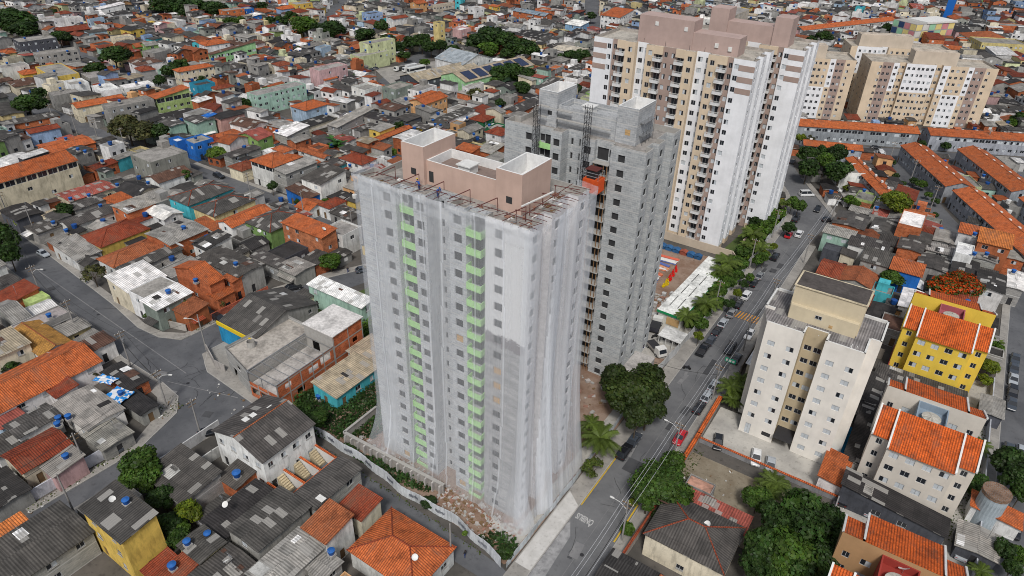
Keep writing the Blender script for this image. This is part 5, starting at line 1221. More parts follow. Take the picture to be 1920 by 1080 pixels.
# every front fold falls close to the wall, loose only at the foot
drape('front_net', front, lambda s: .25+(4.2 if s < 7 else 4.2*max(0,(12-s)/5))*.35, MZ+.25, 130,
      lambda s,t: (.25 if s < s_c-6.6 else .28)+(.14 if t < .05 else 0)+.04*math.sin(s*.7+2*t), lambda s,t: .45-.2*t,
      lambda s,t: (max(0,t-.78)/.22)**2*(2.6 if s < 9 else 1.0+2.2*max(0,(s-28)/8)), lambda s,t: .35 if any(abs(s-k-.35*math.sin(5*t+k)) < .11 for k in (8.2,13.5,17.6,20.4,26,30.8)) else 0, 11, .38)
side = outline([(28.4,-.3),(29.3,-.25),(29.3,15.5),(26,15.7)])
drape('side_net', side, lambda s: .3, MZ+.3, 130, lambda s,t: .28+.08*math.sin(s*1.3)+(.38 if 6.2 < s+3.2*t < 9.4 else 0), lambda s,t: .7-.15*t,
      lambda s,t: (max(0,t-.5)/.5)**1.6*2.2*(.4+.6*min(1,s/9))+.9*math.exp(-((s+1.5*t-7)/1.3)**2)*t, lambda s,t: .4 if any(abs(s-k-.5*math.sin(3*t+k)) < .09 for k in (3.1,8,12.5)) else 0, 23, .7)
side2 = outline([(29.3,3.5),(29.3,13.2)])
drape('side_net', side2, lambda s: 1.2, MZ+.3, 110, lambda s,t: .18, lambda s,t: 1.2-.1*t, lambda s,t: (max(0,t-.35)/.65)**1.5*2.4, lambda s,t: 0, 31)
rr = random.Random(5)
for k in range(24):
    x = .8+k*1.22; mb = MB(); mb.tube((x+.5, 1.7, MZ+.2+rr.uniform(0,.3)), (x, -.6, MZ+.35+rr.uniform(-.2,.3)), .04, n=5); mb.obj('outrigger', RUST if k % 3 else STEEL, net)
for k in range(13):
    y = .6+k*1.15; mb = MB(); mb.tube((26.9, y, MZ+.2), (29.75, y-.3, MZ+.35+rr.uniform(-.2,.3)), .04, n=5); mb.obj('outrigger', RUST, net)
for k in range(6):
    x = 2+k*4.4; mb = MB(); mb.tube((x, 1.6, MZ-.2), (x+2.2, 3.3, MZ+1.1), .07, n=5); mb.tube((x+.5, 1.2, MZ+.5), (x+4.5, 1.3, MZ+.55), .05, n=5); mb.tube((x+2.2,3.3,mzr), (x+2.2,3.3,MZ+1.1), .05, n=5); mb.obj('scaffold_frame', RUST, net)
for k in range(4):
    y = 2+k*3.2; mb = MB(); mb.tube((25.6, y, mzr), (25.6, y, MZ+1.0), .05, n=5); mb.tube((25.4, y, MZ+.9), (28.6, y+1.6, MZ+.5), .06, n=5); mb.tube((26.6, y, MZ+.4), (26.6, y+3, MZ+.4), .05, n=5); mb.obj('scaffold_frame', RUST, net)
mb = MB(); mb.box(0,-.12,0,6.4,.12,.14,0,True); o = mb.obj('walkway_board', TRIM, net); o.location = (25.6, 3.2, MZ+.9); o.rotation_euler = (0,0,math.radians(82))
describe(net, net['label'], (MX+26, MY, 20))
# --- grey block tower behind
GX, GY, GZ = -70.2, 104.6, 49.8
grey, gzr, gfirst = block_tower('block_tower', GX, GY, GZ, 18, 'tall bare grey concrete block tower under construction with orange hoist cabin', False)
BLK2 = BLOCK
a = MB(); box_block(a, 4.6, 4.4, 8.6, 11.6, gzr, gzr+6.6, .25, 2.4, 0, 1); box_block(a, 20.8, 4.4, 24.8, 11.6, gzr, gzr+6.6, .25, 2.4, 0, 1); box_block(a, 8.6, 5.0, 20.8, 10.6, gzr, gzr+4.2, .22, 1.1, 0, 0)
a.obj('rooftop_structure', [BLOCK, simple('white_render', (.66,.66,.65), .8)], grey, (.40,.41,.42))
b_ = MB(); b_.box(12.5, 7, gzr+3.1, 14.6, 8.8, gzr+4.3); b_.box(12.3, 6.8, gzr+4.3, 14.8, 9, gzr+4.45, 0, True); b_.obj('roof_hatch', TRIM, grey)
put_window(grey, (20.8,4.4), (24.8,4.4), 2.3, gzr+1.7, 1.0, 1.0, 'ply', -.02); put_window(grey, (4.6,4.4), (8.6,4.4), 2.5, gzr+2.2, .9, .8, 'hole', -.02)
for x0_, x1_, y_, z_ in ((8.8,12,4.3,3.6),(8.8,20,4.3,2.0),(5,7,3.7,2.0),(5,7.5,3.7,4.0)):
    b_ = MB(); b_.box(x0_, y_-.7, gzr+z_, x1_, y_, gzr+z_+.08, 0, True); b_.obj('work_platform', CONC, grey)
for y_, z_ in ((5.5,1.6),(5.5,3.9)):
    b_ = MB(); b_.box(24.85, y_, gzr+z_, 25.7, y_+4.6, gzr+z_+.08, 0, True)
    for q in range(4): b_.tube((25.6,y_+q*1.5,gzr),(25.6,y_+q*1.5,gzr+z_+1.1), .04, n=4)
    b_.obj('work_platform', STEEL, grey)
describe(grey, grey['label'], (GX+14, GY+7, 30))
def lattice(name, x, y, z0, z1, label):
    root = thing(name, (x,y,z0), 0, label, 'hoist mast'); h = z1-z0; s = .45
    for i, (a_, b__) in enumerate(((-s,-s),(s,-s),(s,s),(-s,s))):
        mb = MB(); mb.tube((a_,b__,0),(a_,b__,h), .055, n=4); mb.obj('upright', DARK, root)
    mb = MB(); k = 0
    while k*.9 < h-.9:
        z = k*.9; c = [(-s,-s),(s,-s),(s,s),(-s,s)]
        for q in range(4):
            p, r = c[q], c[(q+1)%4]; mb.tube((*p,z),(*r,z), .03, n=3); mb.tube((*p,z),(*r,z+.9), .03, n=3)
        k += 1
    mb.obj('bracing', DARK, root); describe(root, label, (x,y,z1-5)); return root
lattice('hoist_mast', GX+7.5, GY-.9, 0, GZ+5.0, 'dark lattice hoist mast at the left bay of the grey block tower')
lattice('hoist_mast', GX+18.0, GY-1.3, 0, GZ+6.5, 'dark lattice hoist mast carrying the orange cabin on the grey tower')
cab = thing('hoist_cabin', (GX+20.6, GY-2.2, 41.6), 0, 'orange construction hoist cabin hanging on the front of the grey block tower', 'hoist cabin')
ORC = simple('orange_cabin', (.55,.085,.02), .5)
c_ = MB(); c_.box(-1.5,-1.3,0,1.5,1.3,2.5,0,True)
for k in range(12): c_.box(-1.5+k*.25,-1.34,.1,-1.42+k*.25,-1.3,2.4); c_.box(1.5,-1.3+k*.22,.1,1.54,-1.22+k*.22,2.4)
c_.obj('cage', ORC, cab); c_ = MB()
for x_ in (-1.4,1.4):
    for y_ in (-1.2,1.2): c_.tube((x_,y_,2.5),(x_,y_,3.7), .05, n=4)
for z_ in (3.1,3.7): 
    for p, q in (((-1.4,-1.2),(1.4,-1.2)),((1.4,-1.2),(1.4,1.2)),((1.4,1.2),(-1.4,1.2)),((-1.4,1.2),(-1.4,-1.2))): c_.tube((*p,z_),(*q,z_), .045, n=4)
c_.obj('railing', STEEL, cab); c_ = MB(); c_.box(-1.0,-.9,2.52,.6,.9,4.1,0,True); c_.box(-1.3,-1.1,4.1,1.0,1.1,4.2,1,True); c_.obj('motor_housing', [DARK, RUST], cab)
describe(cab, cab['label'], (GX+20.6, GY-2.2, 43))
# --- finished towers with balconies behind (two modules wide each)
WC, TA, BE = (.74,.755,.78), (.34,.255,.22), (.60,.49,.36)
def balcony_mesh(w, d=1.15):
    mb = MB(); mb.box(-w/2,-d,-.16,w/2,0,0,0,True)
    mb.box(-w/2,-d,.95,w/2,-d+.05,1.02,0,True)
    n = int(w/.16)
    for i in range(n+1): x = -w/2+.02+i*(w-.04)/n; mb.box(x-.015,-d+.005,0,x+.015,-d+.035,.95,0)
    mb.face([(-w/2,-d+.02,.0),(w/2,-d+.02,.0),(w/2,-d+.02,.62),(-w/2,-d+.02,.62)], 1)
    for x in (-w/2+.02, w/2-.02): mb.face([(x,-d+.03,0),(x,0,0),(x,0,.62),(x,-d+.03,.62)], 1)
    for x in (-w/2, w/2-.04): mb.box(x,-d+.05,0,x+.04,0,1.0,0,True)
    return mb.mesh('balcony', [TRIM, simple('frosted_panel', (.60,.61,.62), .4)])
def white_tower(name, x0, y0, ztop, mods, label, only_right=False):
    # strips along the front: (width, setback, colour, windows[(u,w,kind)], balcony)
    S1 = [(5.4,0,'w',[(4.6,1.1)],0), (1.5,.5,'ta',[(.75,.9)],0), (2.3,.5,'tb',[],1), (2.9,0,'be',[(1.5,1.1)],0), (3.1,1.6,'w2',[(1.0,1.2),(2.4,.5)],0), (2.2,0,'be',[(1.2,1.1)],0), (2.4,.5,'tb',[],1), (3.5,.5,'ta',[(.75,.9),(2.7,.9)],0)]
    S2 = [(2.4,.5,'tb',[],1), (2.6,0,'be',[(1.4,1.1)],0), (3.5,1.6,'w2',[(1.0,1.2),(2.8,.6)],0), (2.6,0,'be',[(1.2,1.1)],0), (2.3,.5,'tb',[],1), (1.5,.5,'ta',[(.75,.9)],0), (5.4,0,'w',[(.9,1.1)],0)]
    S = S1+S2; pts = []; info = []; x = 0
    for w, sb, c, wi, bl in S:
        if pts and abs(pts[-1][1]-sb) > 1e-6: info.append(('ret', c if sb < pts[-1][1] else info[-1][1]))
        if not pts or abs(pts[-1][1]-sb) > 1e-6: pts.append((x, sb))
        info.append(('f', c, wi, bl, x, sb, w)); x += w; pts.append((x, sb))
    Wd = x
    # rebuild edges explicitly (front), then the right side with three bays, then back and left
    E = []; x = 0; prev = None
    for w, sb, c, wi, bl in S:
        if prev is not None and prev[0] != sb: E.append(((x,prev[0]),(x,sb),(c if sb < prev[0] else prev[1]),[],0))
        E.append(((x,sb),(x+w,sb),c,wi,bl)); x += w; prev = (sb, c)
    D = 15.4
    for p, q, c, wi in (((x,0),(x,3.4),'w',[(1.6,.95)]), ((x,3.4),(x-1.2,3.4),'w',[]), ((x-1.2,3.4),(x-1.2,6),'w',[(1.3,.95)]), ((x-1.2,6),(x,6),'w',[]), ((x,6),(x,9),'w',[(1.5,.95)]), ((x,9),(x-1.4,9),'w',[]), ((x-1.4,9),(x-1.4,12.2),'w',[(1.6,.95)]), ((x-1.4,12.2),(x,12.2),'w',[]), ((x,12.2),(x,D),'w',[(1.6,.95)])):
        E.append((p,q,c,wi,0))
    E += [((x,D),(0,D),'be',[],0), ((0,D),(0,0),'w',[],0)]
    poly = [e[0] for e in E]; root = thing(name, (x0,y0,0), 0, label, 'apartment tower'); par = .8; zr = ztop-par; floors = 19; first = zr-floors*FH
    mats = {'w':(WC,), 'w2':(WC,), 'ta':(TA,), 'tb':(TA,), 'be':(BE,)}; walls = {}; W = []; B = []
    for i, (p,q,c,wi,bl) in enumerate(E):
        L = math.hypot(q[0]-p[0],q[1]-p[1]); ops = []
        for f in range(-1 if first > 1 else 0, floors):
            z = first+f*FH
            if z < -.5: continue
            for u,w in wi:
                hh = 1.25; k = rnd.choice(['g','g','g','s1','s2','ss']) if i < 30 else 'g'
                ops.append((u-w/2,u+w/2,z+1.0,z+1.0+hh)); W.append((i,u,z+1.0,w,hh,k))
            if bl: ops.append((.35,L-.35,z+.05,z+2.25)); W.append((i,L/2,z+.05,L-.7,2.2,rnd.choice(['g','g','g','s1']))); B.append((i,z))
        base = 'bb' if c in ('w','be','w2') else c
        bandz = first + 1*FH
        key = c[0]+c[1:] ; col = mats[c][0]
        for zz0, zz1, cc in ((0, bandz, BE if c in ('w','w2','be') else col), (bandz, ztop, col)):
            walls.setdefault(cc, MB()); panel(walls[cc], p, q, zz0, zz1, [o for o in ops if o[2] >= zz0-.01 and o[3] <= zz1+.01], .18)
    for cc, mb in walls.items(): mb.obj('wall', FINE, root, cc)
    # taupe bands beside the top windows of the white corner bays
    bd = MB()
    for f in range(floors-3, floors):
        z = first+f*FH+.85; bd.box(0,-.05,z,3.9,-.003,z+1.35,0,True); bd.box(Wd-3.9,-.05,z,Wd-.0,-.003,z+1.35,0,True)
    bd.obj('painted_band', FINE, root, TA)
    # beige beam over each balcony column, parapet
    for i, (p,q,c,wi,bl) in enumerate(E):
        if bl: mb = MB(); mb.box(p[0]-.0,-.02,ztop-2.0,q[0]+.0,p[1]-.003,ztop,0,True); mb.obj('top_beam', FINE, root, BE)
    rb = MB(); ear_face(rb, poly, zr); rb.obj('roof_deck', SLAB, root, (.42,.39,.34))
    cp = MB()
    for (p,q,c,wi,bl) in E:
        L = math.hypot(q[0]-p[0],q[1]-p[1]); dx,dy = (q[0]-p[0])/L,(q[1]-p[1])/L; ix,iy = -dy*.18,dx*.18
        cp.face([(*p,ztop),(*q,ztop),(q[0]+ix,q[1]+iy,ztop),(p[0]+ix,p[1]+iy,ztop)]); cp.face([(p[0]+ix,p[1]+iy,ztop),(q[0]+ix,q[1]+iy,ztop),(q[0]+ix,q[1]+iy,zr),(p[0]+ix,p[1]+iy,zr)])
    cp.obj('parapet_cap', SLAB, root, (.36,.33,.30))
    ph = MB(); 
    if not only_right:
        ph.prism([(10.5,4.5),(25.5,4.5),(25.5,10.5),(10.5,10.5)], zr, zr+7.0); ph.prism([(25.5,4.7),(37.5,4.7),(37.5,10.3),(25.5,10.3)], zr, zr+4.4)
    else:
        ph.prism([(16,4.5),(21,4.5),(21,10.5),(16,10.5)], zr, zr+7.6); ph.prism([(21,5),(33.5,5),(33.5,10),(21,10)], zr, zr+4.6); ph.prism([(33.5,4.5),(38,4.5),(38,10.5),(33.5,10.5)], zr, zr+7.2)
    ph.obj('rooftop_block', FINE, root, (.40,.30,.27))
    if not only_right:
        for xx, zz in ((15,4.8),(23,4.4),(31.5,1.6),(35,1.2)):
            mb = MB(); mb.box(xx,4.38,zr+zz,xx+.9,4.5 if xx < 25.5 else 4.7,zr+zz+1.0); mb.obj('vent_panel', TRIM, root)
        for xx in (13.5,19.5,26,30):
            mb = MB(); mb.tube((xx,1.9,zr),(xx,1.9,zr+1.8), .05, n=4); mb.obj('mast', DARK, root)
    add_windows(root, poly, W, .16, 100, cx=x0, cy=y0)
    bm = balcony_mesh(2.35, 1.3); lst = sorted(B, key=lambda t: -t[1])
    for i, z in lst[:95]:
        p, q = E[i][0], E[i][1]; o = link('balcony', bm, root); o.location = ((p[0]+q[0])/2, p[1], z)
    describe(root, label, (x0+25, y0, 30)); return root
white_tower('apartment_tower', -87.2, 172.3, 51.8, 2, 'very tall white and beige balcony tower directly behind the grey block tower')
white_tower('apartment_tower', -80.5, 192.0, 51.8, 2, 'second tall white and beige tower mostly hidden behind the first, toward the right', True)
for p in ([(-90,170),(-34,170),(-34,210),(-90,210)],): mark(p)
# --- nine storey beige complex further right, turned 26 degrees
def wide_block(x0, y0, yaw, width, depth, ztop, strips, label, ph, sidecols=3):
    root = thing('apartment_block', (x0,y0,0), math.radians(yaw), label, 'apartment block'); floors = 9; par = .8; zr = ztop-par; first = zr-floors*2.68; walls = {}; W = []; E = []; x = 0; prev = None
    tot = sum(s[0] for s in strips); k_ = width/tot
    for w, sb, c, wi in strips:
        w *= k_; wi = [(u*k_, ww) for u, ww in wi]
        if prev is not None and prev != sb: E.append(((x,prev),(x,sb),'be',[]))
        E.append(((x,sb),(x+w,sb),c,wi)); x += w; prev = sb
    E += [((x,prev),(x,depth),'be',[(depth*(i+.5)/sidecols,.9) for i in range(sidecols)]), ((x,depth),(0,depth),'be',[]), ((0,depth),(0,strips[0][1]),'be',[(depth*(i+.5)/sidecols,.9) for i in range(sidecols)])]
    for i, (p,q,c,wi) in enumerate(E):
        ops = {0:[],1:[]}
        for f in range(floors):
            z = first+f*2.68+1.0
            if z < .3: continue
            for u,w in wi: ops[1 if f >= 5 else 0].append((u-w/2,u+w/2,z,z+1.1)); W.append((i,u,z,w,1.1,rnd.choice(['g','g','g','s1','ss'])))
        zm = first+5*2.68; cc = {'w':(WC,BE),'be':(BE,BE),'ta':(TA,TA),'x':(BE,WC)}[c]
        for g_, (za, zb, col) in enumerate(((0,zm,cc[1]),(zm,ztop,cc[0]))): walls.setdefault(col, MB()); panel(walls[col], p, q, za, zb, ops[g_], .14)
    for cc, mb in walls.items(): mb.obj('wall', FINE, root, cc)
    poly = [e[0] for e in E]; rb = MB(); ear_face(rb, poly, zr); rb.obj('roof_deck', SLAB, root, (.42,.38,.32))
    cp = MB()
    for (p,q,c,wi) in E:
        L = math.hypot(q[0]-p[0],q[1]-p[1]); dx,dy = (q[0]-p[0])/L,(q[1]-p[1])/L; ix,iy = -dy*.2,dx*.2
        cp.face([(*p,ztop),(*q,ztop),(q[0]+ix,q[1]+iy,ztop),(p[0]+ix,p[1]+iy,ztop)]); cp.face([(p[0]+ix,p[1]+iy,ztop),(q[0]+ix,q[1]+iy,ztop),(q[0]+ix,q[1]+iy,zr),(p[0]+ix,p[1]+iy,zr)])
    cp.obj('parapet_cap', SLAB, root, (.40,.36,.31))
    for xa, xb, hh in ph:
        mb = MB(); mb.prism([(xa,4),(xb,4),(xb,10),(xa,10)], zr, zr+hh); mb.box(xa+.4,4.4,zr+hh,xb-.4,9.6,zr+hh+.12,1); mb.obj('rooftop_block', [FINE, SLAB], root, (.50,.43,.35))
    yr = math.radians(yaw); c_, s_ = math.cos(yr), math.sin(yr)
    add_windows(root, poly, W, .12, 100, cx=x0, cy=y0)
    describe(root, label, (x0+c_*width/2, y0+s_*width/2, 12)); mark(rect(x0+c_*width/2-s_*depth/2, y0+s_*width/2+c_*depth/2, width+4, depth+4, yaw))
A_S = [(4.2,0,'be',[(3.6,1.0)]),(4.0,.0,'ta',[(.9,1.0),(2.6,1.2)]),(2.0,0,'w',[(1.0,1.1)]),(2.6,1.6,'be',[(.8,.7),(2.0,1.0)]),(8.4,0,'w',[(1.0,1.1),(2.8,1.1),(4.6,1.0),(6.1,1.0),(7.7,1.1)]),(2.2,0,'w',[(1.1,1.1)]),(2.4,1.6,'be',[(.6,.6),(1.7,1.1)]),(2.6,0,'w',[(1.3,1.1)]),(6.4,0,'x',[(1.0,1.1),(2.9,1.1),(4.9,1.1)]),(2.0,0,'w',[(1.0,1.1)]),(4.0,0,'ta',[(1.0,1.1),(2.8,1.0)]),(4.4,0,'be',[(1.2,1.1)])]
wide_block(-35.5, 322.5, 24.2, 48.6, 15, 25, A_S, 'rightmost wide nine storey beige and white block with a long rooftop box', [(17,34,5)])
B_S = [(2.6,0,'w',[(1.3,1.1)]),(6.4,0,'x',[(1.0,1.1),(2.9,1.1),(4.9,1.1)]),(2.2,0,'w',[(1.1,1.1)]),(3.6,0,'ta',[(1.0,1.1),(2.6,1.0)]),(4.2,0,'be',[(1.4,1.1)])]
wide_block(-58.5, 311.5, 24.2, 19.5, 15, 25, B_S, 'narrow visible end of a nine storey beige block beside the white tower', [(2,8,5)])
wide_block(-47.5, 343, 24.2, 42, 14, 26, [(2,0,'be',[]),(8,0,'w',[(1,1),(2.6,1),(4.2,1),(5.8,1),(7.2,1)]),(2,1.6,'w',[(1,1)]),(8,0,'be',[(1.2,1),(3,1),(4.8,1),(6.6,1)]),(2.4,0,'w',[(1.2,1)]),(5,0,'ta',[(1.2,1),(3,1)]),(5,0,'be',[(1.2,1)])], 'rear nine storey beige block showing only its top floor windows', [(4,26,5)])
# --- ten storey beige building on the right
def beige_block():
    x0, y0, zt = -15.9, 105.6, 25.2
    E = [((0,0),(6.2,0)),((6.2,0),(6.2,2.4)),((6.2,2.4),(9.6,2.4)),((9.6,2.4),(9.6,0)),((9.6,0),(15.8,0)),((15.8,0),(15.8,5)),((15.8,5),(17.5,5)),((17.5,5),(17.5,12.5)),((17.5,12.5),(-1.7,12.5)),((-1.7,12.5),(-1.7,5)),((-1.7,5),(0,5))]
    poly = [e[0] for e in E]; root = thing('apartment_block', (x0,y0,0), 0, 'nine storey cream apartment block with two front wings and grey corrugated roofs', 'apartment block'); W = []; mb = MB(); mb2 = MB()
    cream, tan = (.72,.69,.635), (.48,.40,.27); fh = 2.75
    for i, (p,q) in enumerate(E):
        L = math.hypot(q[0]-p[0],q[1]-p[1]); ops = []
        if i in (0,4,2,5,7):
            us = {0:[1.5,4.7],4:[1.6,4.7],2:[.9,2.5],5:[2.5],7:[2.0,5.2]}[i]
            for f in range(9):
                z = .45+f*fh+.9
                if z+1.1 > zt-.8: continue
                for u in us:
                    if i in (0,) and f == 0: continue
                    if i == 2 and f == 0: continue
                    w = 1.25; k = rnd.choice(['ss','ss','ss','s1','s2']) if i != 2 else rnd.choice(['g','s1','ss','g'])
                    ops.append((u-w/2,u+w/2,z,z+1.05)); W.append((i,u,z,w,1.05,k))
        if i == 0: ops += [(1.0,2.0,.1,2.5),(4.1,5.7,1.0,2.0)]; W += [(0,1.5,.1,1.0,2.4,'ss'),(0,4.9,1.0,1.6,1.0,'hole')]
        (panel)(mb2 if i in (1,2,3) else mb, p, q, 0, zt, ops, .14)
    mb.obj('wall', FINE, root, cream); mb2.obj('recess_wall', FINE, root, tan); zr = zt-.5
    rb = MB(); ear_face(rb, poly, zr); rb.obj('roof', FIBRE, root, (.21,.20,.20))
    cp = MB()
    for (p,q) in E:
        L = math.hypot(q[0]-p[0],q[1]-p[1]); dx,dy = (q[0]-p[0])/L,(q[1]-p[1])/L; ix,iy = -dy*.3,dx*.3
        cp.face([(*p,zt),(*q,zt),(q[0]+ix,q[1]+iy,zt),(p[0]+ix,p[1]+iy,zt)]); cp.face([(p[0]+ix,p[1]+iy,zt),(q[0]+ix,q[1]+iy,zt),(q[0]+ix,q[1]+iy,zr),(p[0]+ix,p[1]+iy,zr)])
    cp.obj('parapet_cap', TRIM, root)
    ph = MB(); ph.prism([(2.2,5),(13.6,5),(13.6,10.6),(2.2,10.6)], zr, zt+5.6); ph.box(2.0,4.8,zt+5.6,13.8,10.8,zt+5.75,1,True); ph.prism([(2.4,4.2),(13.4,4.2),(13.4,5.0),(2.4,5.0)], zr, zt+2.2)
    ph.obj('rooftop_block', [FINE, SLAB], root, (.56,.485,.345)); put_window(root, (2.4,4.2), (13.4,4.2), 4.8, zt+.9, 1.1, .7, 'g', -.02); put_window(root, (2.4,4.2), (13.4,4.2), 7.0, zt-.1, .6, .6, 'ply', -.02)
    tk = MB(); tk.face([(2.3,5.1,zt+5.77),(13.5,5.1,zt+5.77),(13.5,10.5,zt+5.77),(2.3,10.5,zt+5.77)]); tk.obj('roof_covering', SLAB, root, (.08,.07,.065))
    cn = MB(); cn.thick([[(6.3,-1.2,2.6),(9.5,-1.2,2.6),(9.5,2.3,2.9),(6.3,2.3,2.9)]], .08); cn.obj('entrance_canopy', DARK, root)
    for i in range(26):
        u = rnd.uniform(.5,15.2); s = MB(); s.tube((u,rnd.uniform(.6,1.9),zr),(u,rnd.uniform(.6,1.9),zr+.35), .06, n=4); 
        if i < 10: s.obj('roof_vent', TRIM, root)
    add_windows(root, poly, W, .12, 100, cx=x0, cy=y0); describe(root, root['label'], (x0+8,y0,14))
beige_block(); mark([(-20,100),(3,100),(3,122),(-20,122)])
# --- small estate blocks with orange roofs: front slab, rear slab, core with water tank
def estate_block(x0, y0, h, wall, wallback, label, core, w=9.8):
    root = thing('apartment_block', (x0,y0,0), 0, label, 'apartment block'); W = []; f_h = 2.75; zt = h; mats = MB(); wing = 2.7
    def slab_(ya, yb, front):
        # middle part
        for k,(xa,xb,s) in enumerate(((0,w,0),(-wing,0,2.2),(w,w+wing,2.2))):
            a0, b0 = (ya+s, yb) if front else (ya, yb-s); top_lo, top_hi = h, h+2.4
            c = [(xa,a0),(xb,a0),(xb,b0),(xa,b0)]
            for e in range(4):
                p, q = c[e], c[(e+1)%4]; L = math.hypot(q[0]-p[0],q[1]-p[1]); ops = []
                if e == 0:
                    us = [w*(i+.5)/4 for i in range(4)] if k == 0 else [wing/2]
                    for f in range(4):
                        z = .4+f*f_h+.95; ww = 1.35 if k == 0 else .95
                        if not front and f < 3 and False: continue
                        if not front: us2 = us[:1]+us[-1:] if k == 0 else us
                        else: us2 = us
                        for u in us2: ops.append((u-ww/2,u+ww/2,z,z+1.15)); OPS.append((p,q,u,z,ww,1.15))
                panel(mats, p, q, 0, zt if True else 0, ops, .13)
            # sloping top: low at the outer edge, high toward the middle
            lo, hi = (a0,b0) if front else (b0,a0)
            if hi > lo: mats.face([(xb,hi,zt),(xa,hi,zt),(xa,hi,zt+2.4),(xb,hi,zt+2.4)][::1]); mats.face([(xb,lo,zt),(xb,hi,zt),(xb,hi,zt+2.4)]); mats.face([(xa,hi,zt),(xa,lo,zt),(xa,hi,zt+2.4)])
            else: mats.face([(xa,hi,zt),(xb,hi,zt),(xb,hi,zt+2.4),(xa,hi,zt+2.4)]); mats.face([(xb,hi,zt),(xb,lo,zt),(xb,hi,zt+2.4)]); mats.face([(xa,lo,zt),(xa,hi,zt),(xa,hi,zt+2.4)])
            rb = MB(); d = .45 if hi > lo else -.45; xe = .0
            z_lo = zt+.05-.1; pts = [(xa-xe,lo-d,z_lo),(xb+xe,lo-d,z_lo),(xb+xe,hi,zt+2.5),(xa-xe,hi,zt+2.5)]
            if hi < lo: pts = pts[::-1]
            rb.thick([pts], .12); rb.obj('roof', TILE, root, (.58,.115,.02))
            for xx in (xa, xb):
                cb = MB(); off = .0; cb.thick([[(xx-.14,lo-d,z_lo+.28),(xx+.14,lo-d,z_lo+.28),(xx+.14,hi,zt+2.78),(xx-.14,hi,zt+2.78)] if hi > lo else [(xx+.14,lo-d,z_lo+.28),(xx-.14,lo-d,z_lo+.28),(xx-.14,hi,zt+2.78),(xx+.14,hi,zt+2.78)]], .4); cb.obj('gable_coping', TRIM, root)
    OPS = []; slab_(0, 7.2, True); mats.obj('wall', FINE, root, wall); mats = MB(); slab_(13.4, 21, False); mats.obj('wall', FINE, root, wall)
    for p,q,u,z,ww,hh in OPS: put_window(root, p, q, u, z, ww, hh, rnd.choice(['g','ss','s1','s2','ss']) if ww > 1 else 'g', .11)
    cm = MB(); box_block(cm, w/2-2.3, 7.2, w/2+2.3, 13.4, 0, h+1.6, .2, 1.3); cm.obj('stair_core', FINE, root, core)
    tk = MB()
    for i in range(20):
        a_, b_ = 2*math.pi*i/20, 2*math.pi*(i+1)/20; C = lambda a,r,z: (w/2+math.cos(a)*r, 10.2+math.sin(a)*r, z)
        tk.face([C(a_,1.5,h+.3),C(b_,1.5,h+.3),C(b_,1.5,h+1.2),C(a_,1.5,h+1.2)]); tk.face([C(a_,1.5,h+1.2),C(b_,1.5,h+1.2),(w/2,10.2,h+1.45)])
    tk.obj('tank_lid', SLAB, root, (.42,.40,.35)); describe(root, label, (x0+w/2,y0,h*.6)); LANDMARKS[label] = 0
estate_block(7.6, 102.6, 11.6, (.57,.53,.47), 0, 'cream five storey estate block with orange tiled roofs below the yellow one', (.22,.28,.34))
estate_block(7.3, 140.4, 11.6, (.72,.51,.07), 0, 'bright yellow estate block with orange tiled roofs and a pink tank core', (.36,.10,.12))
estate_block(7.6, 64.6, 11.6, (.40,.24,.12), 0, 'estate block with tan walls and dark red core in the bottom right corner', (.30,.04,.03))
for k in (64,102,140): mark([(3,k-2),(22,k-2),(22,k+22),(3,k+22)])
# ------------------------------------------------------------ particular buildings
WN['rw'] = 'blue grey'; COL['rw'] = (.30,.325,.36)
def rowhouses(x, y, yaw, length, w, h, label, wc='rw'):
    t = math.radians(yaw); cx, cy = x+math.cos(t)*length/2-math.sin(t)*w/2, y+math.sin(t)*length/2+math.cos(t)*w/2
    r = house(cx, cy, length, w, yaw, h, 'gx', 'O', wc, 'win=long', label, 'row_house_block', 'row of houses', 'rows of attached houses with orange roofs')
    n = int(length/5)
    for i in range(n):
        mb = MB(); X = -length/2+(i+.5)*length/n; mb.box(X-.45,.5,h+.95,X+.45,1.1,h+1.5,0,True); mb.obj('roof_vent', TRIM, r)
    for i in range(int(length/5)-1):
        pass
rowhouses(-13.2, 281.3, -62, 37.5, 9, 6, 'left upper diagonal row of houses with long orange roof')
rowhouses(6.8, 245.6, -62, 46, 9, 6, 'lowest diagonal row of houses with long orange roof')
rowhouses(4.5, 290, -62, 38, 9.5, 6, 'right upper diagonal row of houses with long orange roof')
rowhouses(24.5, 252, -62, 30, 9, 6, 'orange roofed diagonal row of houses cut off by the right edge')
rowhouses(-49.9, 280.7, 26, 45, 8.6, 6, 'orange roofed row of houses below the beige blocks, left part')
rowhouses(-5.5, 301.5, 26, 62, 8.6, 6, 'orange roofed row of houses below the beige blocks, running to the right edge')
rowhouses(-27.5, 257.5, -60, 31, 4.6, 5, 'narrow orange roofed row left of the white van')
rowhouses(-43, 262.5, 20, 20, 6, 5, 'short orange roofed row above the dense trees by the bend')
rowhouses(-95, 472, 62.5, 90, 8.5, 6.5, 'far white row of houses with long orange roof left of the colourful school', 'w')
house(-24.5, 247, 9, 8, -60, 5, 'flat', 'S', 'w', 'win=1', 'white flat roofed house between the dense trees and the narrow orange row')
COL['bl2'] = (.30,.34,.38)
house(-211, 277, 19, 21, -8, 8, 'gx', 'bl2', 'w', '', 'metal hall with skylight strips left of the solar roof', 'warehouse', 'warehouse', 'halls by the truck yard')
house(-207.5, 254, 13, 38, -9, 6.5, 'gy', 'be', 'k', '', 'long low beige roofed hall beside the truck yard', 'warehouse', 'warehouse', 'halls by the truck yard')
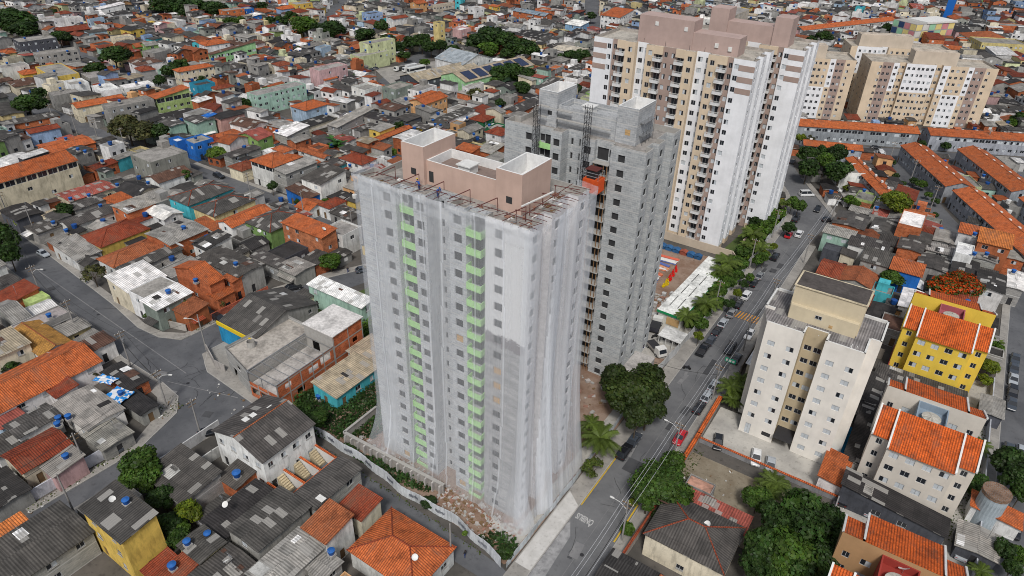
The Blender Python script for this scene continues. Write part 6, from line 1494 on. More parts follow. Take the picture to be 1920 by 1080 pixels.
hall = house(-189.5, 268, 16, 46, -9, 7.5, 'gy', 'be', 'lg2', 'win=1', 'hall with bright green gable and solar panels on its roof', 'warehouse', 'warehouse', 'halls by the truck yard')
SOLAR = simple('solar_glass', (.02,.03,.07), .15, 0, .6)
for i in range(6):
    mb = MB(); y = -20+i*7; mb.face([(1.2,y,10.0),(7.4,y,8.05),(7.4,y+5.4,8.05),(1.2,y+5.4,10.0)]); mb.obj('solar_array', SOLAR, hall)
for i in range(4):
    pass
school = thing('school', (-35,526,0), math.radians(-36), 'school block clad in pink, green and yellow panels with a white roof', 'school'); mb = MB(); mb.prism([(-9,-16),(9,-16),(9,16),(-9,16)], 0, 12); mb.obj('wall', CONC, school)
SC = [(.55,.22,.24),(.30,.55,.36),(.66,.55,.22),(.03,.06,.14),(.55,.55,.52)]
for k,(p0,p1,n_) in enumerate((((-9,-16),(9,-16),4),((9,-16),(9,16),6))):
    for f in range(3):
        for i in range(n_):
            q = MB(); a, b = i/n_, (i+1)/n_; P = lambda t, z: (p0[0]+(p1[0]-p0[0])*t+(.06 if k else 0), p0[1]+(p1[1]-p0[1])*t-(0 if k else .06), z)
            q.face([P(a+.01,f*4+.3),P(b-.01,f*4+.3),P(b-.01,f*4+3.7),P(a+.01,f*4+3.7)]); q.obj('cladding_panel', FINE, school, SC[(i*2+f*3+k+((i*f)%2))%5 if (i+f) % 5 else 2])
mb = MB(); mb.box(-6,-8,12,9.5,17,13,0,True); mb.obj('roof', TRIM, school); describe(school, school['label'], (-35,526,8)); mark(rect(-35,526,24,38,-36))
tw = thing('water_tower', (-27,600,0), 0, 'tall bright blue water tower beyond the school', 'water tower'); mb = MB(); mb.prism([(-2.4,-2.4),(2.4,-2.4),(2.4,2.4),(-2.4,2.4)], 0, 23); mb.box(-2.6,-2.6,23,2.6,2.6,23.6); mb.obj('shaft', mat('plain'), tw, (.01,.11,.40)); describe(tw, tw['label'], (-27,600,12))
wt = thing('water_tower', (24.3,107.4,0), 0, 'grey cylindrical water tower with rusty open top in the estate yard', 'water tower'); mb = MB()
for i in range(24):
    a, b = 2*math.pi*i/24, 2*math.pi*(i+1)/24
    for z0, z1 in ((0,1.7),(1.76,3.4),(3.46,5.1),(5.16,6.8)): mb.face([(2*math.cos(a),2*math.sin(a),z0),(2*math.cos(b),2*math.sin(b),z0),(2*math.cos(b),2*math.sin(b),z1),(2*math.cos(a),2*math.sin(a),z1)])
    mb.face([(1.96*math.cos(a),1.96*math.sin(a),0),(1.96*math.cos(b),1.96*math.sin(b),0),(1.96*math.cos(b),1.96*math.sin(b),6.8),(1.96*math.cos(a),1.96*math.sin(a),6.8)])
mb.obj('tank_shell', mat('wall'), wt, (.36,.42,.46)); mb = MB(); mb.prism([(2.1*math.cos(2*math.pi*i/16),2.1*math.sin(2*math.pi*i/16)) for i in range(16)], 6.7, 7.4); mb.obj('rusty_rim', mat('brick'), wt, (.22,.13,.08)); describe(wt, wt['label'], (24.3,107.4,4))
# unfinished two and three storey brick house on the corner
bh = thing('brick_house', (-98.6,59,0), math.radians(1.5), 'unfinished bare brick building with concrete frame, open terrace and steel roof rafters', 'house', 'houses of the district')
def frame_wall(mb, p0, p1, z0, z1, n, wins, brickm=0, conc=1):
    L = math.hypot(p1[0]-p0[0],p1[1]-p0[1]); panel(mb, p0, p1, z0, z1, wins, .15, brickm)
    dx,dy = (p1[0]-p0[0])/L,(p1[1]-p0[1])/L; ox,oy = dy*.04,-dx*.04
    for i in range(n+1):
        u = min(max(L*i/n,.12),L-.12); a,b = u-.12,u+.12; q = [(p0[0]+dx*a+ox,p0[1]+dy*a+oy),(p0[0]+dx*b+ox,p0[1]+dy*b+oy)]
        mb.face([(*q[0],z0),(*q[1],z0),(*q[1],z1),(*q[0],z1)], conc)
    for z in np.arange(z0+3, z1+.1, 3.0): mb.face([(p0[0]+ox*1.3,p0[1]+oy*1.3,z-.3),(p1[0]+ox*1.3,p1[1]+oy*1.3,z-.3),(p1[0]+ox*1.3,p1[1]+oy*1.3,z),(p0[0]+ox*1.3,p0[1]+oy*1.3,z)], conc)
mb = MB(); BM = [mat('brick'), CONC]
frame_wall(mb, (0,0), (8.2,0), 0, 3.8, 3, [(.5,2.5,.9,2.4),(3,5,.9,2.4)]); frame_wall(mb, (8.2,0), (8.2,15), 0, 6.2, 5, [(2,3.6,4,5.2),(4.6,6.6,1,2.2),(8,10.6,3.6,5),(11.2,14,3.8,5.6)]); frame_wall(mb, (8.2,15), (8.2,23.5), 0, 8.6, 2, [(5.4,6.8,3.8,5)])
frame_wall(mb, (8.2,23.5), (0,23.5), 0, 8.6, 2, []); panel(mb, (0,23.5), (0,0), 0, 5.2, [], .1, 1); panel(mb, (0,15), (8.2,15), 3.0, 8.6, [(2,4,3.1,5.3)], .1, 1); panel(mb, (0,23.5), (0,15), 5.2, 8.6, [], .1, 0)
mb.obj('wall', BM, bh, (.56,.14,.05)); q = MB(); q.box(.2,.2,2.9,8,15,3.05,0,True); q.obj('terrace_floor', SLAB, bh, (.40,.38,.36)); q = MB(); q.box(-.2,14.8,8.6,8.5,23.8,8.8,0,True); q.obj('roof', SLAB, bh, (.62,.60,.58))
for i in range(7):
    q = MB(); q.box(0,1.2+i*2.2,6.15,8.2,1.27+i*2.2,6.25,0,True); q.obj('rafter', STEEL, bh)
q = MB(); q.box(-.1,0,6.05,.06,15,6.2,0,True); q.box(8.1,0,6.2,8.25,15,6.32,0,True); q.box(0,-.02,6.05,8.2,.1,6.2,0,True)
for x_ in (0,4,8.1): q.box(x_,0,3.8 if x_ < 8 else 6,x_+.1,.1,6.1)
q.obj('edge_beam', STEEL, bh); describe(bh, bh['label'], (-94,70,5)); LANDMARKS_S = {}
an = thing('concrete_annex', (-108.5,61.5,0), 0, 'grey concrete corner building with roof terrace left of the brick building', 'house', 'houses of the district'); mb = MB()
panel(mb, (0,0), (9.8,-2.4), 0, 6.2, [(2.4,4.2,.1,2.6),(5,6.5,3.6,4.7)], .15); panel(mb, (9.8,-2.4), (9.8,15), 0, 6.2, [], .1); panel(mb, (9.8,15),(1,15),0,6.2,[],.1); panel(mb, (1,15),(0,0),0,6.2,[(4,5.4,3.5,4.6)],.1)
mb.obj('wall', BLOCK, an, (.33,.325,.31)); q = MB(); q.face([(0,0,5.2),(9.8,-2.4,5.2),(9.8,15,5.2),(1,15,5.2)]); q.obj('terrace_floor', SLAB, an, (.40,.37,.33)); q = MB()
for i in range(14):
    a, b = 2*math.pi*i/14, 2*math.pi*(i+1)/14; q.face([(3+.9*math.cos(a),4+.9*math.sin(a),5.2),(3+.9*math.cos(b),4+.9*math.sin(b),5.2),(3+.8*math.cos(b),4+.8*math.sin(b),6.5),(3+.8*math.cos(a),4+.8*math.sin(a),6.5)])
q.obj('chimney_ring', CONC, an); describe(an, an['label'], (-104,67,4)); mark([(-110,58),(-89,58),(-89,84),(-110,84)])
q = MB(); q.box(-118.8,66.75,4.5,-107.2,67.0,5.4,0,True); yb = q.obj('painted_board', mat('plain'), None, (.62,.45,.02)); tag(yb, 'yellow fascia board above a blue wall on the large dark roofed hall', 'fascia board'); describe(yb, yb['label'], (-112,67,5)); q = MB(); q.box(-118.4,66.85,.3,-107.4,67.0,4.48,0,True); q.obj('blue_wall_panel', mat('wall'), yb, (.02,.24,.45))
# stepped terraces of the twin townhouse
tr = thing('stepped_terrace', (-76,44.6,0), 0, 'white stepped front terraces with orange coping beside the twin townhouse', 'terrace')
for i in range(4):
    y = i*3.5; q = MB(); q.box(.02,y-.1,0,5.2,y+.1,2.6); q.obj('wall', FINE, tr, (.60,.59,.57)); q = MB(); q.thick([[(.02,y-.2,2.75),(5.3,y-.2,2.62),(5.3,y+.2,2.62),(.02,y+.2,2.75)]], .1); q.obj('coping', TILE, tr, (.60,.14,.04))
q = MB(); q.box(5.1,-.1,0,5.3,10.7,2.4); q.obj('wall', FINE, tr, (.60,.58,.54)); q = MB(); q.box(5.02,-.2,2.42,5.4,10.8,2.52,0,True); q.obj('coping', TILE, tr, (.60,.14,.04))
for i in range(3):
    q = MB()
    for s_ in range(7): q.box(.1+s_*.34,1.9+i*3.5,0,.44+s_*.34,3.2+i*3.5,2.1-s_*.28)
    q.obj('staircase', SLAB, tr, (.50,.42,.28))
describe(tr, tr['label'], (-73,50,1.5))
# boundary walls and hoardings
def wall_run(name, pts, h, t, m, color, label, cat, cop=None, group=None, base=0, matc=None):
    root = thing(name, (pts[0][0],pts[0][1],0), 0, label, cat, group); o0 = Vector((*pts[0],0)); mb = MB(); cb = MB()
    for a, b in zip(pts, pts[1:]):
        d = Vector((b[0]-a[0],b[1]-a[1],0)); n = Vector((-d.y,d.x,0)).normalized()*t/2; A = Vector((*a,0))-o0; B = Vector((*b,0))-o0; e = d.normalized()*t*.4
        mb.prism(ccw([(A.x-n.x,A.y-n.y),(B.x+e.x-n.x,B.y+e.y-n.y),(B.x+e.x+n.x,B.y+e.y+n.y),(A.x+n.x,A.y+n.y)]), base, h)
        if cop: n = n*1.7; cb.prism(ccw([(A.x-n.x,A.y-n.y),(B.x+e.x-n.x,B.y+e.y-n.y),(B.x+e.x+n.x,B.y+e.y+n.y),(A.x+n.x,A.y+n.y)]), h, h+.12, bottom=True)
    mb.obj('wall_body', m, root, color)
    if cop: cb.obj('coping', TILE, root, cop)
    mid = pts[len(pts)//2]; describe(root, label, (mid[0],mid[1],h)); return root
def hoarding(name, pts, h, label, color, wob=.35, lean=0, seed=1):
    root = thing(name, (pts[0][0],pts[0][1],0), 0, label, 'hoarding'); rr = random.Random(seed); s = 0; pos = []
    for a, b in zip(pts, pts[1:]):
        L = math.hypot(b[0]-a[0],b[1]-a[1]); n = max(1,int(L/.55)); nx,ny = -(b[1]-a[1])/L,(b[0]-a[0])/L
        for i in range(n):
            u = i/n; w = wob*(math.sin(s*.31+seed)+.5*math.sin(s*.83)); pos.append((a[0]+(b[0]-a[0])*u+nx*w-pts[0][0], a[1]+(b[1]-a[1])*u+ny*w-pts[0][1], h+.12*math.sin(s*.5+seed)+rr.uniform(-.02,.02), nx, ny)); s += L/n
    k = 0
    while k < len(pos)-1:
        m_ = min(k+6, len(pos)-1); mb = MB()
        for i in range(k, m_):
            p, q = pos[i], pos[i+1]; o1 = .05*(i%2); o2 = .05*((i+1)%2); lx, ly = p[3]*lean, p[4]*lean
            P = (p[0]+p[3]*o1,p[1]+p[4]*o1); Q = (q[0]+q[3]*o2,q[1]+q[4]*o2)
            mb.thick([[(*P,0),(*Q,0),(Q[0]+lx,Q[1]+ly,q[2]),(P[0]+lx,P[1]+ly,p[2])]], .0) if False else (mb.face([(*P,0),(*Q,0),(Q[0]+lx,Q[1]+ly,q[2]),(P[0]+lx,P[1]+ly,p[2])]), mb.face([(P[0]+p[3]*.04,P[1]+p[4]*.04,0),(P[0]+p[3]*.04+lx,P[1]+p[4]*.04+ly,p[2]),(Q[0]+p[3]*.04+lx,Q[1]+p[4]*.04+ly,q[2]),(Q[0]+p[3]*.04,Q[1]+p[4]*.04,0)]), mb.face([(P[0]+lx,P[1]+ly,p[2]),(Q[0]+lx,Q[1]+ly,q[2]),(Q[0]+p[3]*.04+lx,Q[1]+p[4]*.04+ly,q[2]),(P[0]+p[3]*.04+lx,P[1]+p[4]*.04+ly,p[2])]))
        c = rr.uniform(.9,1.06); mb.obj('panel', WALL, root, tuple(x*c for x in color)); k = m_
    mid = pts[len(pts)//2]; describe(root, label, (mid[0],mid[1],h)); return root, pos
hd, hp = hoarding('hoarding', [(-86,59.6),(-74,58.6),(-61,57.6),(-46,56.9),(-40,56.2),(-35.4,55.2)], 2.3, 'long wavy white hoarding with graffiti between the alley and the building site', (.60,.63,.66), .3, 0, 2)
GRAF = simple('graffiti_paint', (.12,.13,.16), .8); gr = random.Random(9)
for k in range(9):                                 # scribbles sprayed on the hoarding
    i0 = 6+k*9+gr.randrange(4)
    if i0+5 >= len(hp): break
    mb = MB(); px_ = None
    for s_ in range(26):
        u = i0+s_*.13; i = int(u); fr = u-i; p, q = hp[i], hp[i+1]; x = p[0]+(q[0]-p[0])*fr-p[3]*.06; y = p[1]+(q[1]-p[1])*fr-p[4]*.06-.0; z = 1.2+.55*math.sin(s_*1.9+k)*gr.uniform(.5,1)
        if px_: mb.tube(px_, (x,y,z), .035, n=3, caps=False)
        px_ = (x,y,z)
    mb.obj('graffiti', GRAF, hd)
hoarding('hoarding', [(-35.4,55.4),(-35.2,62),(-35.3,84),(-35.8,101)], 1.5, 'low light panel fence under the netting along the main street pavement', (.50,.54,.56), .1, 0, 5)
hoarding('hoarding', [(-35.9,108),(-34.4,128),(-33.9,146),(-33.6,172),(-33.6,205),(-36,216)], 2.3, 'white panel fence between the palms and the parked cars', (.52,.53,.53), .18, 0, 8)
rw_ = thing('retaining_wall', (-74.5,60.6,0), 0, 'concrete retaining wall with a row of buttresses at the foot of the netted tower', 'retaining wall'); mb = MB(); mb.prism([(0,-.1),(22.5,.5),(22.5,.8),(0,.2)], 0, 2.1); mb.prism([(-.2,0),(0,0),(0,8.5),(-.2,8.5)], 0, 2.1); mb.obj('wall_body', WALL, rw_, (.33,.31,.29))
mb = MB(); mb.prism([(-.1,-.25),(22.5,.35),(22.5,.95),(-.1,.35)], 2.1, 2.25, bottom=True); mb.prism([(-.35,0),(.1,0),(.1,8.5),(-.35,8.5)], 2.1, 2.25, bottom=True); mb.obj('coping', CONC, rw_)
for i in range(15):
    x = .5+i*1.53; y = x*.0267; mb = MB(); mb.prism([(x,y-.7),(x+.28,y-.7),(x+.28,y),(x,y)], 0, 2.1); mb.obj('buttress', WALL, rw_, (.42,.40,.38))
describe(rw_, rw_['label'], (-64,61,2))
wall_run('boundary_wall', [(-20.9,98.2),(3.6,98.2)], 1.1, .25, WALL, (.24,.24,.25), 'grey car park wall with thin orange coping below the beige block', 'wall', (.55,.13,.04))
wall_run('boundary_wall', [(-21.2,84),(-21.2,98.2),(-21.4,110.5)], 1.9, .5, WALL, (.33,.30,.27), 'street wall topped with a broad orange tile coping beside the car park', 'wall', (.58,.13,.03))
wall_run('boundary_wall', [(3.6,84),(3.6,98.2)], 2.2, .2, WALL, (.26,.25,.25), 'grey side wall running down from the small orange pavilion', 'wall')
wall_run('boundary_wall', [(-21.6,55),(-21.4,66),(-21,79.4)], 1.8, .25, WALL, (.40,.36,.32), 'low wall with red tiled coping beside the ribbed hip roof house', 'wall', (.32,.07,.03))
wall_run('boundary_wall', [(-106.2,16),(-105.6,38)], 2.4, .2, WALL, (.52,.53,.58), 'peeling white and lilac street wall with old paint at the lower left', 'wall')
wall_run('boundary_wall', [(-107,6),(-106.6,14.5)], 2.3, .2, WALL, (.02,.16,.06), 'dark green street wall in the bottom left corner', 'wall')
wall_run('boundary_wall', [(-95.6,33),(-90,33.2),(-90,44),(-89.2,55)], 2.3, .25, WALL, (.50,.50,.48), 'mould stained white yard wall left of the twin townhouse', 'wall')
wall_run('boundary_wall', [(-95.8,49.6),(-95.6,33)], 2.2, .22, WALL, (.50,.50,.50), 'white wall with grey garage doors at the walled yard', 'wall')
wall_run('boundary_wall', [(-90,33.2),(-79,34)], 1.9, .15, WALL, (.44,.44,.46), 'pale inner wall dividing the yard with the parked black car', 'wall')
wall_run('boundary_wall', [(-127.5,65),(-127,72),(-126.4,86)], 1.8, .2, mat('brick'), (.42,.10,.05), 'bare red brick wall curving round the street corner garden', 'wall')
wall_run('boundary_wall', [(-128,64.8),(-136,62.4),(-150,64)], 1.8, .2, WALL, (.36,.34,.31), 'grey stained garden wall along the left street', 'wall')
wall_run('boundary_wall', [(-118,62.8),(-112,60.5),(-109,60.6)], 1.9, .2, WALL, (.34,.32,.30), 'grey corner wall with a gate in front of the concrete annex', 'wall')
wall_run('boundary_wall', [(4.6,120),(4.6,150)], 2.2, .2, WALL, (.28,.05,.05), 'dark red wall behind the yellow estate block', 'wall')
wall_run('boundary_wall', [(23.8,62),(24,106),(23.8,150)], 2.0, .2, WALL, (.44,.46,.50), 'long pale wall beside the right hand street', 'wall')
wall_run('boundary_wall', [(-21,122),(-21,144),(3,146)], 2.6, .25, WALL, (.17,.15,.13), 'dark stained high wall behind the beige block', 'wall')
wall_run('boundary_wall', [(-34.9,165),(-39,170.8),(-88,170.8)], 2.4, .2, FINE, (.50,.42,.33), 'beige wall at the foot of the tall balcony tower', 'wall')
wall_run('boundary_wall', [(-38.5,178),(-36.8,190),(-40,212)], 3.0, .25, FINE, (.56,.46,.36), 'cream garden wall beside the palm bank', 'wall')
# site buildings
sh = thing('site_hall', (-43.2,130,0), math.radians(-1.5), 'long site hall with white sheet roof and green fascia beside the palms', 'hall'); mb = MB(); mb.prism([(0,0),(5.6,0),(5.6,31),(0,31)], 0, 3.3); mb.obj('wall', FINE, sh, (.52,.52,.48))
mb = MB(); mb.thick([[(-.3,-.3,3.9),(5.9,-.3,3.6),(5.9,31.3,3.6),(-.3,31.3,3.9)]], .08); mb.obj('roof', SLAB, sh, (.72,.73,.70))
for y0_ in (3,9.5,16): 
    for k in range(2): q = MB(); q.box(1.2+k*2.0,y0_,3.83-k*.1,1.35+k*2,y0_+5,3.93-k*.1,0,True); q.obj('roof_seam', DARK, sh)
mb = MB(); mb.box(-.34,-.4,3.25,5.94,-.31,3.85,0,True); mb.box(5.91,-.31,3.1,5.99,31,3.6,0,True); mb.obj('fascia', mat('plain'), sh, (.01,.22,.08)); mb = MB(); mb.box(2.2,-.2,.8,5.2,-.003,2.6,0,True); mb.obj('shop_window', PLY, sh); describe(sh, sh['label'], (-40,145,3))
gh = thing('guard_hut', (-39.4,122,0), 0, 'small white roofed guard hut at the site gate', 'hut'); mb = MB(); mb.prism([(0,1),(4.6,1),(4.6,3.8),(0,3.8)], 0, 2.6); mb.obj('wall', FINE, gh, (.50,.50,.48)); mb = MB(); mb.thick([[(-.3,-.5,2.9),(5,-.5,2.75),(5,4,2.75),(-.3,4,2.9)]], .08); mb.obj('roof', SLAB, gh, (.62,.62,.60))
for x_ in (0,1.6,3.2,4.6): q = MB(); q.box(x_-.06,-.3,0,x_+.06,-.18,2.75); q.obj('post', TRIM, gh)
for x_ in (.5,2.2,3.4): put_window(gh, (0,1), (4.6,1), x_+.3, 1, .8, 1, 'g', -.03)
describe(gh, gh['label'], (-37,124,2))
house(-46, 107.5+.0, .1, .1, 0, .1, 'flat', 'S', 'g') if False else None
ab = thing('concrete_annex', (-41.2,104.5,0), 0, 'low flat concrete annex at the foot of the grey tower', 'annex'); mb = MB(); mb.prism([(0,0),(4.5,.4),(4.3,9),(0,9)], 0, 2.8); mb.obj('wall', SLAB, ab, (.42,.40,.38)); describe(ab, ab['label'], (-39,109,2))
PC = [(.60,.20,.10),(.60,.58,.56),(.58,.25,.12),(.10,.14,.35),(.60,.60,.58),(.55,.12,.07)]
for i in range(11):                                # bundles of pipes and formwork
    b_ = thing('pipe_bundle', (-56.5+rnd.uniform(-.6,.6),142+i*1.75,.05), math.radians(rnd.uniform(-8,10)), None, 'pipe bundle', 'pipe bundles in the site yard'); 
    for j in range(9): q = MB(); z = .16+(j//5)*.26; q.tube((0,(j%5)*.28+.14*(j//5),z),(6.2,(j%5)*.28+.14*(j//5),z), .13, n=6); q.obj('pipe', mat('plain'), b_, PC[(i+j//5)%6])
    describe(b_, ['orange','white','orange','dark blue','white','red'][i%6]+' pipe bundle lying in the site yard', (-53,142+i*1.75,.3))
RD = mat('plain')
for i in range(9):                                 # red and yellow plastic barriers
    s_ = thing('barrier', (-48.3-.12*i+(i%2)*.5, 146+i*1.3,.05), math.radians(80+i*4), None, 'plastic barrier', 'plastic barriers in the site yard'); q = MB(); q.prism([(-.5,-.3),(.5,-.3),(.5,.3),(-.5,.3)], 0, .45); q.prism([(-.45,-.14),(.45,-.14),(.45,.14),(-.45,.14)], .45, 1.0); q.obj('body', RD, s_, (.60,.015,.01) if i > 2 else (.62,.45,.01)); q = MB(); q.box(-.2,-.05,1.0,.2,.05,1.08); q.obj('handle', DARK, s_)
    describe(s_, ('red' if i > 2 else 'yellow')+' plastic barrier in the site yard', (s_.location.x,s_.location.y,.5))
for i in range(6):
    s_ = thing('tarpaulin_stack', (-57+i*2.1,165.4,.05), 0, None, 'covered stack', 'covered stacks by the far site wall'); q = MB(); q.prism([(-.9,-.8),(.9,-.8),(.9,.8),(-.9,.8)], 0, .9); q.thick([[(-1,-.9,.92),(0,-.9,1.25),(0,.9,1.25),(-1,.9,.92)],[(0,-.9,1.25),(1,-.9,.92),(1,.9,.92),(0,.9,1.25)]], .05); q.obj('cover', WALL, s_, (.03,.11,.25) if i != 3 else (.3,.08,.05)); describe(s_, ('blue' if i != 3 else 'red brown')+' covered stack by the site wall', (s_.location.x,165.4,.5))
for i in range(10):
    s_ = thing('block_pallet', (-46.5+(i%2)*1.6, 131+i*1.35,.05), math.radians(rnd.uniform(-12,12)), None, 'pallet', 'pallets of blocks in the site yard'); q = MB(); q.box(-.55,-.55,.0,.55,.55,.12); q.obj('pallet_base', WOODB, s_); q = MB()
    hh_ = rnd.choice([.5,.75,1.0]); q.box(-.5,-.5,.125,.5,.5,hh_); q.obj('blocks', BLOCK, s_, (.42,.41,.40)); describe(s_, 'pallet of grey concrete blocks', (s_.location.x,s_.location.y,.5))
# loose rubble and building waste (nobody could count it)
rb_ = MB(); R_ = random.Random(21)
def scatter(mb, x0,y0,x1,y1,n,s0=.1,s1=.5,zb=.05,mm=4):
    for i in range(n):
        x,y = R_.uniform(x0,x1),R_.uniform(y0,y1); s = R_.uniform(s0,s1); a = R_.uniform(0,3.1); c,s_ = math.cos(a)*s,math.sin(a)*s; k = R_.uniform(.3,1)
        p = [(x-c+s_*k,y-s_-c*k),(x+c+s_*k,y+s_-c*k),(x+c-s_*k,y+s_+c*k),(x-c-s_*k,y-s_+c*k)]; mb.prism(ccw(p), zb, zb+s*R_.uniform(.3,.9), R_.randrange(mm))
scatter(rb_, -53,57.8,-37,63.2, 420,.06,.3); scatter(rb_, -73,61.8,-53,63.4, 160,.06,.3); scatter(rb_, -50,129,-44,142,200); scatter(rb_, -72,92,-40,103,160); scatter(rb_, -59,129,-50,141,90)
tag(rb_.obj('rubble', [CONC, simple('brick_rubble', (.27,.15,.11), .9), simple('pale_rubble', (.40,.37,.35), .9), WOODB]), 'broken blocks, boards and building waste round the unfinished towers', 'rubble', kind='stuff')
rb2 = MB()
for (x0,y0,x1,y1,n) in ((-105.3,20,-103.8,36,60),(-110,44,-106.4,49,60),(-20,84,2,95,60),(-107,53,-97,57.5,14),(-21.5,40,-20,66,40),(-96,60,-88,62,30),(2.6,84,6,98,30)): scatter(rb2, x0,y0,x1,y1,n,.05,.22,.05,3)
tag(rb2.obj('litter', [CONC, WOODB, TRIM]), 'small litter and stones on yards and verges', 'litter', kind='stuff')
# ------------------------------------------------------------ vegetation
def leaf_cloud(seed, nclump, nleaf, leaf, squash=.8, spread=.62, cr=.36, flower=0, droop=0):
    rr = random.Random(seed); V = []; F = []; C = []
    cl = []
    for i in range(nclump):
        a = rr.uniform(0,6.283); z = rr.uniform(-.55,1); r = math.sqrt(max(0,1-z*z))*spread*rr.uniform(.75,1.1)
        cl.append((math.cos(a)*r, math.sin(a)*r, z*spread*squash, cr*rr.uniform(.65,1.25), rr.uniform(.6,1.35)))
    for cx,cy,cz,c,br in cl:
        for k in range(nleaf):
            d = Vector((rr.gauss(0,1),rr.gauss(0,1),rr.gauss(0,1))).normalized()
            if d.z < -.3 and rr.random() < .6: d.z = -d.z
            rad = c*rr.uniform(.72,1.08); p = Vector((cx,cy,cz))+Vector((d.x,d.y,d.z*.85))*rad
            n = (d+Vector((rr.gauss(0,.45),rr.gauss(0,.45),rr.gauss(0,.45)+.35))).normalized(); u = n.cross(Vector((rr.gauss(0,1),rr.gauss(0,1),rr.gauss(0,1)))).normalized(); w = n.cross(u); s = leaf*rr.uniform(.6,1.4)
            b = len(V); V += [tuple(p-u*s-w*s*.3), tuple(p+w*s*.75-u*.1*s), tuple(p+u*s+w*s*.2), tuple(p-w*s*.8)]; F.append((b,b+1,b+2,b+3))
            t = br*rr.uniform(.65,1.35)
            if flower and d.z > .0 and rr.random() < flower: C.append((6.5*t,.55*t,.15*t))
            else: C.append((t*rr.uniform(.85,1.2),t,t*.8))
    me = bpy.data.meshes.new('crown'); me.from_pydata(V,[],F); me.materials.append(mat('leaf')); c = np.ones((len(F)*4,4),np.float32); c[:,:3] = np.repeat(np.asarray(C,np.float32),4,axis=0)
    me.color_attributes.new("Col",'FLOAT_COLOR','CORNER').data.foreach_set("color",c.ravel()); return me
CROWN = {'big': [leaf_cloud(s, 46, 190, .058) for s in (1,2,3)], 'mid': [leaf_cloud(s, 26, 150, .085) for s in (4,5,6)], 'far': [leaf_cloud(s, 20, 90, .11) for s in (7,8,9)], 'loose': [leaf_cloud(s, 20, 60, .07, .9, .66, .3) for s in (10,11)], 'fl': [leaf_cloud(12, 34, 170, .07, .7, flower=.55)]}
def trunk_mesh(seed):
    rr = random.Random(seed); mb = MB(); mb.tube((0,0,-.2),(.03,.02,.5),.07,.05,7,caps=False)
    for i in range(5):
        a = i*1.26+rr.uniform(-.3,.3); p = (.03,.02,.44+.02*i); q = (math.cos(a)*.28,math.sin(a)*.28,.72+rr.uniform(-.05,.08)); mb.tube(p,q,.032,.018,5,caps=False); mb.tube(q,(q[0]*1.7,q[1]*1.7,q[2]+.16),.018,.008,4,caps=False)
    return mb.mesh('trunk',[mat('bark')])
TRUNK = [trunk_mesh(s) for s in range(3)]
LC = {'d': (.028,.060,.014), 'm': (.058,.115,.018), 'b': (.070,.075,.030), 'l': (.10,.17,.03), 'yg': (.11,.15,.015), 'yg2': (.06,.085,.02), 'h': (.045,.090,.016), 'h2': (.032,.052,.014), 'fl': (.060,.085,.02)}
LN = {'d': 'dark green', 'm': 'mid green', 'b': 'olive brown', 'l': 'bright green', 'yg': 'yellow green', 'yg2': 'olive green', 'h': 'fresh green', 'h2': 'dense dark', 'fl': 'red flowering'}
def frond_mesh(n, L, droop, leafw, seed, banana=False):
    rr = random.Random(seed); V=[];F=[];C=[]
    for i in range(n):
        a = 6.283*i/n+rr.uniform(-.2,.2); el = rr.uniform(.2,1.15); pts = []
        for k in range(9):
            t = k/8; r = L*t*math.cos(el*(1-t*.4)); z = L*(math.sin(el)*t-droop*t*t); pts.append(Vector((math.cos(a)*r,math.sin(a)*r,z)))
        sd = Vector((-math.sin(a),math.cos(a),0)); br = rr.uniform(.7,1.35)
        for k in range(8):
            if banana:
                w0 = leafw*math.sin(math.pi*(k/8*.9+.05)); w1 = leafw*math.sin(math.pi*((k+1)/8*.9+.05)); b = len(V)
                V += [tuple(pts[k]-sd*w0),tuple(pts[k]+sd*w0),tuple(pts[k+1]+sd*w1),tuple(pts[k+1]-sd*w1)]; F.append((b,b+1,b+2,b+3)); C.append((br,br,br)); continue
            for q in range(3):
                t = q/3; p = pts[k].lerp(pts[k+1],t); ln = leafw*(1-.6*(k+t)/8)*rr.uniform(.8,1.2); f = (pts[k+1]-pts[k]).normalized()*.07*L
                for s_ in (-1,1):
                    tip = p+sd*s_*ln+Vector((0,0,-ln*.55))+f; b = len(V); V += [tuple(p-f*.35),tuple(p+f*.35),tuple(tip+f*.2),tuple(tip-f*.1)]; F.append((b,b+1,b+2,b+3)); t_ = br*rr.uniform(.8,1.2); C.append((t_,t_,t_*.8))
    me = bpy.data.meshes.new('fronds'); me.from_pydata(V,[],F); me.materials.append(mat('leaf')); c = np.ones((len(F)*4,4),np.float32); c[:,:3] = np.repeat(np.asarray(C,np.float32),4,axis=0)
    me.color_attributes.new("Col",'FLOAT_COLOR','CORNER').data.foreach_set("color",c.ravel()); return me
PALM = [frond_mesh(18,1,.55,.28,s) for s in (1,2)]; BANANA = frond_mesh(11,1,.45,.16,5,True)
pt = MB(); pt.tube((0,0,0),(.03,0,.5),.035,.028,7,caps=False); pt.tube((.03,0,.5),(0,0,1),.028,.022,7,caps=False); PTR = pt.mesh('trunk',[mat('bark')])
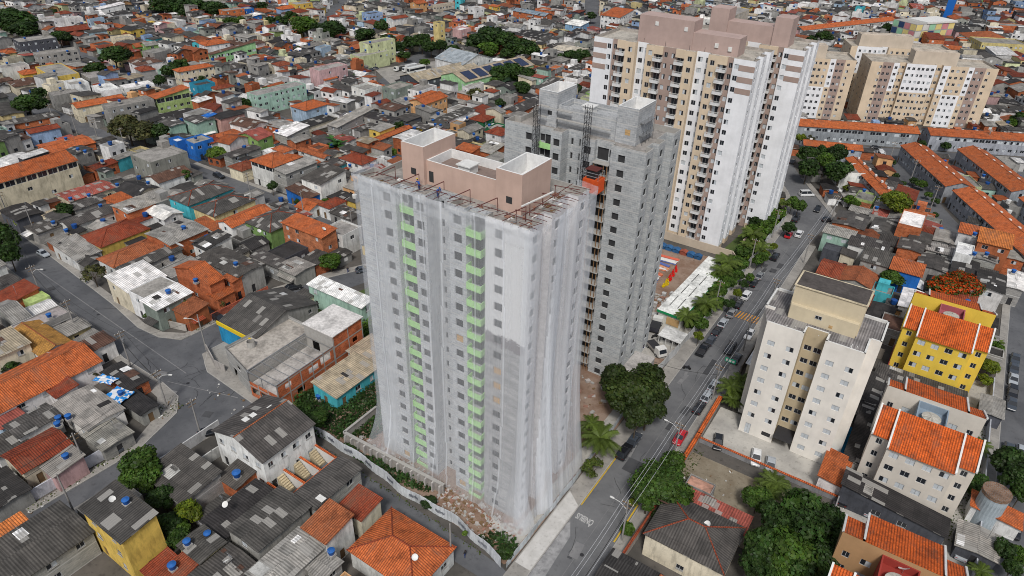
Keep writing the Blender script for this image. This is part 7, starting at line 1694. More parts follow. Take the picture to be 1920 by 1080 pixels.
def tree(P, x, y, r, h, kind, seed):
    rr = random.Random(seed)
    if P == 'P':
        root = thing('palm_tree' if kind == 'palm' else 'banana_plant', (x,y,0), rr.uniform(0,6), None, 'palm' if kind == 'palm' else 'plant', 'palms and banana plants'); th = h*.62
        t = link('trunk', PTR, root, (.14,.12,.09)); t.scale = (th,th,th) if th < 3 else (3.2,3.2,th)
        f = link('fronds', BANANA if kind == 'banana' else rr.choice(PALM), root, (.085,.125,.025) if kind == 'palm' else (.05,.14,.03)); f.location = (0,0,th); f.scale = (r*1.15,r*1.15,max(r,h*.45))
        describe(root, ('feathery palm tree' if kind == 'palm' else 'banana plant with broad leaves'), (x,y,h*.7)); return
    dist = math.hypot(x,y,91); px = r/dist*685; lod = 'fl' if kind == 'fl' else ('loose' if kind in ('b','yg2') and h < 7 else ('big' if px > 22 else 'mid' if px > 9 else 'far'))
    root = thing('tree' if h > 3.2 else 'bush', (x,y,0), rr.uniform(0,6), None, 'tree' if h > 3.2 else 'bush', 'trees of the district' if h > 3.2 else 'garden bushes')
    k = rr.uniform(.85,1.15); c = LC[kind]; cr = link('crown', rr.choice(CROWN[lod]), root, (c[0]*k,c[1]*k,c[2]))
    hz = min(h*.42, r*1.05); cr.scale = (r*1.02,r*1.02,max(hz,r*.62)*1.05); cr.location = (0,0,h-max(hz,r*.62)*.82); cr.rotation_euler = (0,0,rr.uniform(0,6))
    if h > 3.2: t = link('trunk', rr.choice(TRUNK), root, (.09,.07,.05)); t.scale = (r*.8,r*.8,h*.78)
    size = 'huge' if r > 7.5 else 'large' if r > 4.5 else 'small' if r < 2 else ''
    describe(root, ' '.join(f"{size} {LN[kind]} {'tree' if h > 3.2 else 'bush'}".split()), (x,y,h*.6))
    if h > 5: mark([(x-r*.5,y-r*.5),(x+r*.5,y-r*.5),(x+r*.5,y+r*.5),(x-r*.5,y+r*.5)])
for i, (P, x, y, r, h, kd) in enumerate(TREES): tree(P, x, y, r, h, kd, i+100)
for i in range(17):
    tree('T', -36.3+.7*math.sin(i*2.1), 133+i*4.3, 2.3+.4*math.sin(i*1.7), 3.6+.8*math.sin(i*2.9), 'm' if i % 3 else 'h', 900+i)
def ground_cover(name, polys, dens, hmin, hmax, s, color, label, seed):
    rr = random.Random(seed); V=[];F=[];C=[]
    for poly in polys:
        xs=[p[0] for p in poly]; ys=[p[1] for p in poly]; n = int((max(xs)-min(xs))*(max(ys)-min(ys))*dens)
        for i in range(n):
            x,y = rr.uniform(min(xs),max(xs)),rr.uniform(min(ys),max(ys)); ins = False
            for k in range(len(poly)):
                (xa,ya),(xb,yb) = poly[k],poly[(k+1)%len(poly)]
                if (ya > y) != (yb > y) and x < (xb-xa)*(y-ya)/(yb-ya)+xa: ins = not ins
            if not ins: continue
            m_ = .5+.5*math.sin(x*.9+seed)*math.sin(y*.7+1.3*seed); z = hmin+(hmax-hmin)*m_*rr.random(); nrm = Vector((rr.gauss(0,.6),rr.gauss(0,.6),1)).normalized(); u = nrm.cross(Vector((rr.gauss(0,1),rr.gauss(0,1),.1))).normalized(); w = nrm.cross(u); k = s*rr.uniform(.5,1.4); p = Vector((x,y,z+.08)); b = len(V)
            V += [tuple(p-u*k),tuple(p+w*k*.8),tuple(p+u*k),tuple(p-w*k*.8)]; F.append((b,b+1,b+2,b+3)); t = (.55+.8*m_)*rr.uniform(.6,1.4); C.append((t*rr.uniform(.8,1.3),t,t*.8))
    me = bpy.data.meshes.new(name); me.from_pydata(V,[],F); me.materials.append(mat('leaf')); c = np.ones((len(F)*4,4),np.float32); c[:,:3] = np.repeat(np.asarray(C,np.float32),4,axis=0)
    me.color_attributes.new("Col",'FLOAT_COLOR','CORNER').data.foreach_set("color",c.ravel()); o = link(name, me, None, color); tag(o, label, 'ground cover', kind='stuff')
ground_cover('shrubbery', [[(-94,64),(-87,61),(-75.5,60.2),(-70.5,64),(-70.5,84),(-80,86),(-88,82)], [(-86,57.9),(-75,58.9),(-73,60),(-54,61),(-54,60),(-61,57.9),(-74,58.8),(-86,59.8)], [(-42,57.6),(-35.8,56.2),(-35.8,60),(-41,60)]], 22, 0, 1.7, .26, (.026,.062,.016), 'dense dark shrubs and creepers on the lot beside the netted tower', 1)
ground_cover('verge_plants', [[(-38,132),(-34.2,132),(-33.9,206),(-39.5,214),(-39,170),(-37.6,165)], [(-108,79),(-94,79.5),(-94,100),(-102,105)]], 34, 0, 3.2, .32, (.070,.135,.020), 'green planted bank along the white panel fence and grass lot', 4)
ground_cover('weeds', [[(-105.2,20),(-104,20),(-104,38),(-105,38)], [(-109.5,44),(-106,46),(-106.5,49.5),(-111,50)], [(-127.5,66),(-125.8,66),(-125.6,78),(-127.2,78)], [(-86,56.6),(-61,56),(-40,55),(-40,55.6),(-61,56.8),(-86,57.6)], [(-21,140),(-20,140),(-20,175),(-21,175)], [(-21,84),(-19,84),(-19,96),(-21,96)], [(19,100),(23.6,100),(23.6,134),(20,134)]], 8, 0, .5, .14, (.06,.085,.02), 'weeds along kerbs and wall feet', 9)
ground_cover('meadow', [[(-60,345),(-30,360),(-38,380),(-66,362)]], 3, 0, .8, .5, (.07,.16,.02), 'bright green grass plot behind the beige blocks', 12)

for p in ([(-96,33),(-79,33),(-79,37),(-89,44),(-89,56),(-96,56)], [(-77,44),(-70,44),(-70,57),(-77,57)], [(-20.9,80),(3,80),(3,98),(-20.9,98)], [(-89,12),(-77,12),(-77,30),(-89,30)], [(-44,36),(-35.6,36),(-35.6,55),(-44,55)], [(-36,34),(-20.6,34),(-20.6,58),(-36,58)], [(-7,58),(3,58),(3,80),(-7,80)]): mark(p)

ASPH2 = rough_ground('asphalt_patch', (.055,.056,.06), (.07,.072,.076), (.045,.045,.048), .3, 1.2); ASPH3 = rough_ground('pale_asphalt', (.16,.16,.165), (.20,.20,.20), (.08,.08,.085), .3, 1.0); CRK = simple('road_crack', (.02,.02,.022), .9)
pr_ = random.Random(4); dk, lt, ck = [], [], []
def on_road():
    k = pr_.random()
    if k < .5: return pr_.uniform(-31.2,-24.4), pr_.uniform(58,204), 90
    if k < .7: return pr_.uniform(-200,-130), pr_.uniform(56,59.5), -5
    if k < .85: return pr_.uniform(-124,-100), pr_.uniform(50.5,57.5), 20
    return pr_.uniform(-210,-125), pr_.uniform(120.5,124), 0
for i in range(26):
    x, y, a_ = on_road(); (dk if i % 3 else lt).append(rect(x, y, pr_.uniform(.8,4), pr_.uniform(.5,1.6), a_+pr_.uniform(-6,6)))
dk += [rect(-28.3,85.4,3.4,3.0,90), rect(-27,121,1.2,6,0)]
for i in range(46):
    x, y, a_ = on_road(); a_ = math.radians(a_+pr_.choice([0,90])+pr_.uniform(-20,20))
    for j in range(pr_.randint(3,8)):
        a_ += pr_.uniform(-.5,.5); l_ = pr_.uniform(.4,1.1); ck.append(rect(x+math.cos(a_)*l_/2, y+math.sin(a_)*l_/2, l_*1.05, .05, math.degrees(a_))); x += math.cos(a_)*l_; y += math.sin(a_)*l_
sheet('road_patch', [p for p in dk], .058, ASPH2); sheet('road_repair', lt, .062, ASPH3); sheet('road_crack', ck, .066, CRK)
sheet('manhole', [[(x+.33*math.cos(t*.5236), y+.33*math.sin(t*.5236)) for t in range(12)] for x, y in ((-27,64),(-28.5,100),(-26.5,133),(-28,170),(-112,54),(-150,57),(-121,75),(-180,60),(-170,122))], .07, DARK)
sheet('road_seam', [[(-185,59.3),(-185,59.1),(-115,55.6),(-115,55.8)], [(-27.7,55),(-27.62,55),(-27.62,205),(-27.7,205)], [(-116,52),(-115.6,52),(-100,56.9),(-100.4,57)]], .054, ASPH3)
# ------------------------------------------------------------ filling the blocks with the remaining houses
FR = random.Random(77); CAND = []
def fill(bx0, by0, bx1, by1, ox, oy, yaw, rowgap, hts, palette=None, street=4, wmin=5.0, wmax=9.0, dmin=7.5, dmax=11.5, zone=''):
    t = math.radians(yaw); c, s = math.cos(t), math.sin(t); y = by0; row = 0
    while y < by1:
        d = FR.uniform(dmin, dmax); x = bx0+FR.uniform(0,4)
        while x < bx1:
            w = FR.uniform(wmin, wmax); dd = d*FR.uniform(.8,1.0); lx, ly = x+w/2, y+dd/2+FR.uniform(0,d-dd); wx, wy = ox+c*lx-s*ly, oy+s*lx+c*ly
            px, py, dp = proj((wx,wy,3))
            if -60 < px < 1990 and -50 < py < 1150 and dp > 40:
                f_ = mark(rect(wx,wy,w*.96,dd*.96,yaw), False)
                if f_ > .12:
                    for (sx, sd) in ((.6,.6),(.45,.5)):
                        ok = False
                        for (ax, ay) in ((-.2,-.2),(.2,.2),(-.2,.2),(.2,-.2)):
                            X, Y = wx+c*ax*w-s*ay*dd, wy+s*ax*w+c*ay*dd
                            if mark(rect(X,Y,w*sx,dd*sd,yaw), False) < .08: wx,wy,w2,d2,ok = X,Y,w*sx,dd*sd,True; break
                        if ok: break
                    if not ok or w2 < 2.6: x += 2.0; continue
                    ww, dz = w2, d2; low = True
                else: ww, dz = w, dd; low = False
                h = FR.choice(hts) + FR.uniform(-.5,.5)
                if low: h = min(h, FR.choice([2.8,3.4,4.2]))
                CAND.append((wx,wy,ww,dz,yaw+FR.uniform(-1.5,1.5),h,proj((wx,wy,0))[2])); mark(rect(wx,wy,ww*.9,dz*.9,yaw))
            x += w+FR.choice([0,0,.15,.5,1.2])
        y += d+FR.uniform(.2,1.4); row += 1
        if row % street == 0: y += rowgap
NEARH = [3,3.2,3.6,4,5.5,6,6.2]; MIDH = [3,3.2,3.4,4,5.5,6,6.3]; FARH = [3.0,3.2,3.6,4.5,5.6,6.2]
fill(-195,125,-108,400,0,0,0,6,MIDH); fill(-196,12,-108,119,0,0,0,0,NEARH); fill(-108,126,-88,400,0,0,0,5,MIDH)
fill(-98,-2,-22,58,0,0,0,0,NEARH); fill(-21,58,26,100,0,0,0,0,NEARH); fill(-20,122,26,246,0,0,0,0,[2.8,3.2,4,4.6,5.5,6]); fill(31.5,60,60,260,0,0,0,0,NEARH)
fill(-30,-30,440,560,-198,44,96,6,MIDH)
fill(-360,0,0,420,-88,215,-4,6,MIDH); 
fill(-150,-40,160,80,-30,262,26,5,[2.8,3,3.4]); fill(-160,75,240,700,-30,262,26,7,FARH,wmin=6.5,wmax=12.5,dmin=9,dmax=15)
fill(-420,0,40,620,-100,400,-7,7,FARH,wmin=6.5,wmax=12.5,dmin=9,dmax=15); fill(-620,-100,0,600,-330,250,-10,7,FARH,wmin=6.5,wmax=12.5,dmin=9,dmax=15)
ROOFS = ['F']*34+['N']*12+['L']*14+['R']*8+['O']*4+['o']*5+['S']*13+['W']*4+['br']*4+['r']*2+['be']*2
WALLS = ['g']*26+['w']*32+['C']*11+['b']*14+['k']*3+['m']*2+['B2']*2+['Y']*3+['y']*1+['pk2']*2+['t3']*2+['ye']*2+['gg']*5+['G']+['t']+['lg']+['k2']*2+['pe']*2+['o']
for i, cnd in enumerate(CAND):
    wx,wy,w,d,yaw,h,dp = cnd; sz = w*d*0+(w+d)*h+w*d*.5; CAND[i] = cnd+(sz/dp/dp,)
CAND.sort(key=lambda c: -c[-1])
def style(w, d, h):
    rc = FR.choice(ROOFS); wc = FR.choice(WALLS)
    if rc == 'S': k = 'flat'
    elif rc in ('R','O','o'): k = FR.choice(['hip','gx','gy','gy','my','mx'])
    else: k = FR.choice(['fib','fib','fib','mx','my','gx','gy','flat']) 
    if min(w,d) < 4: k = FR.choice(['mx','my','fib'])
    return k, rc, wc
NHAND = len(HOUSES)+3; NEARN = max(0, 298-NHAND); TANKS = []
for cnd in CAND[:NEARN]:
    wx,wy,w,d,yaw,h,dp,_ = cnd; k, rc, wc = style(w,d,h); house(wx,wy,w,d,yaw,h,k,rc,wc)
    if FR.random() < .3: TANKS.append((wx+FR.uniform(-1,1), wy+FR.uniform(-1,1), h+.55))
# everything farther and smaller is one mass of roofs and walls
fm = [mat('wall','attr'), mat('brick','attr'), mat('tile','attr'), mat('fibre','attr'), mat('slab','attr'), GLASS, BLUEP, TRIM]; far = MB()
def far_house(cx, cy, w, d, yaw, h, k, rc, wc, dp):
    n0 = len(far.v); a, b = w/2, d/2; jit = FR.uniform(.7,1.15); far.cur = tuple(min(1,x*jit) for x in COL[wc]); wm = 1 if wc == 'b' else 0
    H = h+(FR.choice([.3,.6,.9]) if k == 'flat' else 0); c4 = [(-a,-b),(a,-b),(a,b),(-a,b)]; th = math.radians(yaw); cs, sn = math.cos(th), math.sin(th)
    for e in range(4):
        p, q = c4[e], c4[(e+1)%4]; far.face([(*p,0),(*q,0),(*q,H),(*p,H)], wm); nx, ny = [(0,-1),(1,0),(0,1),(-1,0)][e]; wx, wy = cs*nx-sn*ny, sn*nx+cs*ny
        if faces_cam(cx,cy,wx,wy) and dp < 620:
            L = math.hypot(q[0]-p[0],q[1]-p[1]); dx,dy = (q[0]-p[0])/L,(q[1]-p[1])/L; n = int(L/2.9); st = max(1,round(h/3))
            for f in range(st):
                for i in range(n):
                    if FR.random() < .52: continue
                    u = L*(i+.5)/n; z = f*h/st+1.0; ww = .6; o_ = .03; sv = far.cur; far.cur = (1,1,1)
                    far.face([(p[0]+dx*(u-ww)+nx*o_,p[1]+dy*(u-ww)+ny*o_,z),(p[0]+dx*(u+ww)+nx*o_,p[1]+dy*(u+ww)+ny*o_,z),(p[0]+dx*(u+ww)+nx*o_,p[1]+dy*(u+ww)+ny*o_,z+1.1),(p[0]+dx*(u-ww)+nx*o_,p[1]+dy*(u-ww)+ny*o_,z+1.1)], 5 if FR.random() < .85 else 7); far.cur = sv
    f, caps, gab = roof_geo(k, a, b, h, .3)
    if k == 'flat':
        t = .15
        for q in ((-a,-b,a,-b+t),(-a,b-t,a,b),(-a,-b+t,-a+t,b-t),(a-t,-b+t,a,b-t)): far.face([(q[0],q[1],H),(q[2],q[1],H),(q[2],q[3],H),(q[0],q[3],H)], wm)
        for q in (((-a+t,-b+t),(-a+t,b-t)),((-a+t,b-t),(a-t,b-t)),((a-t,b-t),(a-t,-b+t)),((a-t,-b+t),(-a+t,-b+t))): far.face([(*q[0],h),(*q[1],h),(*q[1],H),(*q[0],H)], wm)
        far.cur = tuple(x*jit for x in COL[rc]); far.face([(-a+t,-b+t,h),(a-t,-b+t,h),(a-t,b-t,h),(-a+t,b-t,h)], 4 if rc in ('S','W') else 3)
        if FR.random() < .35: far.cur = COL[wc]; x0 = FR.uniform(-a+.5,a-3) if a > 2.2 else -a+.3; far.box(x0,b-3,h,min(x0+2.6,a-.3),b-.4,h+2.2,wm)
    else:
        for g_ in gab: far.face(g_, wm)
        far.cur = tuple(x*jit*(.78 if rc in TILES else .95) for x in COL[rc]); far.thick(f, .12, 2 if rc in TILES else 3)
    if FR.random() < .17:
        far.cur = (1,1,1); tx, ty = FR.uniform(-a*.5,a*.5), FR.uniform(-b*.5,b*.5); far.tube((tx,ty,h+.3),(tx,ty,h+1.4),.62,.75,7,6 if FR.random() < .8 else 7)
    for i in range(n0, len(far.v)):
        x,y,z = far.v[i]; far.v[i] = (cx+cs*x-sn*y, cy+sn*x+cs*y, z)
for cnd in CAND[NEARN:]:
    wx,wy,w,d,yaw,h,dp,_ = cnd
    if dp > 430: h = h*1.12
    k, rc, wc = style(w,d,h)
    if FR.random() < .55 and d > 6:
        sp = FR.uniform(.35,.65); t_ = math.radians(yaw); o1, o2 = -d*(1-sp)/2, d*sp/2
        h2 = max(2.8, h+FR.choice([-2.8,-1.5,2.4,2.8])); far_house(wx-math.sin(t_)*o1,wy+math.cos(t_)*o1,w,d*sp,yaw,h,k if k != 'hip' else 'my',rc,wc,dp)
        k2, rc2, wc2 = style(w,d*(1-sp),h2); far_house(wx-math.sin(t_)*o2,wy+math.cos(t_)*o2,w*FR.uniform(.6,1),d*(1-sp),yaw,h2,k2 if k2 != 'hip' else 'fib',rc2,FR.choice([wc,wc2]),dp)
    else: far_house(wx,wy,w,d,yaw,h,k,rc,wc,dp)
fo = far.obj('distant_houses', fm); tag(fo, 'mass of small houses with mixed tiled, corrugated and flat roofs filling the far district', 'houses', kind='stuff')
print('candidates', len(CAND), 'near', NEARN)
# far greenery
rg = random.Random(5)
# ------------------------------------------------------------ water tanks
tb = MB(); tb.tube((0,0,0),(0,0,.85),.5,.64,14); TB = tb.mesh('body',[BLUEP]); tb = MB(); tb.tube((0,0,.85),(0,0,.93),.68,.66,14); tb.tube((0,0,.93),(0,0,1.1),.62,.2,14); TL = tb.mesh('lid',[simple('tank_lid_blue',(.02,.11,.36),.5)])
TANKPX = TANKS_DATA
def tank(x, y, z, s=.85):
    r = thing('water_tank', (x,y,z), 0, None, 'water tank', 'blue water tanks on the roofs'); link('body', TB, r).scale = (s,s,s); link('lid', TL, r).scale = (s,s,s)
    q = MB(); q.box(-.5,-.5,-.45,.5,.5,0); q.obj('plinth', CONC, r); describe(r, 'blue water tank', (x,y,z))
for t in TANKPX: tank(*t)
for x,y,z in TANKS[:18]: tank(x,y,z,FR.uniform(.8,1.1))
# ------------------------------------------------------------ cars
CC = {'K': (.012,.013,.016), 'D': (.045,.055,.07), 'S': (.20,.21,.22), 'L': (.34,.37,.40), 'W': (.62,.63,.63), 'R': (.42,.012,.02)}
CN = {'K': 'black', 'D': 'dark grey', 'S': 'grey', 'L': 'silver', 'W': 'white', 'R': 'red'}
def loft(mb, rings, m=0):
    for a, b in zip(rings, rings[1:]):
        n = len(a)
        for i in range(n): mb.face([a[i], b[i], b[(i+1)%n], a[(i+1)%n]], m)
    mb.face(rings[0], m); mb.face(rings[-1][::-1], m)
def car_parts(kind):
    L, W, H = {'car': (4.2,1.74,1.46), 'suv': (4.4,1.82,1.66), 'van': (4.8,1.9,2.05), 'pickup': (5.2,1.85,1.75)}[kind]; hl, hw = L/2, W/2; zb = .62*H if kind != 'van' else .52*H
    st = {'car': [(-1,.38,.78,.86),(-.97,.3,.95,.95),(-.72,.24,1.0,1),(-.3,.22,1.0,1),(.3,.22,1.0,1),(.55,.24,.97,1),(.82,.26,.86,.97),(.96,.3,.72,.9),(1,.36,.62,.8)],
          'suv': [(-1,.4,.85,.9),(-.97,.32,1.0,.97),(-.5,.26,1.0,1),(.3,.26,1.0,1),(.55,.27,.98,1),(.86,.28,.9,.97),(.97,.32,.8,.9),(1,.4,.7,.82)],
          'van': [(-1,.3,1.0,.95),(-.98,.24,1.02,.99),(.3,.2,1.02,1),(.7,.2,.98,1),(.93,.22,.82,.96),(1,.3,.62,.88)],
          'pickup': [(-1,.4,.9,.96),(-.98,.32,.95,1),(-.3,.28,.95,1),(.3,.28,1.0,1),(.6,.28,.98,1),(.9,.3,.88,.97),(1,.4,.7,.86)]}[kind]
    body = MB(); rings = []
    for x, zl, zt, wf in st:
        w = hw*wf; zl_, zt_ = zl*.9, zb*zt; rings.append([(x*hl,-w*.9,zl_),(x*hl,-w,zl_+.15),(x*hl,-w,zt_-.14),(x*hl,-w*.9,zt_),(x*hl,w*.9,zt_),(x*hl,w,zt_-.14),(x*hl,w,zl_+.15),(x*hl,w*.9,zl_)])
    loft(body, rings, 0)
    c0, c1, c2, c3 = {'car': (-.86,-.55,.08,.44), 'suv': (-.93,-.78,.08,.42), 'van': (-.97,-.92,.35,.66), 'pickup': (-.18,-.08,.25,.52)}[kind]; gl = MB(); zt = H-.06; wb, wt = hw*.9, hw*.74
    A = [(c0*hl,-wb,zb-.03),(c3*hl,-wb,zb-.03),(c3*hl,wb,zb-.03),(c0*hl,wb,zb-.03)]; B = [(c1*hl,-wt,zt),(c2*hl,-wt,zt),(c2*hl,wt,zt),(c1*hl,wt,zt)]
    for i in range(4): gl.face([A[i],A[(i+1)%4],B[(i+1)%4],B[i]])
    rf = MB(); e = .04; C = [(c1*hl-e,-wt-e*.6,zt),(c2*hl+e,-wt-e*.6,zt),(c2*hl+e,wt+e*.6,zt),(c1*hl-e,wt+e*.6,zt)]; D = [(c1*hl+.15,-wt+.12,H),(c2*hl-.15,-wt+.12,H),(c2*hl-.15,wt-.12,H),(c1*hl+.15,wt-.12,H)]
    for i in range(4): rf.face([C[i],C[(i+1)%4],D[(i+1)%4],D[i]])
    rf.face(D); 
    for i in range(4): rf.tube(Vector(A[i])+Vector((0,0,.0)), B[i], .05, n=4, caps=False)
    for s in (-1,1): m_ = (c1+c3)/2*hl; rf.tube((m_,s*wb,zb),(m_,s*wt,zt),.04,n=4,caps=False)
    wh = MB(); n = 14
    wh.tube((0,-.1,0),(0,.1,0),.32,n=n,m=0); wh.tube((0,-.112,0),(0,-.1,0),.19,n=10,m=1); wh.tube((0,.1,0),(0,.112,0),.19,n=10,m=1)
    li = MB(); li.box(0,-.16,-.07,.06,.16,.07,0,True)
    P = [('body', body.mesh('body',[mat('carpaint')]), None, 1)]; P.append(('windows', gl.mesh('windows',[GLASS]), None, 0)); P.append(('roof', rf.mesh('roof',[mat('carpaint')]), None, 1))
    wm_ = wh.mesh('wheel',[RUB, STEEL]); hm = li.mesh('headlight',[simple('headlight_glass',(.6,.6,.58),.2)]); tm = li.mesh('tail_light',[simple('tail_light_red',(.35,.01,.01),.3)])
    for sx in (-1,1):
        for sy in (-1,1): P.append(('wheel', wm_, (sx*hl*.62, sy*(hw-.11), .32), 0))
    for sy in (-1,1): P.append(('headlight', hm, (hl*.955, sy*hw*.62, zb*.68), 0)); P.append(('tail_light', tm, (-hl*1.0, sy*hw*.66, zb*.75), 0))
    if kind == 'pickup': q = MB(); q.box(-hl*.93,-hw*.8,zb*.96,-hl*.22,hw*.8,zb*.97); P.append(('bed_cover', q.mesh('bed_cover',[DARK]), None, 0))
    return P
rm_ = MB(); rm_.tube((0,-.125,0),(0,.125,0),.17,n=10); RIM = rm_.mesh('rim',[STEEL])
CP = {k: car_parts(k) for k in ('car','suv','van','pickup')}
for x, y, hd_, c, kd in CARS:
    r = thing('parked_car' if kd != 'van' else 'parked_van', (x,y,.03), math.radians(hd_), None, 'car' if kd != 'van' else 'van', 'cars and vans on the streets and yards')
    dp = proj((x,y,0))[2]
    for nm, me, loc, pnt in CP[kd]:
        if dp > 260 and nm in ('headlight','tail_light'): continue
        o = link(nm, me, r)
        if loc: o.location = loc
        if pnt: o.color = (*CC[c],1)
        if nm == 'wheel' and dp < 190: ro = link('rim', RIM, o)
    describe(r, f"{CN[c]} {dict(car='car',suv='tall car',van='van',pickup='pickup')[kd]}", (x,y,.7))
# trucks, bus, motorcycles
def truck(x, y, hd_, L, boxh, col, label, flat=False, bus=False):
    r = thing('bus' if bus else 'truck', (x,y,.04), math.radians(hd_), label, 'bus' if bus else 'truck', 'trucks and buses'); b = MB()
    if bus:
        b.prism([(-L/2,-1.25),(L/2,-1.25),(L/2,1.25),(-L/2,1.25)], .4, 3.2); b.obj('body', mat('carpaint'), r, col); q = MB()
        for s in (-1.27,1.27): q.face([(-L/2+.4,s,1.7),(L/2-.2,s,1.7),(L/2-.2,s,2.7),(-L/2+.4,s,2.7)][::(1 if s < 0 else -1)])
        q.face([(L/2+.02,-1.1,1.4),(L/2+.02,1.1,1.4),(L/2+.02,1.1,2.8),(L/2+.02,-1.1,2.8)]); q.obj('windows', GLASS, r)
    else:
        cab_ = MB(); cab_.thick([], .1); loft(cab_, [[(L/2-1.9,-1.1,.6),(L/2-1.9,-1.1,2.3),(L/2-1.9,1.1,2.3),(L/2-1.9,1.1,.6)],[(L/2-.4,-1.1,.6),(L/2-.5,-1.05,2.3),(L/2-.5,1.05,2.3),(L/2-.4,1.1,.6)],[(L/2,-1.0,.6),(L/2-.1,-1.0,1.3),(L/2-.1,1.0,1.3),(L/2,1.0,.6)]]); cab_.obj('cab', mat('carpaint'), r, (.62,.62,.6))
        q = MB(); q.face([(L/2-.06,-.9,1.35),(L/2-.06,.9,1.35),(L/2-.44,.88,2.15),(L/2-.44,-.88,2.15)]); q.obj('windscreen', GLASS, r)
        b.box(-L/2,-1.1,.75,L/2-2.1,1.1,.75+boxh,0,True)
        if flat: b.box(-L/2+.1,-1.0,.75+boxh,L/2-2.3,1.0,.85+boxh,1)
        b.obj('cargo_bed' if flat else 'cargo_box', [mat('wall'), DARK], r, col)
    for sx in (-L*.33, L*.3):
        for sy in (-1,1): o = link('wheel', CP['car'][3][1], r); o.location = (sx, sy*1.0, .42); o.scale = (1.35,1.2,1.35)
    describe(r, label, (x,y,1.5))
truck(-38.8,119.3,-35,5.6,.5,(.30,.28,.26),'white flatbed truck parked beside the guard hut',True)
truck(-42.5,127.6,100,5.4,.9,(.04,.04,.05),'dark dumper truck behind the guard hut loaded with waste',True)
for i,(fx,fy,l_,bx,cl_,lab,bs) in enumerate(((-240,262,7,1.0,(.05,.05,.05),'first white cab tow truck from the left in the truck yard',0),(-235.5,264,8.5,2.6,(.55,.56,.56),'white box truck beside the bus in the truck yard',0),(-231,264,10.5,0,(.62,.62,.58),'white and cream bus parked in the truck yard',1),(-227,262.5,7,1.2,(.6,.6,.6),'white truck right of the bus in the truck yard',0),(-223,262,7,1.2,(.55,.2,.1),'rightmost truck with a red tail in the truck yard',0))):
    truck(fx,fy,-100,l_,bx,cl_,lab,False,bool(bs))
def moto(x,y,hd_,col,label):
    r = thing('motorcycle',(x,y,.03),math.radians(hd_),label,'motorcycle','motorcycles')
    for sx in (-.62,.62): q = MB(); q.tube((sx,-.05,.3),(sx,.05,.3),.3,n=14); q.obj('wheel', RUB, r)
    q = MB(); loft(q,[[(-.7,-.1,.7),(-.7,-.1,.85),(-.7,.1,.85),(-.7,.1,.7)],[(-.1,-.14,.45),(-.1,-.16,.8),(-.1,.16,.8),(-.1,.14,.45)],[(.3,-.14,.45),(.3,-.16,1.0),(.3,.16,1.0),(.3,.14,.45)],[(.55,-.05,.7),(.55,-.05,.9),(.55,.05,.9),(.55,.05,.7)]]); q.obj('body', mat('carpaint'), r, col)
    q = MB(); q.tube((.62,0,.3),(.42,0,1.05),.04,n=5); q.tube((.42,-.35,1.08),(.42,.35,1.08),.025,n=5); q.obj('handlebar', DARK, r); describe(r,label,(x,y,.6))
moto(-30.9,117.4,20,(.012,.012,.014),'black motorcycle parked in front of the black pickup'); moto(-86.6,37.2,80,(.02,.25,.15),'motorcycle with green box in the walled yard'); moto(-41.2,124,60,(.02,.02,.02),'motorcycle beside the guard hut')
# ------------------------------------------------------------ poles, lamps, wires
pb = MB(); pb.tube((0,0,-.2),(0,0,9.2),.17,.11,10); PM = pb.mesh('pole',[simple('pole_concrete',(.25,.24,.23),.9)])
xb = MB(); xb.box(-1.0,-.06,8.55,1.0,.06,8.67,0,True); xb.box(-.7,-.05,7.7,.7,.05,7.8,0,True); XM = xb.mesh('crossarm',[WOODB])
ib = MB()
for x_ in (-.9,-.35,.35,.9): ib.tube((x_,0,8.67),(x_,0,8.9),.05,n=6)
IM = ib.mesh('insulators',[TRIM]); lb = MB(); lb.tube((0,0,7.2),(1.2,0,8.1),.04,n=5); lb.tube((1.2,0,8.1),(2.4,0,8.25),.04,n=5); AM = lb.mesh('lamp_arm',[TRIM]); lb = MB(); lb.box(2.3,-.13,8.2,2.95,.13,8.32,0,True); HM = lb.mesh('lamp_head',[TRIM])
tf = MB(); tf.tube((.35,0,6.4),(.35,0,7.4),.28,n=10); TFM = tf.mesh('transformer',[STEEL])
POLES = [(-23.1,52,1,0,0),(-23.1,70,1,180,0),(-23.1,91,1,180,0),(-23,111,1,0,1),(-23,131,1,0,0),(-23,151,1,0,0),(-22,180,1,0,0),(-21.6,211,1,0,1),(-126,50.4,1,0,1),(-118.6,63,0,215,0),(-108.9,47.4,1,30,1),(-167,53.1,1,30,0),(-216,68.4,1,0,0),(-200,67.8,0,0,0),(-146,50.2,1,0,0),(-104.9,30,1,0,0),(-286,116.8,1,0,0),(-271,117,1,0,0),(-257,117.3,1,30,0),(-240,117.6,1,0,0),(-98,24,0,0,0),(-96.6,46.2,1,0,0),(-42.6,51.2,0,0,0),(-173,118,1,0,0),(-150,118.6,1,0,0),(-130,118.4,1,0,0),(-15,274,1,0,0),(-6,259,1,0,0),(2.5,238,1,0,0),(13,313,1,0,0),(-12,303,1,0,0),(31.8,110,1,0,0),(31.8,135,1,0,0),(31.8,160,1,0,0),(-33.6,142,1,0,0),(-33.2,168,1,0,0),(-33.3,190,1,0,1),(-207,247,1,0,0),(-228,232,1,0,0)]
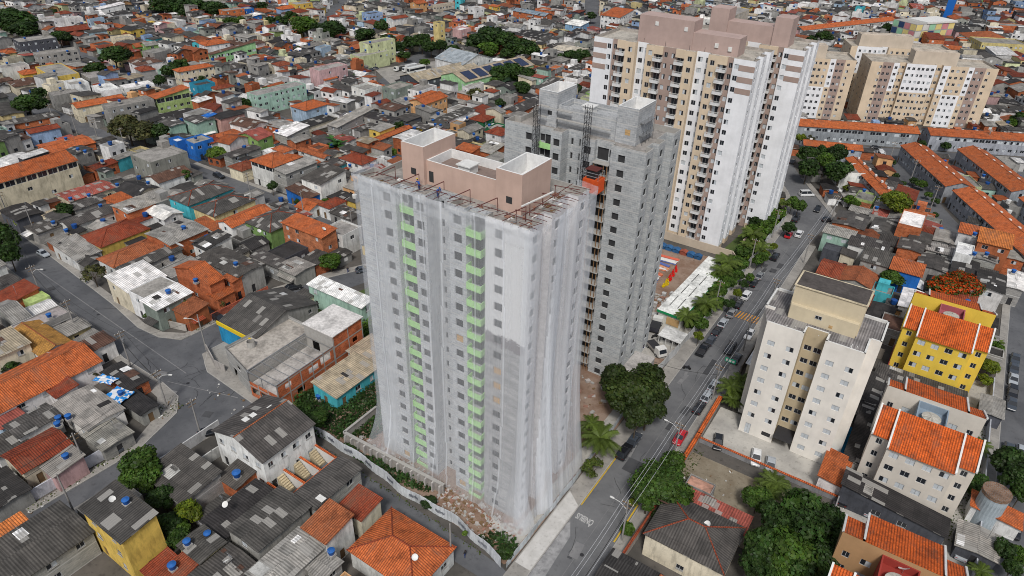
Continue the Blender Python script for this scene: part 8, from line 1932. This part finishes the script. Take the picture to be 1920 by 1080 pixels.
for x, y, arm, la, trf in POLES:
    r = thing('utility_pole', (x,y,0), 0, None, 'utility pole', 'utility poles along the streets'); link('pole', PM, r)
    alongx = (y < 70 and x < -90) or 115 < y < 120 and x < -120
    if arm:
        for me, nm in ((XM,'crossarm'),(IM,'insulators')): o = link(nm, me, r); o.rotation_euler = (0,0,math.pi/2 if alongx else 0)
    if la or x in (-118.6,): 
        for me, nm in ((AM,'lamp_arm'),(HM,'lamp_head')): o = link(nm, me, r); o.rotation_euler = (0,0,math.radians(la))
    if trf: link('transformer', TFM, r)
    describe(r, 'concrete street lamp pole' if la else 'concrete utility pole with transformer' if trf else 'concrete utility pole', (x,y,5))
WIRE = simple('bare_cable', (.42,.43,.45), .6); WD = simple('dark_cable', (.03,.03,.03), .6)
def wire(a, b, sag, m, r=.022, n=10):
    mb = MB(); p = None
    for i in range(n+1):
        t = i/n; q = Vector(a).lerp(Vector(b), t); q.z -= sag*4*t*(1-t)
        if p is not None: mb.tube(p, q, r, n=4, caps=False)
        p = q
    o = mb.obj('overhead_cable', m); tag(o, None, 'cable', 'overhead cables along the streets'); describe(o, ('pale' if m is WIRE else 'dark')+' overhead cable', tuple((Vector(a)+Vector(b))/2)); return o
mp_ = [(-23.1,26)]+[(p[0],p[1]) for p in POLES[:8]]
for (xa,ya),(xb_,yb_) in zip(mp_, mp_[1:]):
    for dx_ in (-.9,-.35,.9): wire((xa+dx_,ya,8.9),(xb_+dx_,yb_,8.9),.5,WIRE,.03)
    wire((xa,ya,6.6),(xb_,yb_,6.6),.6,WD,.05)
bp = [(-216,68.4),(-167,53.1),(-146,50.2),(-126,50.4),(-108.9,47.4),(-104.9,30),(-104.9,8)]
for (xa,ya),(xb_,yb_) in zip(bp, bp[1:]):
    for dx_ in (-.7,.7): wire((xa,ya+dx_,8.8),(xb_,yb_+dx_,8.8),.6,WD,.03)
    wire((xa,ya,6.8),(xb_,yb_,6.8),.8,WD,.06)
wire((-35.9,110,4.5),(-23,111,6.5),.6,WD,.05); wire((-126,50.4,7),(-118.6,63,8),.4,WD,.03)
dp_ = [(p[0],p[1]) for p in POLES[16:20]]+[(-173,118),(-150,118.6),(-130,118.4)]
for (xa,ya),(xb_,yb_) in zip(dp_, dp_[1:]): wire((xa,ya,8.8),(xb_,yb_,8.8),.6,WD,.035)
# green street name sign on the pole by the main street
sg = thing('street_sign',(-22.9,119.4,0),0,'green sign board on a post by the main street','sign'); q = MB(); q.tube((0,0,0),(0,0,5.2),.06,n=8); q.obj('post', STEEL, sg); q = MB(); q.box(-1.1,-.08,4.2,1.1,-.02,5.2,0,True); q.obj('board', mat('plain'), sg, (.01,.28,.16)); describe(sg, sg['label'], (-22.9,119.4,4.7))
for k_ in range(3): q = MB(); q.box(-.9+k_*.65,-.10,4.4,-.45+k_*.65,-.081,4.95,0,True); q.obj('sign_symbol', TRIM, sg)
# ------------------------------------------------------------ people
def person_mesh(pose):
    J = {'hip':(0,0,.92),'chest':(0,0,1.25),'neck':(0,0,1.45),'head':(0,.02,1.58),'top':(0,.02,1.70),'ls':(-.19,0,1.40),'rs':(.19,0,1.40),'le':(-.27,.02,1.13),'re':(.27,.02,1.13),'lh':(-.28,.12,.88),'rh':(.28,.1,.88),'lf':(-.30,.16,.80),'rf':(.30,.14,.80),'lk':(-.11,.03,.5),'rk':(.11,.1,.5),'la':(-.12,-.12,.09),'ra':(.12,.16,.09),'lt':(-.13,.08,.03),'rt':(.13,.36,.03),'lhip':(-.1,0,.88),'rhip':(.1,0,.88)}
    if pose == 'work':
        for k in ('chest','neck','head','top','ls','rs'): x,y,z = J[k]; J[k] = (x, y+(z-.92)*.75, z-(z-.92)*.25)
        J['le'] = (-.26,.5,1.0); J['re'] = (.26,.5,1.0); J['lh'] = (-.2,.7,.8); J['rh'] = (.2,.72,.8); J['lf'] = (-.18,.78,.74); J['rf'] = (.18,.8,.74)
    E_ = [('hip','chest'),('chest','neck'),('neck','head'),('head','top'),('chest','ls'),('ls','le'),('le','lh'),('lh','lf'),('chest','rs'),('rs','re'),('re','rh'),('rh','rf'),('hip','lhip'),('lhip','lk'),('lk','la'),('la','lt'),('hip','rhip'),('rhip','rk'),('rk','ra'),('ra','rt')]
    Rr = dict(hip=.15,chest=.16,neck=.06,head=.10,top=.08,ls=.08,rs=.08,le=.05,re=.05,lh=.035,rh=.035,lf=.03,rf=.03,lhip=.11,rhip=.11,lk=.075,rk=.075,la=.05,ra=.05,lt=.045,rt=.045)
    ks = list(J); me = bpy.data.meshes.new('p'); me.from_pydata([J[k] for k in ks],[(ks.index(a),ks.index(b)) for a,b in E_],[]); ob = bpy.data.objects.new('p_tmp', me); COLL.link(ob); md = ob.modifiers.new('s','SKIN')
    for i, k in enumerate(ks): me.skin_vertices[0].data[i].radius = (Rr[k],Rr[k])
    me.skin_vertices[0].data[0].use_root = True; sb = ob.modifiers.new('d','SUBSURF'); sb.levels = 1
    out = bpy.data.meshes.new_from_object(ob.evaluated_get(bpy.context.evaluated_depsgraph_get())); bpy.data.objects.remove(ob); return out
SKINM = simple('skin',(.28,.15,.10),.6)
def person(x, y, z, rz, pose, shirt, trousers, hat, label):
    me = person_mesh(pose); me.name = 'person'; me.materials.clear()
    for m_ in (SKINM, simple('shirt_%s' % label[:12].replace(' ','_'), shirt, .8), simple('trousers_dark', trousers, .85), simple('hair_dark',(.02,.015,.012),.7)): me.materials.append(m_)
    for p in me.polygons:
        c = p.center; hh = c.z if pose != 'work' else .92+(c.z-.92)*1.33 if c.z > .92 else c.z
        p.material_index = 3 if hh > 1.62 or (hh > 1.52 and c.y < (0 if pose != 'work' else .45)) else 0 if hh > 1.44 else 2 if c.z < .95 and abs(c.x) < .23 else (1 if (hh > 1.05 or abs(c.x) < .2) else 0)
    o = link('person', me); o.location = (x,y,z); o.rotation_euler = (0,0,rz); tag(o, label, 'person')
    if hat: q = MB(); q.tube((0,.02 if pose != 'work' else .56,1.62 if pose != 'work' else 1.47),(0,.02 if pose != 'work' else .6,1.76 if pose != 'work' else 1.6),.13,.07,12); q.obj('helmet', mat('plain'), o, hat)
    describe(o, label, (x,y,z+1))
person(-58.6,66.4,MZ-1,1.2,'work',(.02,.07,.3),(.03,.05,.15),(.5,.35,.02),'worker in blue with yellow helmet bending over on the netted tower roof')
person(-55.2,66.2,MZ-1,-1.9,'work',(.02,.07,.3),(.03,.05,.15),(.02,.1,.4),'worker in blue with blue helmet on the netted tower roof edge')
person(-41.6,53.4,.02,1.4,'walk',(.02,.02,.025),(.02,.02,.03),None,'pedestrian in black walking in the alley beside the hoarding')
person(-41.5,118.6,.06,2.4,'walk',(.03,.03,.035),(.05,.05,.06),(.5,.5,.5),'site worker with white helmet walking left of the guard hut')
person(-117.5,104,.14,.8,'walk',(.02,.02,.025),(.03,.03,.04),None,'person in dark clothes standing at the street behind the aqua house')
person(-19.2,85.6,.06,2.6,'work',(.5,.45,.03),(.05,.05,.06),None,'worker in yellow shirt on the unfinished outhouse')
person(-19.5,86.6,.06,.6,'walk',(.5,.5,.5),(.03,.03,.04),(.6,.6,.6),'worker in pale shirt standing behind the yellow shirted one')
person(-165,62.6,.14,.3,'walk',(.02,.02,.02),(.02,.02,.03),None,'person in black walking on the left street pavement')
# ------------------------------------------------------------ small roof things: satellite dishes, tarpaulins, skylights
dm = MB()
for i in range(14):
    a,b = 2*math.pi*i/14,2*math.pi*(i+1)/14
    for r0,r1,z0,z1 in ((0,.35,0,.04),(.35,.7,.04,.18)): dm.face([(r0*math.cos(a),r0*math.sin(a),z0),(r1*math.cos(a),r1*math.sin(a),z1),(r1*math.cos(b),r1*math.sin(b),z1),(r0*math.cos(b),r0*math.sin(b),z0)][::-1] if r0 else [(0,0,0),(r1*math.cos(b),r1*math.sin(b),z1),(r1*math.cos(a),r1*math.sin(a),z1)][::-1])
DM = dm.mesh('dish',[TRIM]); st_ = MB(); st_.tube((0,0,-.9),(0,0,0),.03,n=5); SM = st_.mesh('mount',[STEEL])
dishes = [(-151,84,7.1,1.2),(-152.5,81,6.9,1.6),(-45,46,5.6,.7),(16,78,12.5,1.4),(13,77.5,12.8,1),(-143,98,6.8,.8),(-127,106,9,.8),(-86,26,9.6,.7),(-30,46,3.8,.7),(-12,75,6.6,.8),(-74,36,6.9,.7),(-66,30,6.2,.6),(-180,108,7.3,.7),(-168,99,6.5,.7),(-134,40,6.6,.6)]
for x,y,z,s in dishes:
    r = thing('satellite_dish',(x,y,z),rnd.uniform(0,6),None,'satellite dish','satellite dishes on the roofs'); o = link('dish',DM,r); o.rotation_euler = (math.radians(38),0,0); o.scale = (s,s,s); link('mount',SM,r); describe(r,'white satellite dish',(x,y,z))
def tarp(x,y,z,w,d,rz,cols_,label):
    mb = MB(); n = 8; rr_ = random.Random(int(x))
    hgt = [[z+.12*rr_.random() for j in range(n+1)] for i in range(n+1)]; ed = [[(rr_.uniform(-.25,.25),rr_.uniform(-.25,.25)) for j in range(n+1)] for i in range(n+1)]
    c,s = math.cos(rz),math.sin(rz); P = lambda i,j: (x+c*((i/n-.5)*w+ed[i][j][0])-s*((j/n-.5)*d+ed[i][j][1]), y+s*((i/n-.5)*w+ed[i][j][0])+c*((j/n-.5)*d+ed[i][j][1]), hgt[i][j])
    for i in range(n):
        for j in range(n): mb.face([P(i,j),P(i+1,j),P(i+1,j+1),P(i,j+1)], 0 if (i*3+j*5+(i*j))%7 < 4 else 1)
    o = mb.obj('tarpaulin',[simple('blue_tarp',(.02,.22,.58),.5), simple('white_tarp',(.62,.64,.66),.5)]); tag(o,label,'tarpaulin'); describe(o,label,(x,y,z))
tarp(-121.5,43.5,3.5,4.2,2.2,.3,None,'upper crumpled blue and white tarpaulin on the shack roof'); tarp(-115,42.2,3.6,4.6,3.6,.2,None,'larger blue and white tarpaulin on the corner shack roof')
sk = MB(); sk.box(-.75,-.5,0,.75,.5,.06,0,True); SKM = sk.mesh('roof_light',[TRIM])
for x,y,z,lab in ((-84.6,48.6,8.9,'left white roof light of the pair on the grey townhouse roof'),(-84.4,50.0,8.95,'right white roof light of the pair on the grey townhouse roof'),(-83.4,53,9.0,'single white roof light near the ridge of the grey townhouse roof'),(-63.8,45.6,5.9,'square white patch on the long narrow dark roof')):
    o = link('roof_light',SKM); o.location = (x,y,z); tag(o,lab,'roof light','white roof lights'); describe(o,lab,(x,y,z))
# ------------------------------------------------------------ wording of labels: each one singles out one thing
LM = {'netted tower': (MX+14,MY,28), 'grey block tower': (GX+20,GY,25), 'tall white tower': (-60,172,30), 'beige apartment block': (-8,105,14), 'yellow estate block': (12,140,8), 'colourful school': (-35,526,8), 'solar roof hall': (-189,268,8),
  'turquoise house': (-177,105,4), 'big tarpaulin': (-115,42,3), 'white bus': (-231,264,2), 'blue water tower': (-27,600,14), 'twin townhouse': (-82,50,6), 'brick building': (-94,70,5), 'long cream building': (-228,78,6), 'white van': (-19,272,1), 'red car': (-23.5,92,1),
  'yellow corner building': (-84,25,6), 'aqua house': (-101,92,5), 'orange mansion': (-185,142,6), 'guard hut': (-37,124,2), 'flowering red tree': (16,165,6), 'pink building': (-243,205,7), 'peach house': (-168,196,5), 'dark grey block': (-440,170,6), 'green balcony house': (-262,150,6), 'site hall': (-40,145,3), 'cylinder water tower': (24,107,4), 'orange pavilion': (1.7,102,2), 'bright blue house': (-165,121,3), 'bus lettering': (-30,70,0), 'concrete annex': (-104,66,5), 'alley hoarding': (-61,57,2), 'orange hip roof': (-48,47,5), 'ribbed hip roof': (-13,74,5), 'peach stepped roof': (14,203,7)}
LP = {k: proj(v) for k, v in LM.items()}; ORD = ['nearest','second nearest','third nearest','fourth nearest','fifth nearest','sixth nearest','seventh nearest','eighth nearest','ninth nearest','tenth nearest']+[w+' nearest' for w in 'eleventh twelfth thirteenth fourteenth fifteenth sixteenth seventeenth eighteenth nineteenth twentieth'.split()]
groups = {}
for nm, (d, pt_, o) in DESC.items(): groups.setdefault(d, []).append((o, proj(pt_)))
for d, lst in groups.items():
    if len(lst) == 1:
        k_ = min(LP, key=lambda k: (lst[0][1][0]-LP[k][0])**2+(lst[0][1][1]-LP[k][1])**2); lst[0][0]['label'] = d if len(d.split()) >= 4 else f'{d} near the {k_}'; continue
    if 'house' in d.split()[-4:] or True:
        rank = {k: sorted(range(len(lst)), key=lambda i: (lst[i][1][0]-p[0])**2+(lst[i][1][1]-p[1])**2) for k, p in LP.items()}
    for i, (o, pp) in enumerate(lst):
        best = min(LP, key=lambda k: (rank[k].index(i), (pp[0]-LP[k][0])**2+(pp[1]-LP[k][1])**2)); r_ = rank[best].index(i); dx_, dy_ = pp[0]-LP[best][0], pp[1]-LP[best][1]
        if r_ < 20: o['label'] = f"{d}, {ORD[r_]} to the {best}"
        else:                                       # crowded kinds: read off by their order in the photo
            srt = sorted(range(len(lst)), key=lambda j: lst[j][1][0]); n_ = srt.index(i); o['label'] = f"{d}, number {n_+1} of {len(lst)} counted from the photo's left"
